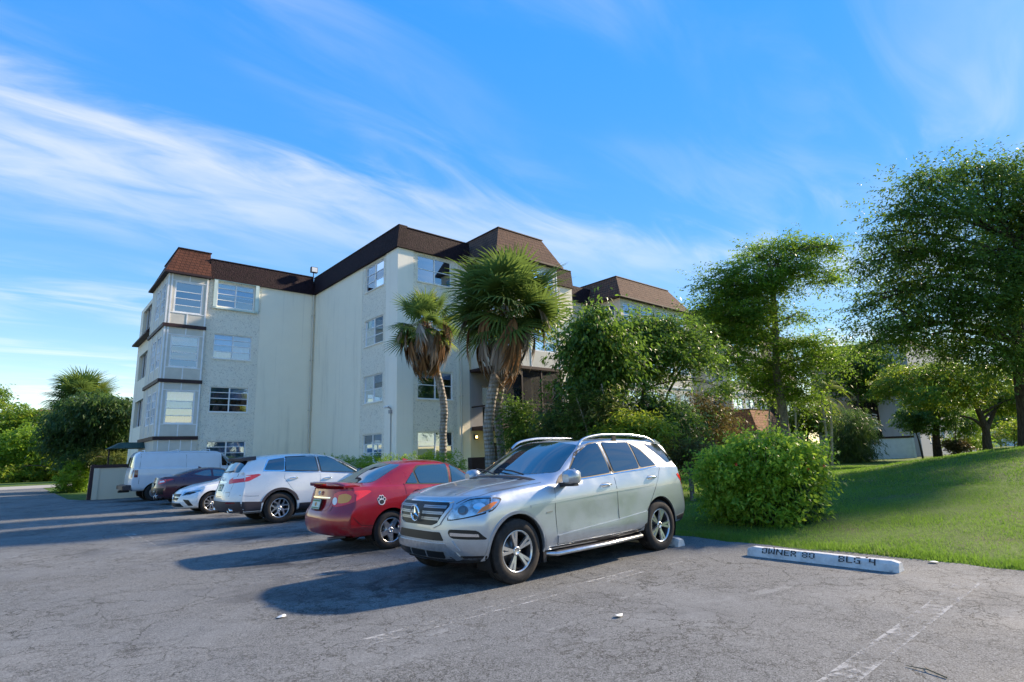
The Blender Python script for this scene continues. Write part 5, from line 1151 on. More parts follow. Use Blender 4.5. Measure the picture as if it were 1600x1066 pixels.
clump_tree('feathery_tree', 'pale feathery tree behind the bamboo clump', 1335, 52, [(1310, 560, 30, 20), (1345, 555, 34, 22), (1370, 580, 28, 22), (1330, 590, 36, 22), (1300, 600, 28, 20), (1355, 610, 30, 18)], 17000, .24, 'leaf_mid', 122, .2, 'leaf_olive', trunk=[up(1338, 690, 52), up(1340, 620, 52), up(1338, 580, 52)])
clump_tree('feathery_tree', 'yellowish tree filling the gap between the layered tree and the bamboo clump', 1262, 46, [(1265, 640, 30, 20), (1285, 660, 26, 18), (1250, 660, 24, 20)], 8000, .22, 'leaf_yellow', 123, .12, 'leaf_mid')

# --- right-hand trees
d = 22.5; f = foot(1606, d)
tree('shade_tree', 'huge dark spreading shade tree standing on the mound', f, [up(1604, 640, d), up(1596, 590, d), up(1590, 520, d), up(1585, 450, d), up(1590, 380, d)],
     blobs(d, [(1440, 285, 40, 18), (1495, 275, 44, 20), (1555, 270, 50, 24), (1600, 278, 50, 28), (1410, 330, 36, 24), (1465, 335, 56, 34), (1535, 330, 60, 40), (1610, 345, 70, 48), (1375, 372, 30, 16), (1415, 395, 50, 28), (1480, 405, 66, 44), (1560, 410, 70, 50), (1620, 430, 66, 56), (1355, 415, 30, 16), (1395, 450, 48, 28), (1460, 470, 64, 40), (1540, 480, 70, 46), (1620, 500, 74, 46), (1350, 480, 26, 16), (1375, 515, 36, 20), (1430, 530, 50, 26), (1500, 545, 54, 28), (1575, 560, 56, 28), (1345, 545, 18, 10), (1650, 300, 46, 40), (1655, 375, 46, 44)], 14, jit=1.2, grow=.80),  # crown trimmed off-frame to admit sun; last two unseen masses added to shade SUV
     95000, .145, 'leaf_dark', 'bark_brown', 131, .36, None, leaf2='leaf_mid', share2=.4, limbs=4, twig=.75, fork=.35, shell=.6, per=24, loose=.15, flat=.6)
clump_tree('broad_tree', 'broad yellow-green tree with a forked trunk beyond the mound crest', 1543, 36, [(1420, 590, 44, 22), (1475, 585, 44, 22), (1530, 590, 46, 24), (1585, 600, 46, 24), (1500, 620, 34, 16), (1570, 630, 34, 16), (1440, 620, 30, 16), (1620, 620, 40, 24), (1390, 605, 30, 18)], 40000, .17, 'leaf_yellow', 124, .30, 'leaf_mid', trunk=[up(1542, 690, 36), up(1540, 670, 36), up(1528, 640, 36), up(1515, 610, 36)], share2=.4, stems=[(up(1541, 672, 36), up(1565, 620, 36), .16), (up(1541, 672, 36), up(1500, 650, 36), .12)], limbs=2, fork=.4)
clump_tree('broad_tree', 'darker round tree with a stout trunk at the end of the low white wall', 1463, 43, [(1440, 635, 30, 22), (1475, 630, 32, 24), (1420, 655, 22, 18), (1460, 660, 28, 18), (1495, 655, 22, 18), (1450, 610, 30, 16)], 18000, .19, 'leaf_mid', 125, .34, 'leaf_dark', trunk=[up(1463, 690, 43), up(1464, 655, 43), up(1466, 630, 43)], limbs=2)
clump_tree('crooked_tree', 'small crooked tree leaning between the stout trunk and the white wall', 1440, 41, [(1420, 650, 14, 10), (1440, 655, 14, 10), (1432, 668, 10, 7)], 3000, .17, 'leaf_dark', 126, .08, trunk=[up(1436, 690, 41), up(1428, 668, 41)])
clump_tree('young_palm_shrub', 'bushy green shrub between the two trunks beyond the mound crest', 1515, 44, [(1510, 672, 16, 14), (1490, 690, 14, 9), (1530, 690, 16, 9), (1522, 655, 14, 16)], 5000, .26, 'leaf_lime', 127, .08, aspect=.2)
clump_tree('red_leaf_shrub', 'dark red-leaved shrub beside the stout trunk beyond the mound', 1493, 41, [(1490, 695, 12, 9), (1500, 698, 10, 7)], 2500, .17, 'leaf_brown', 128, .05)
clump_tree('lit_shrub', 'bright yellow-green hedge shrub in the sun beyond the mound crest', 1585, 48, [(1580, 672, 22, 14), (1600, 675, 20, 14), (1560, 682, 16, 9), (1625, 672, 24, 16)], 7000, .20, 'leaf_yellow', 129, .06, 'leaf_lime')
for i, (px, d, w, lab) in enumerate(((1390, 85, 60, 'hazy tree far behind the grey end wall'), (1530, 80, 70, 'hazy tree far beyond the mound crest'), (1650, 75, 80, 'leafy tree at the far end of the mound'), (1440, 100, 70, 'tree line tree far behind the low white wall'))):
    tree('background_tree', lab, foot(px, d), [up(px, 690, d), up(px, 640, d)], blobs(d, [(px, 640, w, 26), (px+w*.6, 655, w*.6, 22), (px-w*.6, 655, w*.6, 22)], 80+i), 9000, .45, 'leaf_mid', 'bark_brown', 90+i, .35, 'background trees')

# --- the hibiscus bush on the lawn
d = 10.9; f = foot(1192, d); hib = thing('hibiscus_bush', 'big rounded hibiscus bush with red flowers on the lawn edge', 'bush', f, 0)
hb = blobs(d, [(1190, 740, 70, 44), (1140, 755, 44, 42), (1240, 750, 44, 42), (1190, 785, 74, 40), (1140, 795, 36, 26), (1245, 790, 36, 34), (1170, 715, 40, 24), (1225, 712, 44, 24), (1120, 740, 28, 30), (1265, 735, 22, 26), (1218, 692, 16, 10), (1108, 718, 14, 12), (1278, 712, 12, 12), (1160, 698, 14, 9)], 17, .55)
crown_obj('foliage', hib, hb[:2]+hb[6:8]+hb[8:], 8000, .085, 'leaf_hibiscus', 145, twig=.20, per=9, aspect=.5, droop=.1, flat=1., shell=.95); crown_obj('foliage', hib, hb, 14000, .085, 'leaf_hibiscus', 141, twig=.17, per=9, aspect=.55, droop=.25, flat=.9); crown_obj('foliage', hib, hb, 8000, .085, 'leaf_lime', 142, twig=.16, per=9, aspect=.55, droop=.3, flat=.9, shell=.6); crown_obj('foliage', hib, blobs(d, [(1195, 815, 50, 16), (1160, 800, 30, 20)], 18, .4), 2200, .07, 'leaf_brown', 143, twig=.12, aspect=.35)
crown_obj('foliage', hib, blobs(d-.3, [(1240, 790, 34, 26), (1225, 765, 30, 20)], 19, .3), 1500, .10, 'leaf_deep', 144, twig=.10, aspect=.6)
b = MB(); rr = random.Random(8)
for i in range(26):
    a = rr.uniform(0, 6.28); r_ = rr.uniform(.0, .75); b.tube([(rr.uniform(-.3, .3), rr.uniform(-.3, .3), -.1), (math.cos(a)*r_*.6, math.sin(a)*r_*.6, .7), (math.cos(a)*r_*1.2, math.sin(a)*r_*1.2, 1.35)], [.018, .012, .006], 5)
b.build('stems', M['bark_brown'], hib)
simple('petal_red', (.62, .05, .03), .5, var=.3)
for i, (px, py) in enumerate(((1272, 717), (1262, 733), (1287, 728), (1252, 722), (1150, 726))):
    p = at_depth(px, py, d-.55)-f; m = MB()
    for k in range(5):
        a = k*1.2566+i; m.add([(0, 0, 0), (.02*math.cos(a-.5), -.012, .02*math.sin(a-.5)), (.036*math.cos(a), -.02, .036*math.sin(a)), (.02*math.cos(a+.5), -.012, .02*math.sin(a+.5))], [(0, 1, 2, 3)])
    m.build('flower', M['petal_red'], hib, p, (0, 0, YAW-math.pi/2), fix=False)
d = 13.4; f = foot(1250, d); bl = thing('broadleaf_plant', 'big-leaved pale plant poking up behind the hibiscus bush', 'plant', f); rr = random.Random(5); c = up(1240, 695, d)-f; b = MB(); [b.tube([(0, 0, 0), c*.6+Vector((rr.uniform(-.1, .1), rr.uniform(-.1, .1), 0)), c+Vector((rr.uniform(-.2, .2), rr.uniform(-.2, .2), 0))], .02, 5) for _ in range(4)]; b.build('stem', M['stem_pale'], bl)
for i in range(13):
    a = i*2.4; L = rr.uniform(.35, .6); dd = Vector((math.cos(a), math.sin(a), rr.uniform(-.1, .9))).normalized(); s = Vector((-dd.y, dd.x, 0)).normalized(); V = []; F = []; c0 = c+Vector((rr.uniform(-.2, .2), rr.uniform(-.2, .2), rr.uniform(-.15, .15)))
    for k in range(6):
        t = k/5; p = c0+dd*L*t-Vector((0, 0, .25*L*t*t)); w = .11*math.sin(math.pi*(.08+.92*t))+.002; V += [tuple(p-s*w+Vector((0, 0, .03))), tuple(p), tuple(p+s*w+Vector((0, 0, .03)))]
    for k in range(5):
        for j in (0, 1): F.append((3*k+j, 3*k+j+1, 3*k+4+j, 3*k+3+j))
    link('leaf', np_mesh('leaf', V, F, M['leaf_lime'], attr={'tint': [rr.random()]*len(V)}), bl)

# ------------------------------------------------------------------ the parked vehicles (local: nose +x, left +y)
def sp(pts, n=4):
    P = np.array(pts, float); return [tuple(q) for q in cat_interp(P, n)]
def lin(*pts): return curve(pts)
def emblem_star(root, x, z, r, tilt=0.):
    b = MB(); b.lathe([(-.006, r*.86), (.006, r*.86), (.010, r*.93), (.006, r), (-.006, r)], 36, 'x', (0, 0, 0))
    for k in range(3):
        a = math.pi/2+2*math.pi*k/3; d = Vector((0, math.cos(a), math.sin(a))); n = Vector((0, -math.sin(a), math.cos(a)))
        tip = d*r*.93; c = Vector((.014, 0, 0)); l = n*r*.17
        b.add([tuple(c), tuple(d*r*.06+l), tuple(tip), tuple(d*r*.06-l), (-.004, 0, 0)], [(0, 1, 2), (0, 2, 3), (4, 2, 1), (4, 3, 2)])
    return b.build('star_emblem', M['chrome'], root, (x, 0, z), (0, -tilt, 0))
def mirror_housing(root, x, y, z, mat, sc=1.):
    b = MB()
    rings = [(-.09, .05, .04, 0), (-.085, .10, .085, .0), (-.02, .118, .098, .005), (.06, .105, .085, .0), (.10, .06, .05, -.01)]
    vs = []; n = 14
    for dx, ry, rz, dz in rings:
        for k in range(n):
            t = 2*math.pi*k/n; c, s = math.cos(t), math.sin(t); e = .6
            vs.append((dx*sc, (math.copysign(abs(c)**e, c)*ry)*sc, (math.copysign(abs(s)**e, s)*rz+dz)*sc))
    b.add(vs, [(i*n+k, i*n+(k+1) % n, (i+1)*n+(k+1) % n, (i+1)*n+k) for i in range(len(rings)-1) for k in range(n)], True)
    b.add(vs[:n], [tuple(range(n))]); b.add(vs[-n:], [tuple(range(n))])
    for sg in (1, -1):
        m = b.build('side_mirror', mat, root, (x, sg*(y+.13*sc), z))
        a = MB(); a.hexa([(-.05, -.17, -.12), (.06, -.17, -.12), (.05, .09, -.11), (-.04, .09, -.11), (-.05, -.17, -.07), (.06, -.17, -.07), (.05, .09, -.075), (-.04, .09, -.075)])
        if sg < 0: a.v = [(v[0], -v[1], v[2]) for v in a.v]
        a.v = [(v[0]*sc, v[1]*sc, v[2]*sc) for v in a.v]
        a.build('mirror_arm', M['plastic_dark'], m)
        g = MB(); g.prism(rounded([(-.085*sc, -.07*sc), (.085*sc, -.07*sc), (.085*sc, .07*sc), (-.085*sc, .07*sc)], .03), 'x', -.098*sc, -.092*sc); g.build('mirror_glass', M['chrome'], m)
def handle(root, sk, x, z, mat, y0):
    for sg in (1, -1):
        b = MB(); h = sk.hit(Vector((x, 3, z)), Vector((0, -1, 0)))[0]; y = h.y if h else y0
        b.tube([(-.11, -.004, 0), (-.095, .022, .004), (-.04, .034, .006), (.04, .034, .006), (.095, .022, .004), (.11, -.004, 0)], [.011, .013, .015, .015, .013, .011], 8)
        if sg < 0: b.v = [(v[0], -v[1], v[2]) for v in b.v]
        o = b.build('door_handle', mat, root, (x, sg*y, z))
def finish_car(root, bm, S, mat):
    sk = Skin(bm)
    b2 = boolean_cut(bm.copy(), wells(S['axles'], S['arch'], S['Rt'], S['hw']))
    finish_bm(b2, 'body', M[mat], root); bm.free()
    liners(root, S['axles'], S['arch'], S['Rt'], S['hw'])
    u = MB(); x0, x1 = S['axles'][1], S['axles'][0]
    u.box((x1-.45, -S['hw']*.86, .2), (x0+.45, S['hw']*.86, .5)); u.build('underbody', M['underbody'], root)
    return sk

# ---- silver SUV
def silver_suv():
    root = thing('parked_suv', 'silver SUV with roof rails, parked nose out beside the red sedan', 'car', (6.17, 6.25, 0), math.pi, 'cars parked in the row of bays')
    S = dict(axles=(1.52, -1.395), arch=.425, Rt=.372, hw=.958)
    S['nose'] = [(2.20, .27), (2.30, .33), (2.345, .50), (2.33, .70), (2.30, .88), (2.20, 1.00)]
    S['nose_d'] = [.42, .40, .36, .34, .36, .36]; S['nose_w'] = [.80, .90, .925, .935, .925, .87]; S['npow'] = 3.0; S['enddz'] = .03
    S['tail'] = [(-2.15, .36), (-2.29, .42), (-2.34, .58), (-2.325, .78), (-2.30, .98), (-2.27, 1.14)]
    S['tail_d'] = [.20, .20, .20, .20, .21, .22]; S['tail_w'] = [.76, .86, .90, .905, .895, .865]; S['taildz'] = 1.
    S['xs'] = [1.72, 1.42, 1.15, .93, .70, .45, .22, .02, -.3, -.7, -1.1, -1.45, -1.75, -1.92, -2.0, -2.06]
    S['y'] = [lin((1.8, .80), (0, .82), (-2.1, .78)), lin((1.8, .91), (1, .925), (-1.5, .925), (-2.1, .88)), lin((1.8, .945), (1, .958), (-1.4, .962), (-2.1, .91)),
              lin((1.8, .95), (1, .955), (0, .95), (-1.4, .962), (-2.1, .915)), lin((1.8, .935), (1, .95), (0, .952), (-1.4, .955), (-2.1, .905)), lin((1.8, .87), (1.1, .895), (0, .912), (-1.4, .91), (-2.1, .868))]
    S['z'] = [lin((1.8, .27), (-2.1, .34)), lin((1.8, .32), (0, .31), (-2.1, .40)), lin((1.8, .50), (0, .47), (-2.1, .57)), lin((1.8, .70), (0, .64), (-2.1, .77)), lin((1.8, .91), (0, .93), (-2.1, 1.0)),
              lin((1.8, 1.035), (1.1, 1.09), (.5, 1.115), (-.5, 1.17), (-1.5, 1.225), (-2.1, 1.20))]
    S['top'] = lin((2.2, 1.0), (1.72, 1.115), (1.42, 1.15), (1.15, 1.18), (.93, 1.215), (.70, 1.335), (.45, 1.475), (.22, 1.60), (.02, 1.675), (-.3, 1.705), (-.8, 1.72), (-1.4, 1.70), (-1.75, 1.665), (-1.92, 1.635), (-2.0, 1.52), (-2.06, 1.42))
    S['ze'] = lin((1.72, 1.09), (1.15, 1.15), (.93, 1.165), (.70, 1.22), (.45, 1.36), (.22, 1.49), (.02, 1.595), (-.3, 1.645), (-.8, 1.665), (-1.4, 1.645), (-1.75, 1.605), (-1.92, 1.57), (-2.0, 1.47), (-2.06, 1.38))
    S['ye'] = lin((1.72, .66), (1.15, .72), (.93, .77), (.70, .80), (.45, .765), (.02, .70), (-.5, .69), (-1.4, .685), (-1.9, .68), (-2.06, .70))
    S['bow'] = lin((1.72, .06), (1.1, .05), (.93, .10), (.45, .10), (.02, .06), (-.5, 0), (-1.7, 0), (-1.92, -.06), (-2.06, -.08))
    bm = car_body(S); sk = finish_car(root, bm, S, 'silver_paint'); P = sk.patch
    gd, tr = M['glass_dark'], M['seam']
    # glass
    P('windshield', M['glass_mid'], root, rounded([(-.80, 1.245), (-.3, 1.225), (.3, 1.225), (.80, 1.245), (.665, 1.60), (.3, 1.655), (-.3, 1.655), (-.665, 1.60)], .05), 'front', .004, .008)
    for nm, pl in (('door_window', [(.60, 1.145), (-.335, 1.195), (-.265, 1.625), (-.06, 1.60), (.20, 1.475)]), ('door_window', [(-.425, 1.20), (-1.03, 1.235), (-.965, 1.625), (-.36, 1.63)]), ('quarter_window', [(-1.065, 1.235), (-1.46, 1.265), (-1.20, 1.50), (-1.01, 1.615)])):
        P('window_surround', tr, root, rounded([(x*1.0+(.03 if x > sum(q[0] for q in pl)/len(pl) else -.03), z+(.022 if z > 1.4 else -.022)) for x, z in pl], .03), 'side', .002, .006, mirror=True)
        P(nm, gd, root, rounded(pl, .035), 'side', .006, .004, mirror=True)
    P('mirror_patch', M['plastic_dark'], root, [(.80, 1.10), (.60, 1.135), (.46, 1.29), (.66, 1.20)], 'side', .004, .004, mirror=True)
    P('rear_quarter_window', gd, root, rounded([(-1.33, 1.615), (-1.80, 1.59), (-2.02, 1.315), (-1.84, 1.29)], .03), 'side', .004, .004, mirror=True)
    P('rear_window', gd, root, rounded([(-.66, 1.30), (.66, 1.30), (.60, 1.56), (-.60, 1.56)], .05), 'rear', .004, .006)
    P('window_trim', M['chrome'], root, [(.66, 1.118), (.60, 1.125), (-.35, 1.176), (-1.05, 1.218), (-1.50, 1.248), (-1.50, 1.238), (-1.05, 1.206), (-.35, 1.164), (.6, 1.112)], 'side', .006, .006, mirror=True)
    # seams
    for l in ([(.86, .36), (.88, .8), (.84, 1.09)], [(-.385, .36), (-.385, .9), (-.375, 1.17), (-.31, 1.66)], [(-1.02, .42), (-1.05, .60), (-1.30, .92), (-1.50, 1.20), (-1.53, 1.26)], [(.86, .36), (.2, .355), (-.385, .36), (-.9, .37), (-1.02, .42)]):
        sk.strip('panel_seam', tr, root, l, w=.007)
    P('fender_badge', M['dull_metal'], root, [(1.04, .755), (.93, .765), (.93, .785), (1.04, .775)], 'side', .004, .004, mirror=True)
    handle(root, sk, -.16, 1.035, M['chrome'], .95); handle(root, sk, -1.24, 1.085, M['chrome'], .95)
    for x, z in ((-.16, 1.035), (-1.24, 1.085)): P('handle_recess', M['dull_metal'], root, rounded([(x-.09, z-.035), (x+.09, z-.035), (x+.09, z+.035), (x-.09, z+.035)], .03), 'side', .002, .003, mirror=True)
    sk.strip('side_crease', M['silver_paint'], root, [(1.30, .865), (.86, .89), (0, .935), (-.8, .965), (-1.28, .985)], w=.030, off=.007, thick=.010)
    P('lower_door_panel', M['silver_paint'], root, [(.855, .385), (.855, .475), (.2, .52), (-.38, .555), (-1.045, .61), (-1.01, .45), (-.9, .40)], 'side', .012, .014, mirror=True)
    for x, r0 in ((1.52, .425), (-1.395, .425)): P('arch_lip', M['silver_paint'], root, arc(x, .372, .462, -8, 188, 28)+arc(x, .372, .428, 188, -8, 28), 'side', .010, .02, .6, mirror=True)
    # running boards
    for sg in (1, -1):
        b = MB(); b.tube([(1.02, .86, .27), (.92, .985, .262), (.0, .995, .265), (-.82, .985, .285), (-.93, .86, .30)], [.030, .036, .036, .036, .030], 10)
        b.v = [(v[0], sg*v[1], .27+(v[2]-.27)*.75) for v in b.v]; o = b.build('running_board', M['alloy'], root)
        c = MB(); c.box((.9, sg*.84, .26), (-.85, sg*.975, .295)); c.build('step_pad', M['plastic_dark'], o)
        P('sill_panel', M['plastic_dark'], root, [(1.0, .30), (1.0, .345), (-.9, .365), (-.9, .32)], 'side', .002, .01, mirror=False) if sg > 0 else None
    # front face
    g = P('grille', M['grille_black'], root, rounded([(-.50, .955), (.50, .955), (.52, .90), (.40, .735), (.30, .70), (-.30, .70), (-.40, .735), (-.52, .90)], .03), 'front', .006, .012)
    for z in (.915, .897, .850, .832, .785, .767):
        w = .495 if z > .88 else (.465 if z > .82 else .415)
        for sg in (-1, 1): P('grille_bar', M['dull_metal'], root, [(sg*.09, z-.0065), (sg*w, z-.0065), (sg*w, z+.0065), (sg*.09, z+.0065)], 'front', .016, .014)
    P('grille_surround', M['chrome'], root, [(-.535, .97), (.535, .97), (.50, .958), (-.50, .958)], 'front', .010, .01)
    for sg in (1, -1): P('grille_surround', M['silver_paint'], root, [(sg*.52, .90), (sg*.545, .955), (sg*.565, .90), (sg*.44, .72), (sg*.40, .735)], 'front', .014, .016)
    P('grille_surround', M['silver_paint'], root, [(-.40, .735), (.40, .735), (.44, .715), (.32, .672), (-.32, .672), (-.44, .715)][:0] or [(-.31, .70), (.31, .70), (.42, .735), (.45, .72), (.33, .67), (-.33, .67), (-.45, .72), (-.42, .735)], 'front', .014, .016)
    emblem_star(root, 2.372, .832, .098, -.06)
    P('lower_intake', M['grille_black'], root, rounded([(-.44, .63), (.44, .63), (.50, .535), (-.50, .535)], .02), 'front', .003, .006)
    P('skid_plate', M['alloy'], root, [(-.52, .505), (.52, .505), (.62, .44), (.68, .34), (.60, .32), (.52, .42), (-.52, .42), (-.60, .32), (-.68, .34), (-.62, .44)], 'front', .012, .02)
    for a, b in ((-.48, -.19), (-.15, .15), (.19, .48)): P('lower_vent', M['grille_black'], root, rounded([(a, .41), (b, .41), (b, .335), (a, .335)], .015), 'front', .006, .01)
    P('bumper_lip', M['plastic_dark'], root, [(-.84, .325), (.84, .325), (.80, .26), (-.80, .26)], 'front', .004, .02)
    P('bumper_lip', M['plastic_dark'], root, [(1.93, .30), (1.93, .37), (2.22, .37), (2.24, .28)], 'side', .003, .012, mirror=True)
    ya = R(52)
    # headlights: seen from 52 degrees round the corner; u runs towards the grille
    def lampP(nm, mt, pts, off, th, par=root): return P(nm, mt, par, pts, 'side', off, th, .04, yaw=-R(50), mirror=True)
    def L(x, y): return x*math.cos(R(50))-y*math.sin(R(50))
    hl = [(L(2.22, .52), .775), (L(2.10, .80), .815), (L(1.90, .925), .875), (L(1.78, .93), .965), (L(1.86, .91), .995), (L(2.08, .75), .985), (L(2.20, .60), .90)]
    h1 = lampP('headlight', M['lamp_inner'], smooth_poly(hl, 4, .7), .004, .008)
    for o in h1: pass
    cu = (L(2.15, .70), .875)
    for o, mir in zip(h1, (0, 1)):
        pass
    lampP('headlight_bezel', M['alloy_dark'], smooth_poly([(cu[0]+.065*math.cos(t), cu[1]+.05*math.sin(t)) for t in np.linspace(0, 2*math.pi, 12, endpoint=False)], 2), .008, .004)
    lampP('headlight_projector', M['glass_dark'], [(cu[0]+.036*math.cos(t), cu[1]+.032*math.sin(t)) for t in np.linspace(0, 2*math.pi, 16, endpoint=False)], .014, .008)
    cv = (L(2.03, .85), .915)
    lampP('headlight_reflector', M['chrome'], smooth_poly([(cv[0]+.075*math.cos(t), cv[1]+.035*math.sin(t)) for t in np.linspace(0, 2*math.pi, 10, endpoint=False)], 2), .008, .004)
    lampP('turn_signal', M['reflector_amber'], [(L(2.06, .84), .835), (L(1.92, .92), .885), (L(1.82, .93), .955), (L(1.88, .92), .955), (L(2.0, .87), .90)], .010, .006)
    lampP('lamp_outline', M['seam'], smooth_poly([(q[0]+(.012 if q[0] > L(2.05, .75) else -.012), q[1]+(.012 if q[1] > .9 else -.012)) for q in hl], 4, .7), .002, .004)
    fg = [(L(2.27, .60), .665), (L(2.10, .86), .655), (L(2.02, .905), .60), (L(1.99, .92), .555), (L(2.25, .63), .565), (L(2.28, .57), .62)]
    lampP('fog_vent', M['grille_black'], smooth_poly(fg, 4, .6), .003, .006)
    lampP('daytime_lamp', M['chrome'], rounded([(L(2.27, .60), .632), (L(2.07, .885), .615), (L(2.06, .89), .585), (L(2.27, .60), .595)], .01), .016, .014)
    lampP('bumper_fin', M['silver_paint'], [(L(2.30, .50), .53), (L(2.26, .62), .545), (L(2.20, .70), .43), (L(2.24, .64), .42)], .014, .016)
    # hood
    for sg in (1, -1):
        P('hood_vent', M['grille_black'], root, [(1.16, sg*.28), (1.20, sg*.30), (1.14, sg*.60), (1.07, sg*.60)], 'top', .004, .006)
        sk.strip('hood_crease', M['silver_paint'], root, [(2.05, sg*.42), (1.6, sg*.47), (1.1, sg*.52)], 'top', .05, .006, .010, False)
        sk.strip('panel_seam', tr, root, [(2.16, sg*.58), (1.95, sg*.75), (1.6, sg*.80), (1.0, sg*.83)], 'top', .007, .0015, .004, False)
    P('cowl', M['plastic_dark'], root, [(1.08, -.70), (1.10, -.35), (1.115, 0), (1.10, .35), (1.08, .70), (1.00, .73), (1.02, .35), (1.03, 0), (1.02, -.35), (1.00, -.73)], 'top', .003, .006)
    for y0, y1 in ((.55, -.08), (-.05, -.62)):
        w = MB(); w.tube([(1.05, y0, 1.235), (.97, (y0+y1)/2, 1.275), (.93, y1, 1.30)], .011, 6); w.build('wiper', M['plastic_dark'], root)
    # roof
    P('sunroof', M['glass_black'], root, rounded([(-.02, -.52), (-.02, .52), (-1.0, .52), (-1.0, -.52)], .05), 'top', .003, .008)
    for sg in (1, -1):
        r_ = MB(); rp = sp([(.14, sg*.72, 1.585), (.04, sg*.705, 1.665), (-.15, sg*.70, 1.715), (-.5, sg*.695, 1.745), (-1.0, sg*.69, 1.742), (-1.42, sg*.69, 1.71), (-1.62, sg*.69, 1.665), (-1.72, sg*.69, 1.615)]); r_.tube(rp, .019, 8); rr = r_.build('roof_rail', M['alloy'], root)
        f = MB(); f.box((-.66, sg*.68, 1.65), (-.74, sg*.705, 1.74)); f.build('rail_foot', M['plastic_dark'], rr)
    spo = MB(); spo.hexa([(-1.80, -.66, 1.60), (-1.80, .66, 1.60), (-2.02, .60, 1.575), (-2.02, -.60, 1.575), (-1.80, -.66, 1.665), (-1.80, .66, 1.665), (-2.03, .60, 1.60), (-2.03, -.60, 1.60)]); spo.build("rear_spoiler", M['silver_paint'], root)
    # rear
    P('tail_light', M['lens_red'], root, smooth_poly([(-1.98, 1.10), (-2.16, 1.15), (-2.22, 1.12), (-2.24, .92), (-2.14, .90), (-2.04, 1.02)], 3, .6), 'side', .006, .008, mirror=True)
    for sg in (1, -1): P('tail_light', M['lens_red'], root, [(sg*.50, .98), (sg*.82, .93), (sg*.83, 1.12), (sg*.52, 1.12)], 'rear', .006, .008)
    P('rear_bumper_trim', M['plastic_dark'], root, [(-1.90, .36), (-1.85, .46), (-2.20, .50), (-2.25, .40)], 'side', .005, .012, mirror=True)
    mirror_housing(root, .68, .935, 1.185, M['silver_paint'], 1.0)
    add_wheels(root, S['axles'], 1.64, .372, .245, .255, 'twin5', 'alloy', (.2, .5, .9, .3))
    fl = MB(); fl.box((1.05, .80, .18), (1.10, .93, .30)); fl.build('mud_flap', M['plastic_dark'], root)
    return root
def plate(root, x, z, y=0, rz=0., name='license_plate', tilt=0.):
    b = MB(); b.box((-.006, -.155, -.077), (.006, .155, .077)); o = b.build(name, M['plate_white'], root, (x, y, z), (0, tilt, rz))
    c = MB(); c.box((-.009, -.145, .045), (-.0065, .145, .068)); c.box((-.009, -.145, -.068), (-.0065, .145, -.05)); c.build('plate_band', M['plate_green'], o)
    d = MB(); d.lathe([(-.009, 0), (-.009, .036)], 10, 'x'); d.build('plate_mark', M['plate_orange'], o)
    f = MB(); f.box((.004, -.170, -.092), (.010, .170, .092)); f.build('plate_frame', M['plastic_dark'], o)
    return o
def oval_ring(b, cx, y, z, ry, rz, w, n=24):
    vs = []
    for k in range(n):
        t = 2*math.pi*k/n
        for s_, dx in ((1, 0), (1, -.008), (1-w, -.008), (1-w, 0)): vs.append((cx+dx, y+ry*s_*math.cos(t), z+rz*s_*math.sin(t)))
    b.add(vs, [(4*k+j, 4*k+(j+1) % 4, 4*((k+1) % n)+(j+1) % 4, 4*((k+1) % n)+j) for k in range(n) for j in range(4)], True)

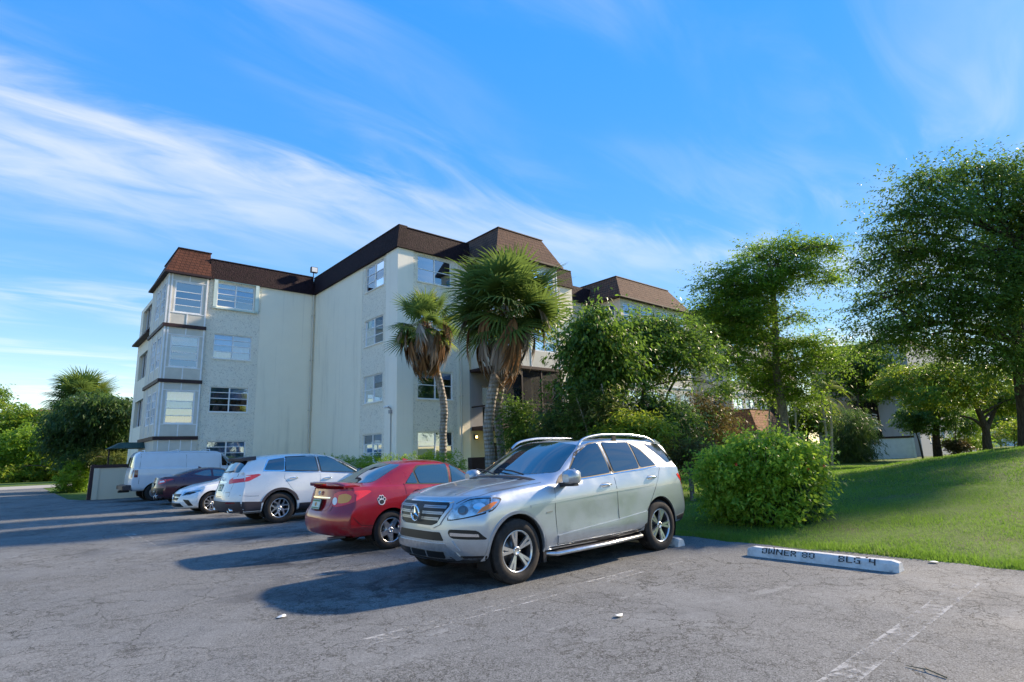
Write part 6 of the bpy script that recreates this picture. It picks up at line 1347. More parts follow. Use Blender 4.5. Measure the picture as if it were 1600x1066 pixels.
# ---- red sedan
def red_sedan():
    root = thing('parked_sedan', 'red sedan with a boot spoiler and paw sticker, backed towards the drive', 'car', (6.2, 9.75, 0), 0, 'cars parked in the row of bays')
    S = dict(axles=(1.35, -1.25), arch=.362, Rt=.316, hw=.878)
    S['nose'] = [(2.12, .20), (2.22, .26), (2.26, .42), (2.24, .58), (2.18, .70), (2.06, .78)]
    S['nose_d'] = [.5, .48, .45, .45, .48, .46]; S['nose_w'] = [.70, .80, .84, .845, .83, .76]
    S['tail'] = [(-2.08, .26), (-2.20, .30), (-2.265, .47), (-2.255, .60), (-2.16, .78), (-2.13, 1.02)]
    S['tail_d'] = [.26, .26, .27, .27, .25, .25]; S['tail_w'] = [.72, .80, .845, .845, .815, .735]; S['tpow'] = 3.2
    S['xs'] = [1.55, 1.2, .98, .78, .55, .3, .1, -.2, -.55, -.8, -1.05, -1.3, -1.52, -1.72, -1.9]
    S['y'] = [lin((1.6, .72), (0, .76), (-1.9, .70)), lin((1.6, .82), (0, .84), (-1.3, .85), (-1.9, .80)), lin((1.6, .86), (0, .872), (-1.3, .878), (-1.9, .848)), lin((1.6, .86), (0, .872), (-1.3, .875), (-1.9, .848)), lin((1.6, .845), (0, .868), (-1.3, .862), (-1.9, .82)), lin((1.6, .77), (.9, .80), (0, .825), (-1, .80), (-1.9, .742))]
    S['z'] = [lin((1.6, .19), (-1.9, .24)), lin((1.6, .25), (-1.9, .28)), lin((1.6, .42), (0, .38), (-1.9, .46)), lin((1.6, .58), (0, .56), (-1.9, .60)), lin((1.6, .72), (0, .78), (-1.9, .80)), lin((1.6, .84), (.9, .92), (0, .965), (-1, 1.02), (-1.9, 1.03))]
    S['top'] = lin((2.06, .78), (1.55, .90), (1.2, .95), (.98, .985), (.78, 1.06), (.55, 1.20), (.3, 1.335), (.1, 1.41), (-.2, 1.455), (-.55, 1.462), (-.8, 1.445), (-1.05, 1.37), (-1.3, 1.25), (-1.52, 1.135), (-1.72, 1.085), (-1.9, 1.07))
    S['ze'] = lin((1.55, .875), (.98, .955), (.78, .985), (.55, 1.09), (.3, 1.23), (.1, 1.325), (-.2, 1.385), (-.55, 1.395), (-.8, 1.375), (-1.05, 1.29), (-1.3, 1.17), (-1.52, 1.085), (-1.72, 1.055), (-1.9, 1.05))
    S['ye'] = lin((1.55, .58), (.98, .66), (.55, .68), (.1, .605), (-.3, .585), (-.8, .585), (-1.05, .61), (-1.3, .65), (-1.52, .68), (-1.9, .66))
    S['bow'] = lin((1.5, .08), (.98, .10), (.5, .11), (.1, .05), (-.5, 0), (-.9, -.05), (-1.3, -.08), (-1.6, -.06), (-1.9, -.05))
    bm = car_body(S); sk = finish_car(root, bm, S, 'red_paint'); P = sk.patch; tr = M['seam']
    P('windshield', M['glass_mid'], root, rounded([(-.70, 1.02), (0, 1.0), (.70, 1.02), (.56, 1.34), (0, 1.40), (-.56, 1.34)], .05), 'front', .004, .008)
    P('rear_window', M['glass_teal'], root, rounded([(-.64, 1.10), (.64, 1.10), (.545, 1.38), (0, 1.415), (-.545, 1.38)], .05), 'rear', .004, .008)
    for nm, pl in (('door_window', [(.66, .985), (.05, 1.01), (.11, 1.345), (.24, 1.295)]), ('door_window', [(-.03, 1.015), (-.655, 1.045), (-.70, 1.26), (-.60, 1.34), (.03, 1.365)]), ('quarter_window', [(-.695, 1.048), (-.925, 1.065), (-.74, 1.25)])):
        c = sum(q[0] for q in pl)/len(pl)
        P('window_surround', tr, root, rounded([(x+(.028 if x > c else -.028), z+(.02 if z > 1.2 else -.02)) for x, z in pl], .03), 'side', .002, .006, mirror=True)
        P(nm, M['glass_teal'], root, rounded(pl, .03), 'side', .006, .004, mirror=True)
    for l in ([(.78, .25), (.80, .6), (.76, .93)], [(.0, .25), (.0, .7), (.0, .99), (.07, 1.37)], [(-.80, .30), (-.86, .6), (-.95, .80), (-.97, 1.06)], [(-1.60, .42), (-1.80, .44), (-1.95, .58)]): sk.strip('panel_seam', tr, root, l, w=.006)
    sk.strip('rocker_crease', M['red_paint'], root, [(.95, .30), (0, .295), (-.86, .31)], w=.03, off=.007, thick=.01)
    sk.strip('bumper_crease', M['red_paint'], root, [(-1.68, .40), (-1.9, .405), (-2.08, .41)], w=.025, off=.007, thick=.01)
    handle(root, sk, .16, .90, M['red_paint'], .85); handle(root, sk, -.66, .93, M['red_paint'], .85)
    # boot
    yw = R(42)
    def rp(nm, mt, pts, off, th): return P(nm, mt, root, pts, 'side', off, th, .04, yaw=yw, mirror=True)
    def L(x, y): return x*math.cos(yw)+y*math.sin(yw)
    tl = [(L(-2.16, .49), .76), (L(-2.13, .63), .745), (L(-2.02, .76), .78), (L(-1.88, .82), .83), (L(-1.66, .845), .955), (L(-1.72, .845), .985), (L(-1.95, .80), .99), (L(-2.11, .62), .985), (L(-2.15, .50), .94)]
    rp('tail_light', M['lens_red'], smooth_poly(tl, 4, .7), .005, .008)
    rp('turn_signal', M['lens_amber'], smooth_poly([(L(-2.12, .62), .80), (L(-2.0, .75), .815), (L(-1.96, .78), .90), (L(-2.04, .72), .945), (L(-2.12, .62), .92)], 3, .7), .010, .006)
    rp('reverse_lamp', M['lens_clear'], [(L(-2.15, .545)+.045*math.cos(t), .83+.062*math.sin(t)) for t in np.linspace(0, 2*math.pi, 14, endpoint=False)], .012, .008)
    P('boot_recess', M['red_paint'], root, rounded([(-.36, .68), (.36, .68), (.42, .86), (-.42, .86)], .05), 'rear', .003, .006)
    P('boot_trim', M['chrome'], root, [(-.36, .872), (.36, .872), (.36, .892), (-.36, .892)], 'rear', .008, .012)
    for l in ([(-.47, .68), (-.46, .98)], [(.47, .68), (.46, .98)], [(-.47, .68), (0, .665), (.47, .68)]): sk.strip('panel_seam', tr, root, l, 'rear', .007, .0015, .004, False)
    plate(root, -2.222, .775, 0, 0, tilt=.25)
    b = MB(); oval_ring(b, -2.163, 0, .955, .052, .036, .16); oval_ring(b, -2.163, 0, .955, .020, .034, .3); oval_ring(b, -2.163, 0, .967, .036, .014, .3); b.build('oval_emblem', M['chrome'], root)
    s = MB(); ys = np.linspace(-.70, .70, 15); prof = [(-1.86, 1.112), (-1.96, 1.130), (-2.10, 1.132), (-2.165, 1.125), (-2.165, 1.105), (-2.08, 1.098), (-1.92, 1.085)]
    vs = []
    for y in ys:
        e = max(0, (abs(y)-.55)/.15); vs += [(x+.06*(y/.7)**2+.05*e, y, z-.045*e**1.5-.006*(y/.7)**2) for x, z in prof]
    n = len(prof); s.add(vs, [(i*n+k, i*n+(k+1) % n, (i+1)*n+(k+1) % n, (i+1)*n+k) for i in range(14) for k in range(n)], True); s.add(vs[:n], [tuple(range(n))]); s.add(vs[-n:], [tuple(range(n))])
    so = s.build('boot_spoiler', M['red_paint'], root)
    bl = MB(); bl.box((-2.162, -.19, 1.103), (-2.168, .19, 1.116)); bl.build('brake_lamp', M['lens_amber'], so)
    for sg in (1, -1):
        q = MB(); q.hexa([(-1.86, sg*.60, 1.03), (-2.0, sg*.60, 1.03), (-2.0, sg*.66, 1.03), (-1.86, sg*.66, 1.03), (-1.90, sg*.60, 1.10), (-2.04, sg*.60, 1.11), (-2.04, sg*.66, 1.10), (-1.90, sg*.66, 1.09)]); q.build('spoiler_foot', M['red_paint'], so)
    # paw sticker, white outline with black pads
    px, pz = -1.44, .815
    def blob(cx, cz, rx, rz_): return [(cx+rx*math.cos(t), cz+rz_*math.sin(t)) for t in np.linspace(0, 2*math.pi, 14, endpoint=False)]
    pads = [(0, -.030, .043, .036), (-.052, .012, .017, .022), (-.020, .046, .017, .024), (.022, .046, .017, .024), (.054, .012, .017, .022)]
    for i, (dx, dz, rx, rz_) in enumerate(pads):
        for sc, mt, of in ((1.42, 'sticker_white', .003), (1.0, 'sticker_black', .0045)):
            o = P('paw_sticker' if sc > 1 else 'paw_pad', M[mt], root, blob(px+dx, pz+dz, rx*sc, rz_*sc), 'side', of+i*.00025, .001, mirror=False)
            o.data.transform(Matrix.Scale(-1, 4, (0, 1, 0))); o.data.flip_normals()
    sn = MB(); sn.hexa([(-.42, -.02, 1.455), (-.55, -.02, 1.455), (-.55, .02, 1.455), (-.42, .02, 1.455), (-.46, -.008, 1.472), (-.55, -.008, 1.50), (-.55, .008, 1.50), (-.46, .008, 1.472)]); sn.build('roof_antenna', M['red_paint'], root)
    e = MB(); e.tube([(-1.9, -.45, .245), (-2.2, -.45, .24)], .028, 10); e.build('exhaust_pipe', M['dull_metal'], root)
    for sg in (1, -1): P('headlight', M['lamp_inner'], root, [(sg*.45, .62), (sg*.78, .66), (sg*.80, .78), (sg*.55, .74)], 'front', .005, .008)
    mirror_housing(root, .60, .83, 1.02, M['red_paint'], .85)
    add_wheels(root, S['axles'], 1.51, .316, .205, .205, 'five', 'alloy')
    return root

# ---- white crossover
def white_crossover():
    root = thing('parked_crossover', 'white crossover with dark lower cladding, its tail to the drive', 'car', (6.48, 15.8, 0), 0, 'cars parked in the row of bays')
    S = dict(axles=(1.535, -1.34), arch=.43, Rt=.38, hw=.962)
    S['nose'] = [(2.30, .26), (2.42, .32), (2.48, .50), (2.46, .68), (2.40, .82), (2.24, .95)]
    S['nose_d'] = [.5, .48, .46, .46, .48, .46]; S['nose_w'] = [.78, .88, .92, .925, .91, .84]
    S['tail'] = [(-2.36, .30), (-2.49, .36), (-2.545, .56), (-2.53, .74), (-2.47, .98), (-2.40, 1.22)]
    S['tail_d'] = [.30, .30, .30, .30, .30, .28]; S['tail_w'] = [.78, .88, .925, .925, .895, .80]
    S['xs'] = [1.75, 1.4, 1.12, .88, .6, .3, .05, -.3, -.8, -1.25, -1.6, -1.85, -2.02, -2.12, -2.19]
    S['y'] = [lin((1.8, .80), (0, .82), (-2.2, .78)), lin((1.8, .90), (0, .92), (-2.2, .90)), lin((1.8, .935), (0, .95), (-1.3, .962), (-2.2, .925)), lin((1.8, .94), (0, .95), (-1.3, .962), (-2.2, .922)), lin((1.8, .92), (0, .945), (-1.3, .945), (-2.2, .885)), lin((1.8, .85), (1, .875), (0, .895), (-1.3, .885), (-2.2, .81))]
    S['z'] = [lin((1.8, .26), (-2.2, .29)), lin((1.8, .32), (-2.2, .34)), lin((1.8, .50), (0, .46), (-2.2, .55)), lin((1.8, .68), (0, .64), (-2.2, .74)), lin((1.8, .84), (0, .90), (-2.2, 1.0)), lin((1.8, 1.0), (1, 1.09), (0, 1.16), (-1.3, 1.25), (-2.2, 1.26))]
    S['top'] = lin((2.24, .95), (1.75, 1.08), (1.4, 1.12), (1.12, 1.16), (.88, 1.25), (.6, 1.40), (.3, 1.545), (.05, 1.64), (-.3, 1.70), (-.8, 1.718), (-1.25, 1.705), (-1.6, 1.675), (-1.85, 1.645), (-2.02, 1.60), (-2.12, 1.49), (-2.19, 1.40))
    S['ze'] = lin((1.75, 1.05), (1.12, 1.125), (.88, 1.165), (.6, 1.29), (.3, 1.45), (.05, 1.56), (-.3, 1.635), (-.8, 1.66), (-1.25, 1.645), (-1.6, 1.615), (-1.85, 1.575), (-2.02, 1.52), (-2.12, 1.43), (-2.19, 1.36))
    S['ye'] = lin((1.75, .64), (1.12, .74), (.88, .77), (.5, .74), (.05, .68), (-.8, .665), (-1.6, .65), (-1.85, .64), (-2.02, .63), (-2.19, .66))
    S['bow'] = lin((1.7, .08), (1.1, .1), (.5, .12), (.05, .06), (-.5, 0), (-1.7, -.02), (-2.0, -.08), (-2.19, -.1))
    bm = car_body(S); sk = finish_car(root, bm, S, 'white_paint'); P = sk.patch; tr = M['seam']
    P('windshield', M['glass_mid'], root, rounded([(-.76, 1.20), (0, 1.175), (.76, 1.20), (.64, 1.56), (0, 1.63), (-.64, 1.56)], .05), 'front', .004, .008)
    P('rear_window', M['glass_black'], root, rounded([(-.66, 1.27), (.66, 1.27), (.585, 1.545), (-.585, 1.545)], .06), 'rear', .004, .008)
    for nm, pl in (('door_window', [(.80, 1.145), (-.27, 1.225), (-.33, 1.62), (-.06, 1.60), (.36, 1.405)]), ('door_window', [(-.36, 1.235), (-1.21, 1.285), (-1.17, 1.61), (-.42, 1.625)]), ('quarter_window', [(-1.25, 1.29), (-1.73, 1.315), (-1.60, 1.555), (-1.21, 1.605)])):
        c = sum(q[0] for q in pl)/len(pl)
        P('window_surround', M['chrome'] if nm[0] == 'q' else tr, root, rounded([(x+(.03 if x > c else -.03), z+(.022 if z > 1.4 else -.022)) for x, z in pl], .04), 'side', .002, .006, mirror=True)
        P(nm, M['glass_teal'] if nm[0] == 'd' else M['glass_mid'], root, rounded(pl, .04), 'side', .006, .004, mirror=True)
    P('window_trim', M['chrome'], root, [(.85, 1.11), (-.3, 1.20), (-1.25, 1.262), (-1.76, 1.29), (-1.76, 1.278), (-1.25, 1.25), (-.3, 1.188), (.85, 1.10)], 'side', .007, .006, mirror=True)
    for l in ([(.93, .56), (.95, .85), (.90, 1.10)], [(-.31, .56), (-.33, .9), (-.315, 1.21), (-.37, 1.64)], [(-.90, .62), (-1.08, .85), (-1.26, 1.10), (-1.23, 1.28)], [(-1.86, .70), (-2.1, .71), (-2.3, .74)]): sk.strip('panel_seam', tr, root, l, w=.006)
    handle(root, sk, -.12, 1.04, M['chrome'], .94); handle(root, sk, -1.02, 1.085, M['chrome'], .94)
    cl = M['cladding']
    for x in S['axles']: P('arch_cladding', cl, root, arc(x, .38, .49, -22, 202, 30)+arc(x, .38, .432, 202, -22, 30), 'side', .008, .02, .6, mirror=True)
    P('sill_cladding', cl, root, [(1.08, .28), (1.08, .44), (-.86, .46), (-.86, .30)], 'side', .010, .02, mirror=True)
    P('rear_cladding', cl, root, [(-1.80, .32), (-1.79, .56), (-2.1, .58), (-2.33, .59), (-2.33, .32)], 'side', .006, .02, mirror=True)
    P('rear_cladding', cl, root, rounded([(-.86, .59), (.86, .59), (.84, .32), (-.84, .32)], .03), 'rear', .008, .02)
    P('bumper_reflector', M['lens_darkred'], root, [(-.80, .545), (-.52, .545), (-.52, .585), (-.80, .585)], 'rear', .012, .008); P('bumper_reflector', M['lens_darkred'], root, [(.52, .545), (.80, .545), (.80, .585), (.52, .585)], 'rear', .012, .008)
    for sg in (1, -1):
        e = MB(); e.lathe([(-.12, .045), (.10, .05), (.12, .058), (.10, .064), (-.12, .055)], 16, 'x'); e.v = [(-v[0], v[1]*1.5, v[2]*.8) for v in e.v]; e.build('exhaust_tip', M['chrome'], root, (-2.34, sg*.62, .385))
        xx = MB(); xx.lathe([(0, 0), (0, .05)], 12, 'x'); xx.v = [(v[0], v[1]*1.5, v[2]*.8) for v in xx.v]; xx.build('exhaust_bore', M['well_black'], root, (-2.39, sg*.62, .385))
    yw = R(40)
    def rp(nm, mt, pts, off, th): return P(nm, mt, root, pts, 'side', off, th, .04, yaw=yw, mirror=True)
    def L(x, y): return x*math.cos(yw)+y*math.sin(yw)
    rp('tail_light', M['lens_red'], rounded([(L(-2.47, .48), 1.005), (L(-2.36, .80), 1.035), (L(-2.10, .885), 1.06), (L(-1.84, .905), 1.20), (L(-1.90, .90), 1.225), (L(-2.22, .84), 1.20), (L(-2.40, .62), 1.165), (L(-2.46, .46), 1.10)], .03), .005, .008)
    rp('reverse_lamp', M['lens_clear'], rounded([(L(-2.42, .60), 1.115), (L(-2.25, .83), 1.13), (L(-2.06, .885), 1.185), (L(-2.22, .845), 1.195), (L(-2.40, .62), 1.16)], .015), .010, .006)
    P('tailgate_trim', M['chrome'], root, [(-.34, 1.035), (.34, 1.035), (.34, 1.06), (-.34, 1.06)], 'rear', .010, .014)
    P('plate_recess', M['white_paint'], root, rounded([(-.34, .80), (.34, .80), (.37, 1.02), (-.37, 1.02)], .04), 'rear', .003, .006)
    for l in ([(-.62, .72), (-.64, 1.25)], [(.62, .72), (.64, 1.25)], [(-.62, .72), (0, .70), (.62, .72)]): sk.strip('panel_seam', tr, root, l, 'rear', .008, .0015, .004, False)
    plate(root, -2.50, .905, 0, 0, tilt=.2)
    P('model_badge', M['dull_metal'], root, [(-.62, .80), (-.44, .80), (-.44, .825), (-.62, .825)], 'rear', .005, .004)
    b = MB(); oval_ring(b, -2.455, 0, 1.125, .075, .058, .14)
    for sg in (1, -1): b.tube([(-2.462, sg*.066, 1.135), (-2.462, sg*.03, 1.135), (-2.464, 0, 1.10)], .006, 6)
    b.build('oval_emblem', M['chrome'], root)
    s = MB(); s.hexa([(-1.88, -.64, 1.56), (-1.88, .64, 1.56), (-2.20, .58, 1.555), (-2.20, -.58, 1.555), (-1.88, -.62, 1.66), (-1.88, .62, 1.66), (-2.22, .57, 1.615), (-2.22, -.57, 1.615)]); so = s.build('roof_spoiler', M['cladding'], root)
    w = MB(); w.tube([(-2.42, 0, 1.285), (-2.36, -.25, 1.30), (-2.33, -.42, 1.315)], .012, 6); w.build('rear_wiper', M['plastic_dark'], root)
    for sg in (1, -1): P('headlight', M['lamp_inner'], root, [(sg*.50, .80), (sg*.86, .84), (sg*.86, .95), (sg*.6, .90)], 'front', .005, .008)
    mirror_housing(root, .78, .90, 1.18, M['plastic_dark'], .9)
    add_wheels(root, S['axles'], 1.65, .38, .238, .245, 'y5', 'alloy', (.2, .1, .9, .35))
    return root

# ---- white saloon, nose out
def white_saloon():
    root = thing('parked_saloon', 'low white saloon parked nose out beside the white crossover', 'car', (6.12, 20.6, 0), math.pi, 'cars parked in the row of bays')
    S = dict(axles=(1.37, -1.36), arch=.375, Rt=.328, hw=.895)
    S['nose'] = [(2.10, .18), (2.22, .22), (2.27, .36), (2.255, .50), (2.21, .64), (2.08, .745)]
    S['nose_d'] = [.5, .48, .46, .46, .48, .46]; S['nose_w'] = [.74, .82, .86, .865, .85, .79]; S['npow'] = 2.8
    S['tail'] = [(-2.10, .28), (-2.22, .32), (-2.28, .50), (-2.26, .68), (-2.20, .86), (-2.12, .99)]
    S['tail_d'] = [.3]*6; S['tail_w'] = [.74, .82, .86, .86, .83, .74]
    S['xs'] = [1.6, 1.25, 1.0, .8, .55, .3, .05, -.3, -.7, -1.0, -1.25, -1.5, -1.72, -1.9]
    S['y'] = [lin((1.6, .74), (-1.9, .72)), lin((1.6, .84), (0, .86), (-1.9, .82)), lin((1.6, .88), (0, .89), (-1.3, .895), (-1.9, .86)), lin((1.6, .88), (0, .89), (-1.3, .895), (-1.9, .86)), lin((1.6, .865), (0, .88), (-1.9, .83)), lin((1.6, .80), (.9, .82), (0, .84), (-1.9, .75))]
    S['z'] = [lin((1.6, .18), (-1.9, .24)), lin((1.6, .23), (-1.9, .28)), lin((1.6, .38), (-1.9, .46)), lin((1.6, .54), (-1.9, .62)), lin((1.6, .70), (0, .78), (-1.9, .84)), lin((1.6, .82), (.9, .92), (0, .96), (-1.9, 1.0))]
    S['top'] = lin((2.08, .745), (1.6, .885), (1.25, .945), (1.0, .985), (.8, 1.05), (.55, 1.18), (.3, 1.30), (.05, 1.385), (-.3, 1.43), (-.7, 1.42), (-1.0, 1.36), (-1.25, 1.27), (-1.5, 1.15), (-1.72, 1.06), (-1.9, 1.03))
    S['ze'] = lin((1.6, .855), (1.0, .955), (.8, .98), (.55, 1.08), (.3, 1.20), (.05, 1.30), (-.3, 1.36), (-.7, 1.35), (-1.0, 1.28), (-1.25, 1.18), (-1.5, 1.09), (-1.9, 1.01))
    S['ye'] = lin((1.6, .60), (1.0, .69), (.55, .69), (.05, .62), (-.7, .60), (-1.2, .64), (-1.9, .66))
    S['bow'] = lin((1.5, .08), (1, .10), (.5, .12), (.05, .06), (-.5, 0), (-1.3, -.08), (-1.9, -.05))
    bm = car_body(S); sk = finish_car(root, bm, S, 'pearl_paint'); P = sk.patch; tr = M['seam']
    P('windshield', M['glass_mid'], root, rounded([(-.72, 1.02), (0, 1.0), (.72, 1.02), (.57, 1.32), (0, 1.38), (-.57, 1.32)], .05), 'front', .004, .008)
    for pl in ([(.70, .985), (-.05, 1.0), (-.02, 1.34), (.2, 1.28)], [(-.12, 1.0), (-.95, 1.03), (-.72, 1.30), (-.1, 1.345)]): P('door_window', M['glass_dark'], root, rounded(pl, .03), 'side', .004, .006, mirror=True)
    for l in ([(.78, .25), (.80, .6), (.76, .93)], [(-.08, .25), (-.08, .99), (-.05, 1.35)]): sk.strip('panel_seam', tr, root, l, w=.006)
    P('grille', M['grille_black'], root, rounded([(-.46, .63), (.46, .63), (.36, .44), (-.36, .44)], .03), 'front', .005, .008)
    P('grille_bar', M['chrome'], root, [(-.42, .545), (.42, .545), (.42, .525), (-.42, .525)], 'front', .014, .012)
    emblem_star(root, 2.275, .54, .075, -.05)
    P('lower_intake', M['grille_black'], root, rounded([(-.50, .36), (.50, .36), (.58, .25), (-.58, .25)], .02), 'front', .005, .008)
    yw = -R(45)
    def lp(nm, mt, pts, off, th): return P(nm, mt, root, pts, 'side', off, th, .04, yaw=yw, mirror=True)
    def L(x, y): return x*math.cos(yw)+y*math.sin(yw)
    lp('headlight', M['lamp_inner'], rounded([(L(2.17, .52), .565), (L(2.02, .76), .60), (L(1.72, .86), .70), (L(1.76, .85), .735), (L(2.0, .74), .72), (L(2.15, .55), .68)], .02), .005, .008)
    lp('headlight_bezel', M['grille_black'], rounded([(L(2.15, .56), .585), (L(2.02, .76), .615), (L(1.86, .82), .66), (L(1.9, .8), .69), (L(2.1, .62), .655)], .02), .008, .004)
    lp('running_lamp', M['chrome'], [(L(2.13, .57), .675), (L(1.98, .76), .71), (L(1.80, .84), .725), (L(1.98, .76), .695), (L(2.14, .57), .655)], .013, .006)
    lp('bumper_vent', M['grille_black'], rounded([(L(2.17, .62), .47), (L(2.05, .78), .45), (L(1.93, .855), .28), (L(2.05, .78), .275)], .02), .005, .008)
    mirror_housing(root, .60, .84, 1.0, M['pearl_paint'], .85)
    add_wheels(root, S['axles'], 1.56, .328, .225, .215, 'multi', 'alloy')
    return root

# ---- dark coupe, tail out, rear bumper missing on one corner
def dark_coupe():
    root = thing('parked_coupe', 'dark plum coupe with a torn rear bumper, parked beside the white van', 'car', (6.42, 26.3, 0), 0, 'cars parked in the row of bays')
    S = dict(axles=(1.45, -1.28), arch=.38, Rt=.33, hw=.90)
    S['nose'] = [(2.10, .18), (2.22, .22), (2.27, .36), (2.255, .50), (2.20, .62), (2.06, .72)]
    S['nose_d'] = [.5]*6; S['nose_w'] = [.72, .80, .85, .855, .84, .77]
    S['tail'] = [(-2.06, .28), (-2.18, .34), (-2.24, .54), (-2.22, .72), (-2.18, .90), (-2.14, 1.04)]
    S['tail_d'] = [.28]*6; S['tail_w'] = [.72, .82, .865, .865, .84, .76]
    S['xs'] = [1.6, 1.2, .95, .7, .4, .15, -.1, -.4, -.75, -1.05, -1.35, -1.6, -1.8, -1.95]
    S['y'] = [lin((1.6, .72), (-1.9, .70)), lin((1.6, .83), (-1.9, .82)), lin((1.6, .87), (-1.3, .90), (-1.9, .865)), lin((1.6, .87), (-1.3, .90), (-1.9, .865)), lin((1.6, .85), (-1.3, .88), (-1.9, .84)), lin((1.6, .78), (0, .83), (-1.9, .77))]
    S['z'] = [lin((1.6, .18), (-1.9, .24)), lin((1.6, .23), (-1.9, .30)), lin((1.6, .38), (-1.9, .50)), lin((1.6, .54), (-1.9, .68)), lin((1.6, .68), (-1.9, .88)), lin((1.6, .80), (.8, .90), (0, .95), (-1.2, 1.03), (-1.95, 1.05))]
    S['top'] = lin((2.06, .72), (1.6, .84), (1.2, .91), (.95, .955), (.7, 1.05), (.4, 1.21), (.15, 1.32), (-.1, 1.375), (-.4, 1.39), (-.75, 1.355), (-1.05, 1.29), (-1.35, 1.20), (-1.6, 1.12), (-1.95, 1.085))
    S['ze'] = lin((1.6, .82), (.95, .93), (.7, .97), (.4, 1.11), (.15, 1.23), (-.1, 1.30), (-.4, 1.32), (-.75, 1.29), (-1.05, 1.22), (-1.35, 1.14), (-1.6, 1.085), (-1.95, 1.065))
    S['ye'] = lin((1.6, .58), (.95, .67), (.4, .66), (-.1, .60), (-.75, .59), (-1.35, .65), (-1.95, .68))
    S['bow'] = lin((1.5, .08), (.5, .1), (0, .04), (-.5, 0), (-1.35, -.06), (-1.95, -.05))
    bm = car_body(S); sk = finish_car(root, bm, S, 'plum_paint'); P = sk.patch; tr = M['seam']
    P('windshield', M['glass_mid'], root, rounded([(-.68, .99), (0, .97), (.68, .99), (.55, 1.28), (0, 1.33), (-.55, 1.28)], .05), 'front', .004, .008)
    P('rear_window', M['glass_dark'], root, rounded([(-.60, 1.13), (.60, 1.13), (.52, 1.30), (-.52, 1.30)], .05), 'rear', .004, .008)
    P('door_window', M['glass_teal'], root, rounded([(.55, .985), (-.28, 1.02), (-.30, 1.28), (.05, 1.25)], .03), 'side', .004, .006, mirror=True)
    P('quarter_window', M['glass_teal'], root, rounded([(-.36, 1.025), (-.66, 1.055), (-1.0, 1.13), (-.62, 1.255), (-.38, 1.285)], .05), 'side', .004, .006, mirror=True)
    yw = R(40)
    def rp(nm, mt, pts, off, th): return P(nm, mt, root, pts, 'side', off, th, .04, yaw=yw, mirror=True)
    def L(x, y): return x*math.cos(yw)+y*math.sin(yw)
    rp('tail_light', M['lens_red'], rounded([(L(-2.17, .52), .80), (L(-2.05, .78), .83), (L(-1.72, .87), .97), (L(-1.78, .86), .99), (L(-2.05, .77), .97), (L(-2.16, .55), .93)], .02), .005, .008)
    rp('reverse_lamp', M['lens_clear'], rounded([(L(-2.13, .62), .85), (L(-2.0, .81), .88), (L(-2.04, .78), .94), (L(-2.13, .62), .91)], .02), .012, .006)
    # the torn corner: dark beam, bent strips and hanging clips
    P('bumper_beam', M['grille_black'], root, rounded([(-.80, .42), (.80, .42), (.82, .66), (-.82, .66)], .03), 'rear', .004, .008)
    rr = random.Random(4)
    for i in range(9):
        y = -.80+rr.random()*.5; z = .36+rr.random()*.38; b = MB(); p0 = Vector((-2.15, y, z)); p1 = p0+Vector((-.06-.05*rr.random(), .06*rr.uniform(-1, 1), -.10*rr.random())); p2 = p1+Vector((.02, .05*rr.uniform(-1, 1), -.10)); b.tube([p0, p1, p2], [.014, .010, .006], 5); b.build('torn_strip', M[('chrome', 'dull_metal', 'plum_paint')[i % 3]], root)
    plate(root, -2.235, .76, 0, 0)
    sn = MB(); sn.hexa([(-.55, -.02, 1.37), (-.70, -.02, 1.37), (-.70, .02, 1.37), (-.55, .02, 1.37), (-.6, -.008, 1.40), (-.69, -.008, 1.43), (-.69, .008, 1.43), (-.6, .008, 1.40)]); sn.build('roof_antenna', M['plum_paint'], root)
    add_wheels(root, S['axles'], 1.56, .33, .225, .215, 'five', 'alloy')
    return root

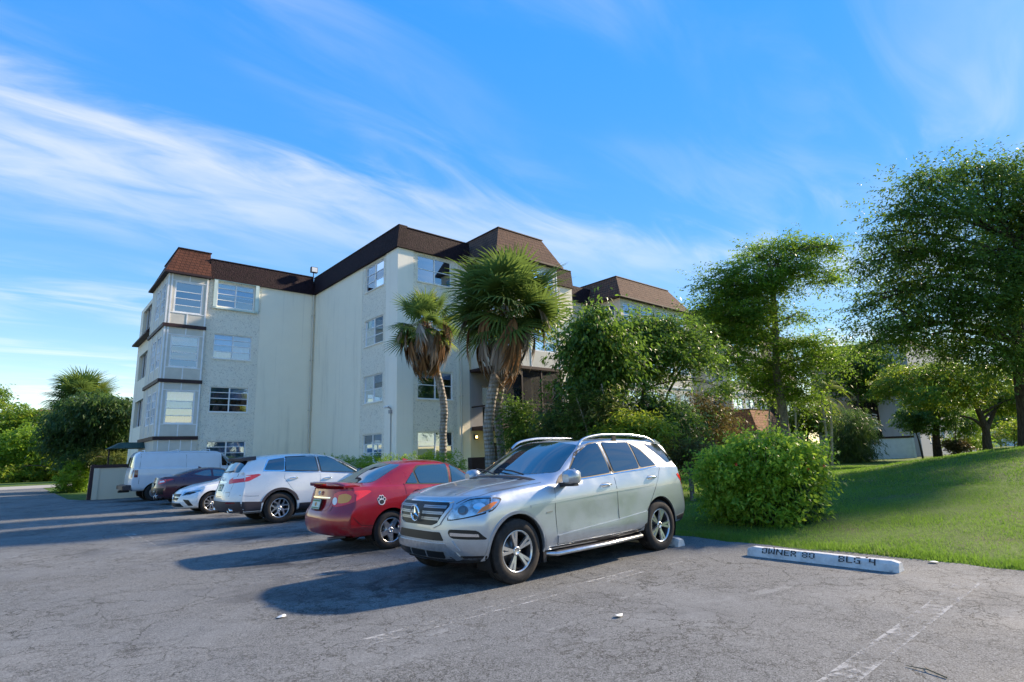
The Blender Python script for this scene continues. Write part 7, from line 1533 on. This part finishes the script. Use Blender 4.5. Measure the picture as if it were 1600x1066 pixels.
# ---- white cargo van
def white_van():
    root = thing('cargo_van', 'white panel van parked at the end of the row by the low wall', 'van', (6.50, 30.5, 0), 0, 'cars parked in the row of bays')
    S = dict(axles=(1.72, -1.72), arch=.43, Rt=.37, hw=1.0)
    S['nose'] = [(2.58, .38), (2.66, .44), (2.70, .60), (2.68, .78), (2.66, .95), (2.58, 1.08)]
    S['nose_d'] = [.25]*6; S['nose_w'] = [.86, .94, .965, .97, .96, .90]
    S['tail'] = [(-2.60, .50), (-2.66, .56), (-2.68, .75), (-2.68, .95), (-2.67, 1.15), (-2.63, 1.38)]
    S['tail_d'] = [.10]*6; S['tail_w'] = [.88, .96, .99, .995, .99, .965]; S['tpow'] = 5
    S['xs'] = [2.3, 2.0, 1.72, 1.45, 1.2, .95, .7, .3, -.4, -1.2, -1.9, -2.25, -2.42, -2.50, -2.55]
    S['y'] = [lin((2.3, .86), (-2.5, .88)), lin((2.3, .96), (-2.5, .97)), lin((2.3, .985), (-2.5, 1.0)), lin((2.3, .99), (-2.5, 1.003)), lin((2.3, .985), (-2.5, 1.003)), lin((2.3, .93), (1.2, .97), (-2.5, .985))]
    S['z'] = [lin((2.3, .36), (-2.5, .46)), lin((2.3, .43), (-2.5, .54)), lin((2.3, .60), (-2.5, .74)), lin((2.3, .78), (-2.5, .95)), lin((2.3, .96), (-2.5, 1.15)), lin((2.3, 1.12), (1.5, 1.22), (.5, 1.32), (-2.5, 1.40))]
    S['top'] = lin((2.58, 1.08), (2.3, 1.20), (2.0, 1.27), (1.72, 1.36), (1.45, 1.60), (1.2, 1.83), (.95, 2.03), (.7, 2.12), (.3, 2.145), (-1.2, 2.16), (-2.25, 2.15), (-2.42, 2.11), (-2.50, 2.0), (-2.55, 1.8))
    S['ze'] = lin((2.3, 1.17), (1.72, 1.30), (1.45, 1.49), (1.2, 1.73), (.95, 1.95), (.7, 2.05), (.3, 2.07), (-2.25, 2.08), (-2.42, 2.03), (-2.50, 1.93), (-2.55, 1.75))
    S['ye'] = lin((2.3, .70), (1.72, .84), (1.2, .83), (.7, .80), (-2.25, .80), (-2.55, .84))
    S['bow'] = lin((2.3, .05), (1.2, .06), (.5, 0), (-2.2, 0), (-2.5, -.02))
    bm = car_body(S); sk = finish_car(root, bm, S, 'van_paint'); P = sk.patch; tr = M['seam']
    P('windshield', M['glass_mid'], root, rounded([(-.82, 1.40), (0, 1.38), (.82, 1.40), (.74, 1.96), (-.74, 1.96)], .06), 'front', .004, .008)
    P('door_window', M['glass_black'], root, rounded([(1.50, 1.40), (.93, 1.42), (.90, 2.02), (1.05, 2.02), (1.42, 1.62)], .05), 'side', .004, .006, mirror=True)
    sg_ = [(-1.70, 1.34), (-.62, 1.34), (-.62, 1.27), (-1.66, 1.27)]
    P('body_rib', M['van_paint'], root, sg_, 'side', .010, .012, mirror=True); P('body_rib', M['van_paint'], root, [(-.5, 1.34), (.72, 1.34), (.72, 1.27), (-.5, 1.27)], 'side', .010, .012, mirror=True)
    for l in ([(-.56, .55), (-.56, 1.3), (-.56, 2.08)], [(.84, .52), (.86, 1.3), (.84, 2.06)], [(-2.35, .75), (-2.35, 1.4), (-2.32, 2.02)]): sk.strip('panel_seam', tr, root, l, w=.012)
    P('roof_gutter', M['van_paint'], root, [(.75, 2.05), (-2.35, 2.06), (-2.35, 2.085), (.75, 2.075)], 'side', .02, .02, mirror=True)
    for sg in (1, -1):
        P('tail_light', M['lens_darkred'], root, rounded([(-2.56, 1.03), (-2.38, 1.03), (-2.38, 1.36), (-2.56, 1.36)], .02), 'side', .006, .008) if sg > 0 else None
    # near-side lamp needs its mirrored copy
        P('tail_light', M['lens_darkred'], root, rounded([(sg*.86, 1.03), (sg*.965, 1.03), (sg*.965, 1.36), (sg*.86, 1.36)], .02), 'rear', .006, .008)
        P('rear_window', M['glass_dark'], root, rounded([(sg*.08, 1.45), (sg*.76, 1.45), (sg*.74, 1.90), (sg*.08, 1.90)], .04), 'rear', .004, .006)
    o = P('tail_light', M['lens_darkred'], root, rounded([(-2.54, 1.04), (-2.40, 1.04), (-2.40, 1.35), (-2.54, 1.35)], .02), 'side', .007, .008); o.data.transform(Matrix.Scale(-1, 4, (0, 1, 0))); o.data.flip_normals()
    b = MB(); b.box((-2.62, -.96, .52), (-2.90, .96, .70)); b.box((-2.60, -.93, .70), (-2.80, .93, .725)); b.build('rear_bumper', M['cladding'], root)
    for y in (-.8, .8):
        c = MB(); c.box((-2.885, y-.09, .54), (-2.915, y+.09, .68)); c.build('bumper_pad', M['grille_black'], root)
    h = MB(); h.box((-2.55, -.15, .40), (-2.95, .15, .50)); h.build('tow_hitch', M['grille_black'], root)
    for x in (-2.2, -.9, .4):
        r_ = MB(); r_.tube([(x, -.80, 2.09), (x, -.76, 2.185), (x, .76, 2.185), (x, .80, 2.09)], .018, 6); r_.build('roof_bar', M['van_paint'], root)
    mirror_housing(root, 1.35, .98, 1.50, M['plastic_dark'], 1.1)
    for sg in (1, -1): P('headlight', M['lamp_inner'], root, [(sg*.60, .80), (sg*.92, .80), (sg*.92, 1.0), (sg*.60, 1.0)], 'front', .005, .008)
    add_wheels(root, S['axles'], 1.74, .37, .20, .225, 'steel', 'dull_metal')
    return root

# ------------------------------------------------------------------ place the vehicles
silver_suv(); red_sedan(); white_crossover(); white_saloon(); dark_coupe(); white_van()
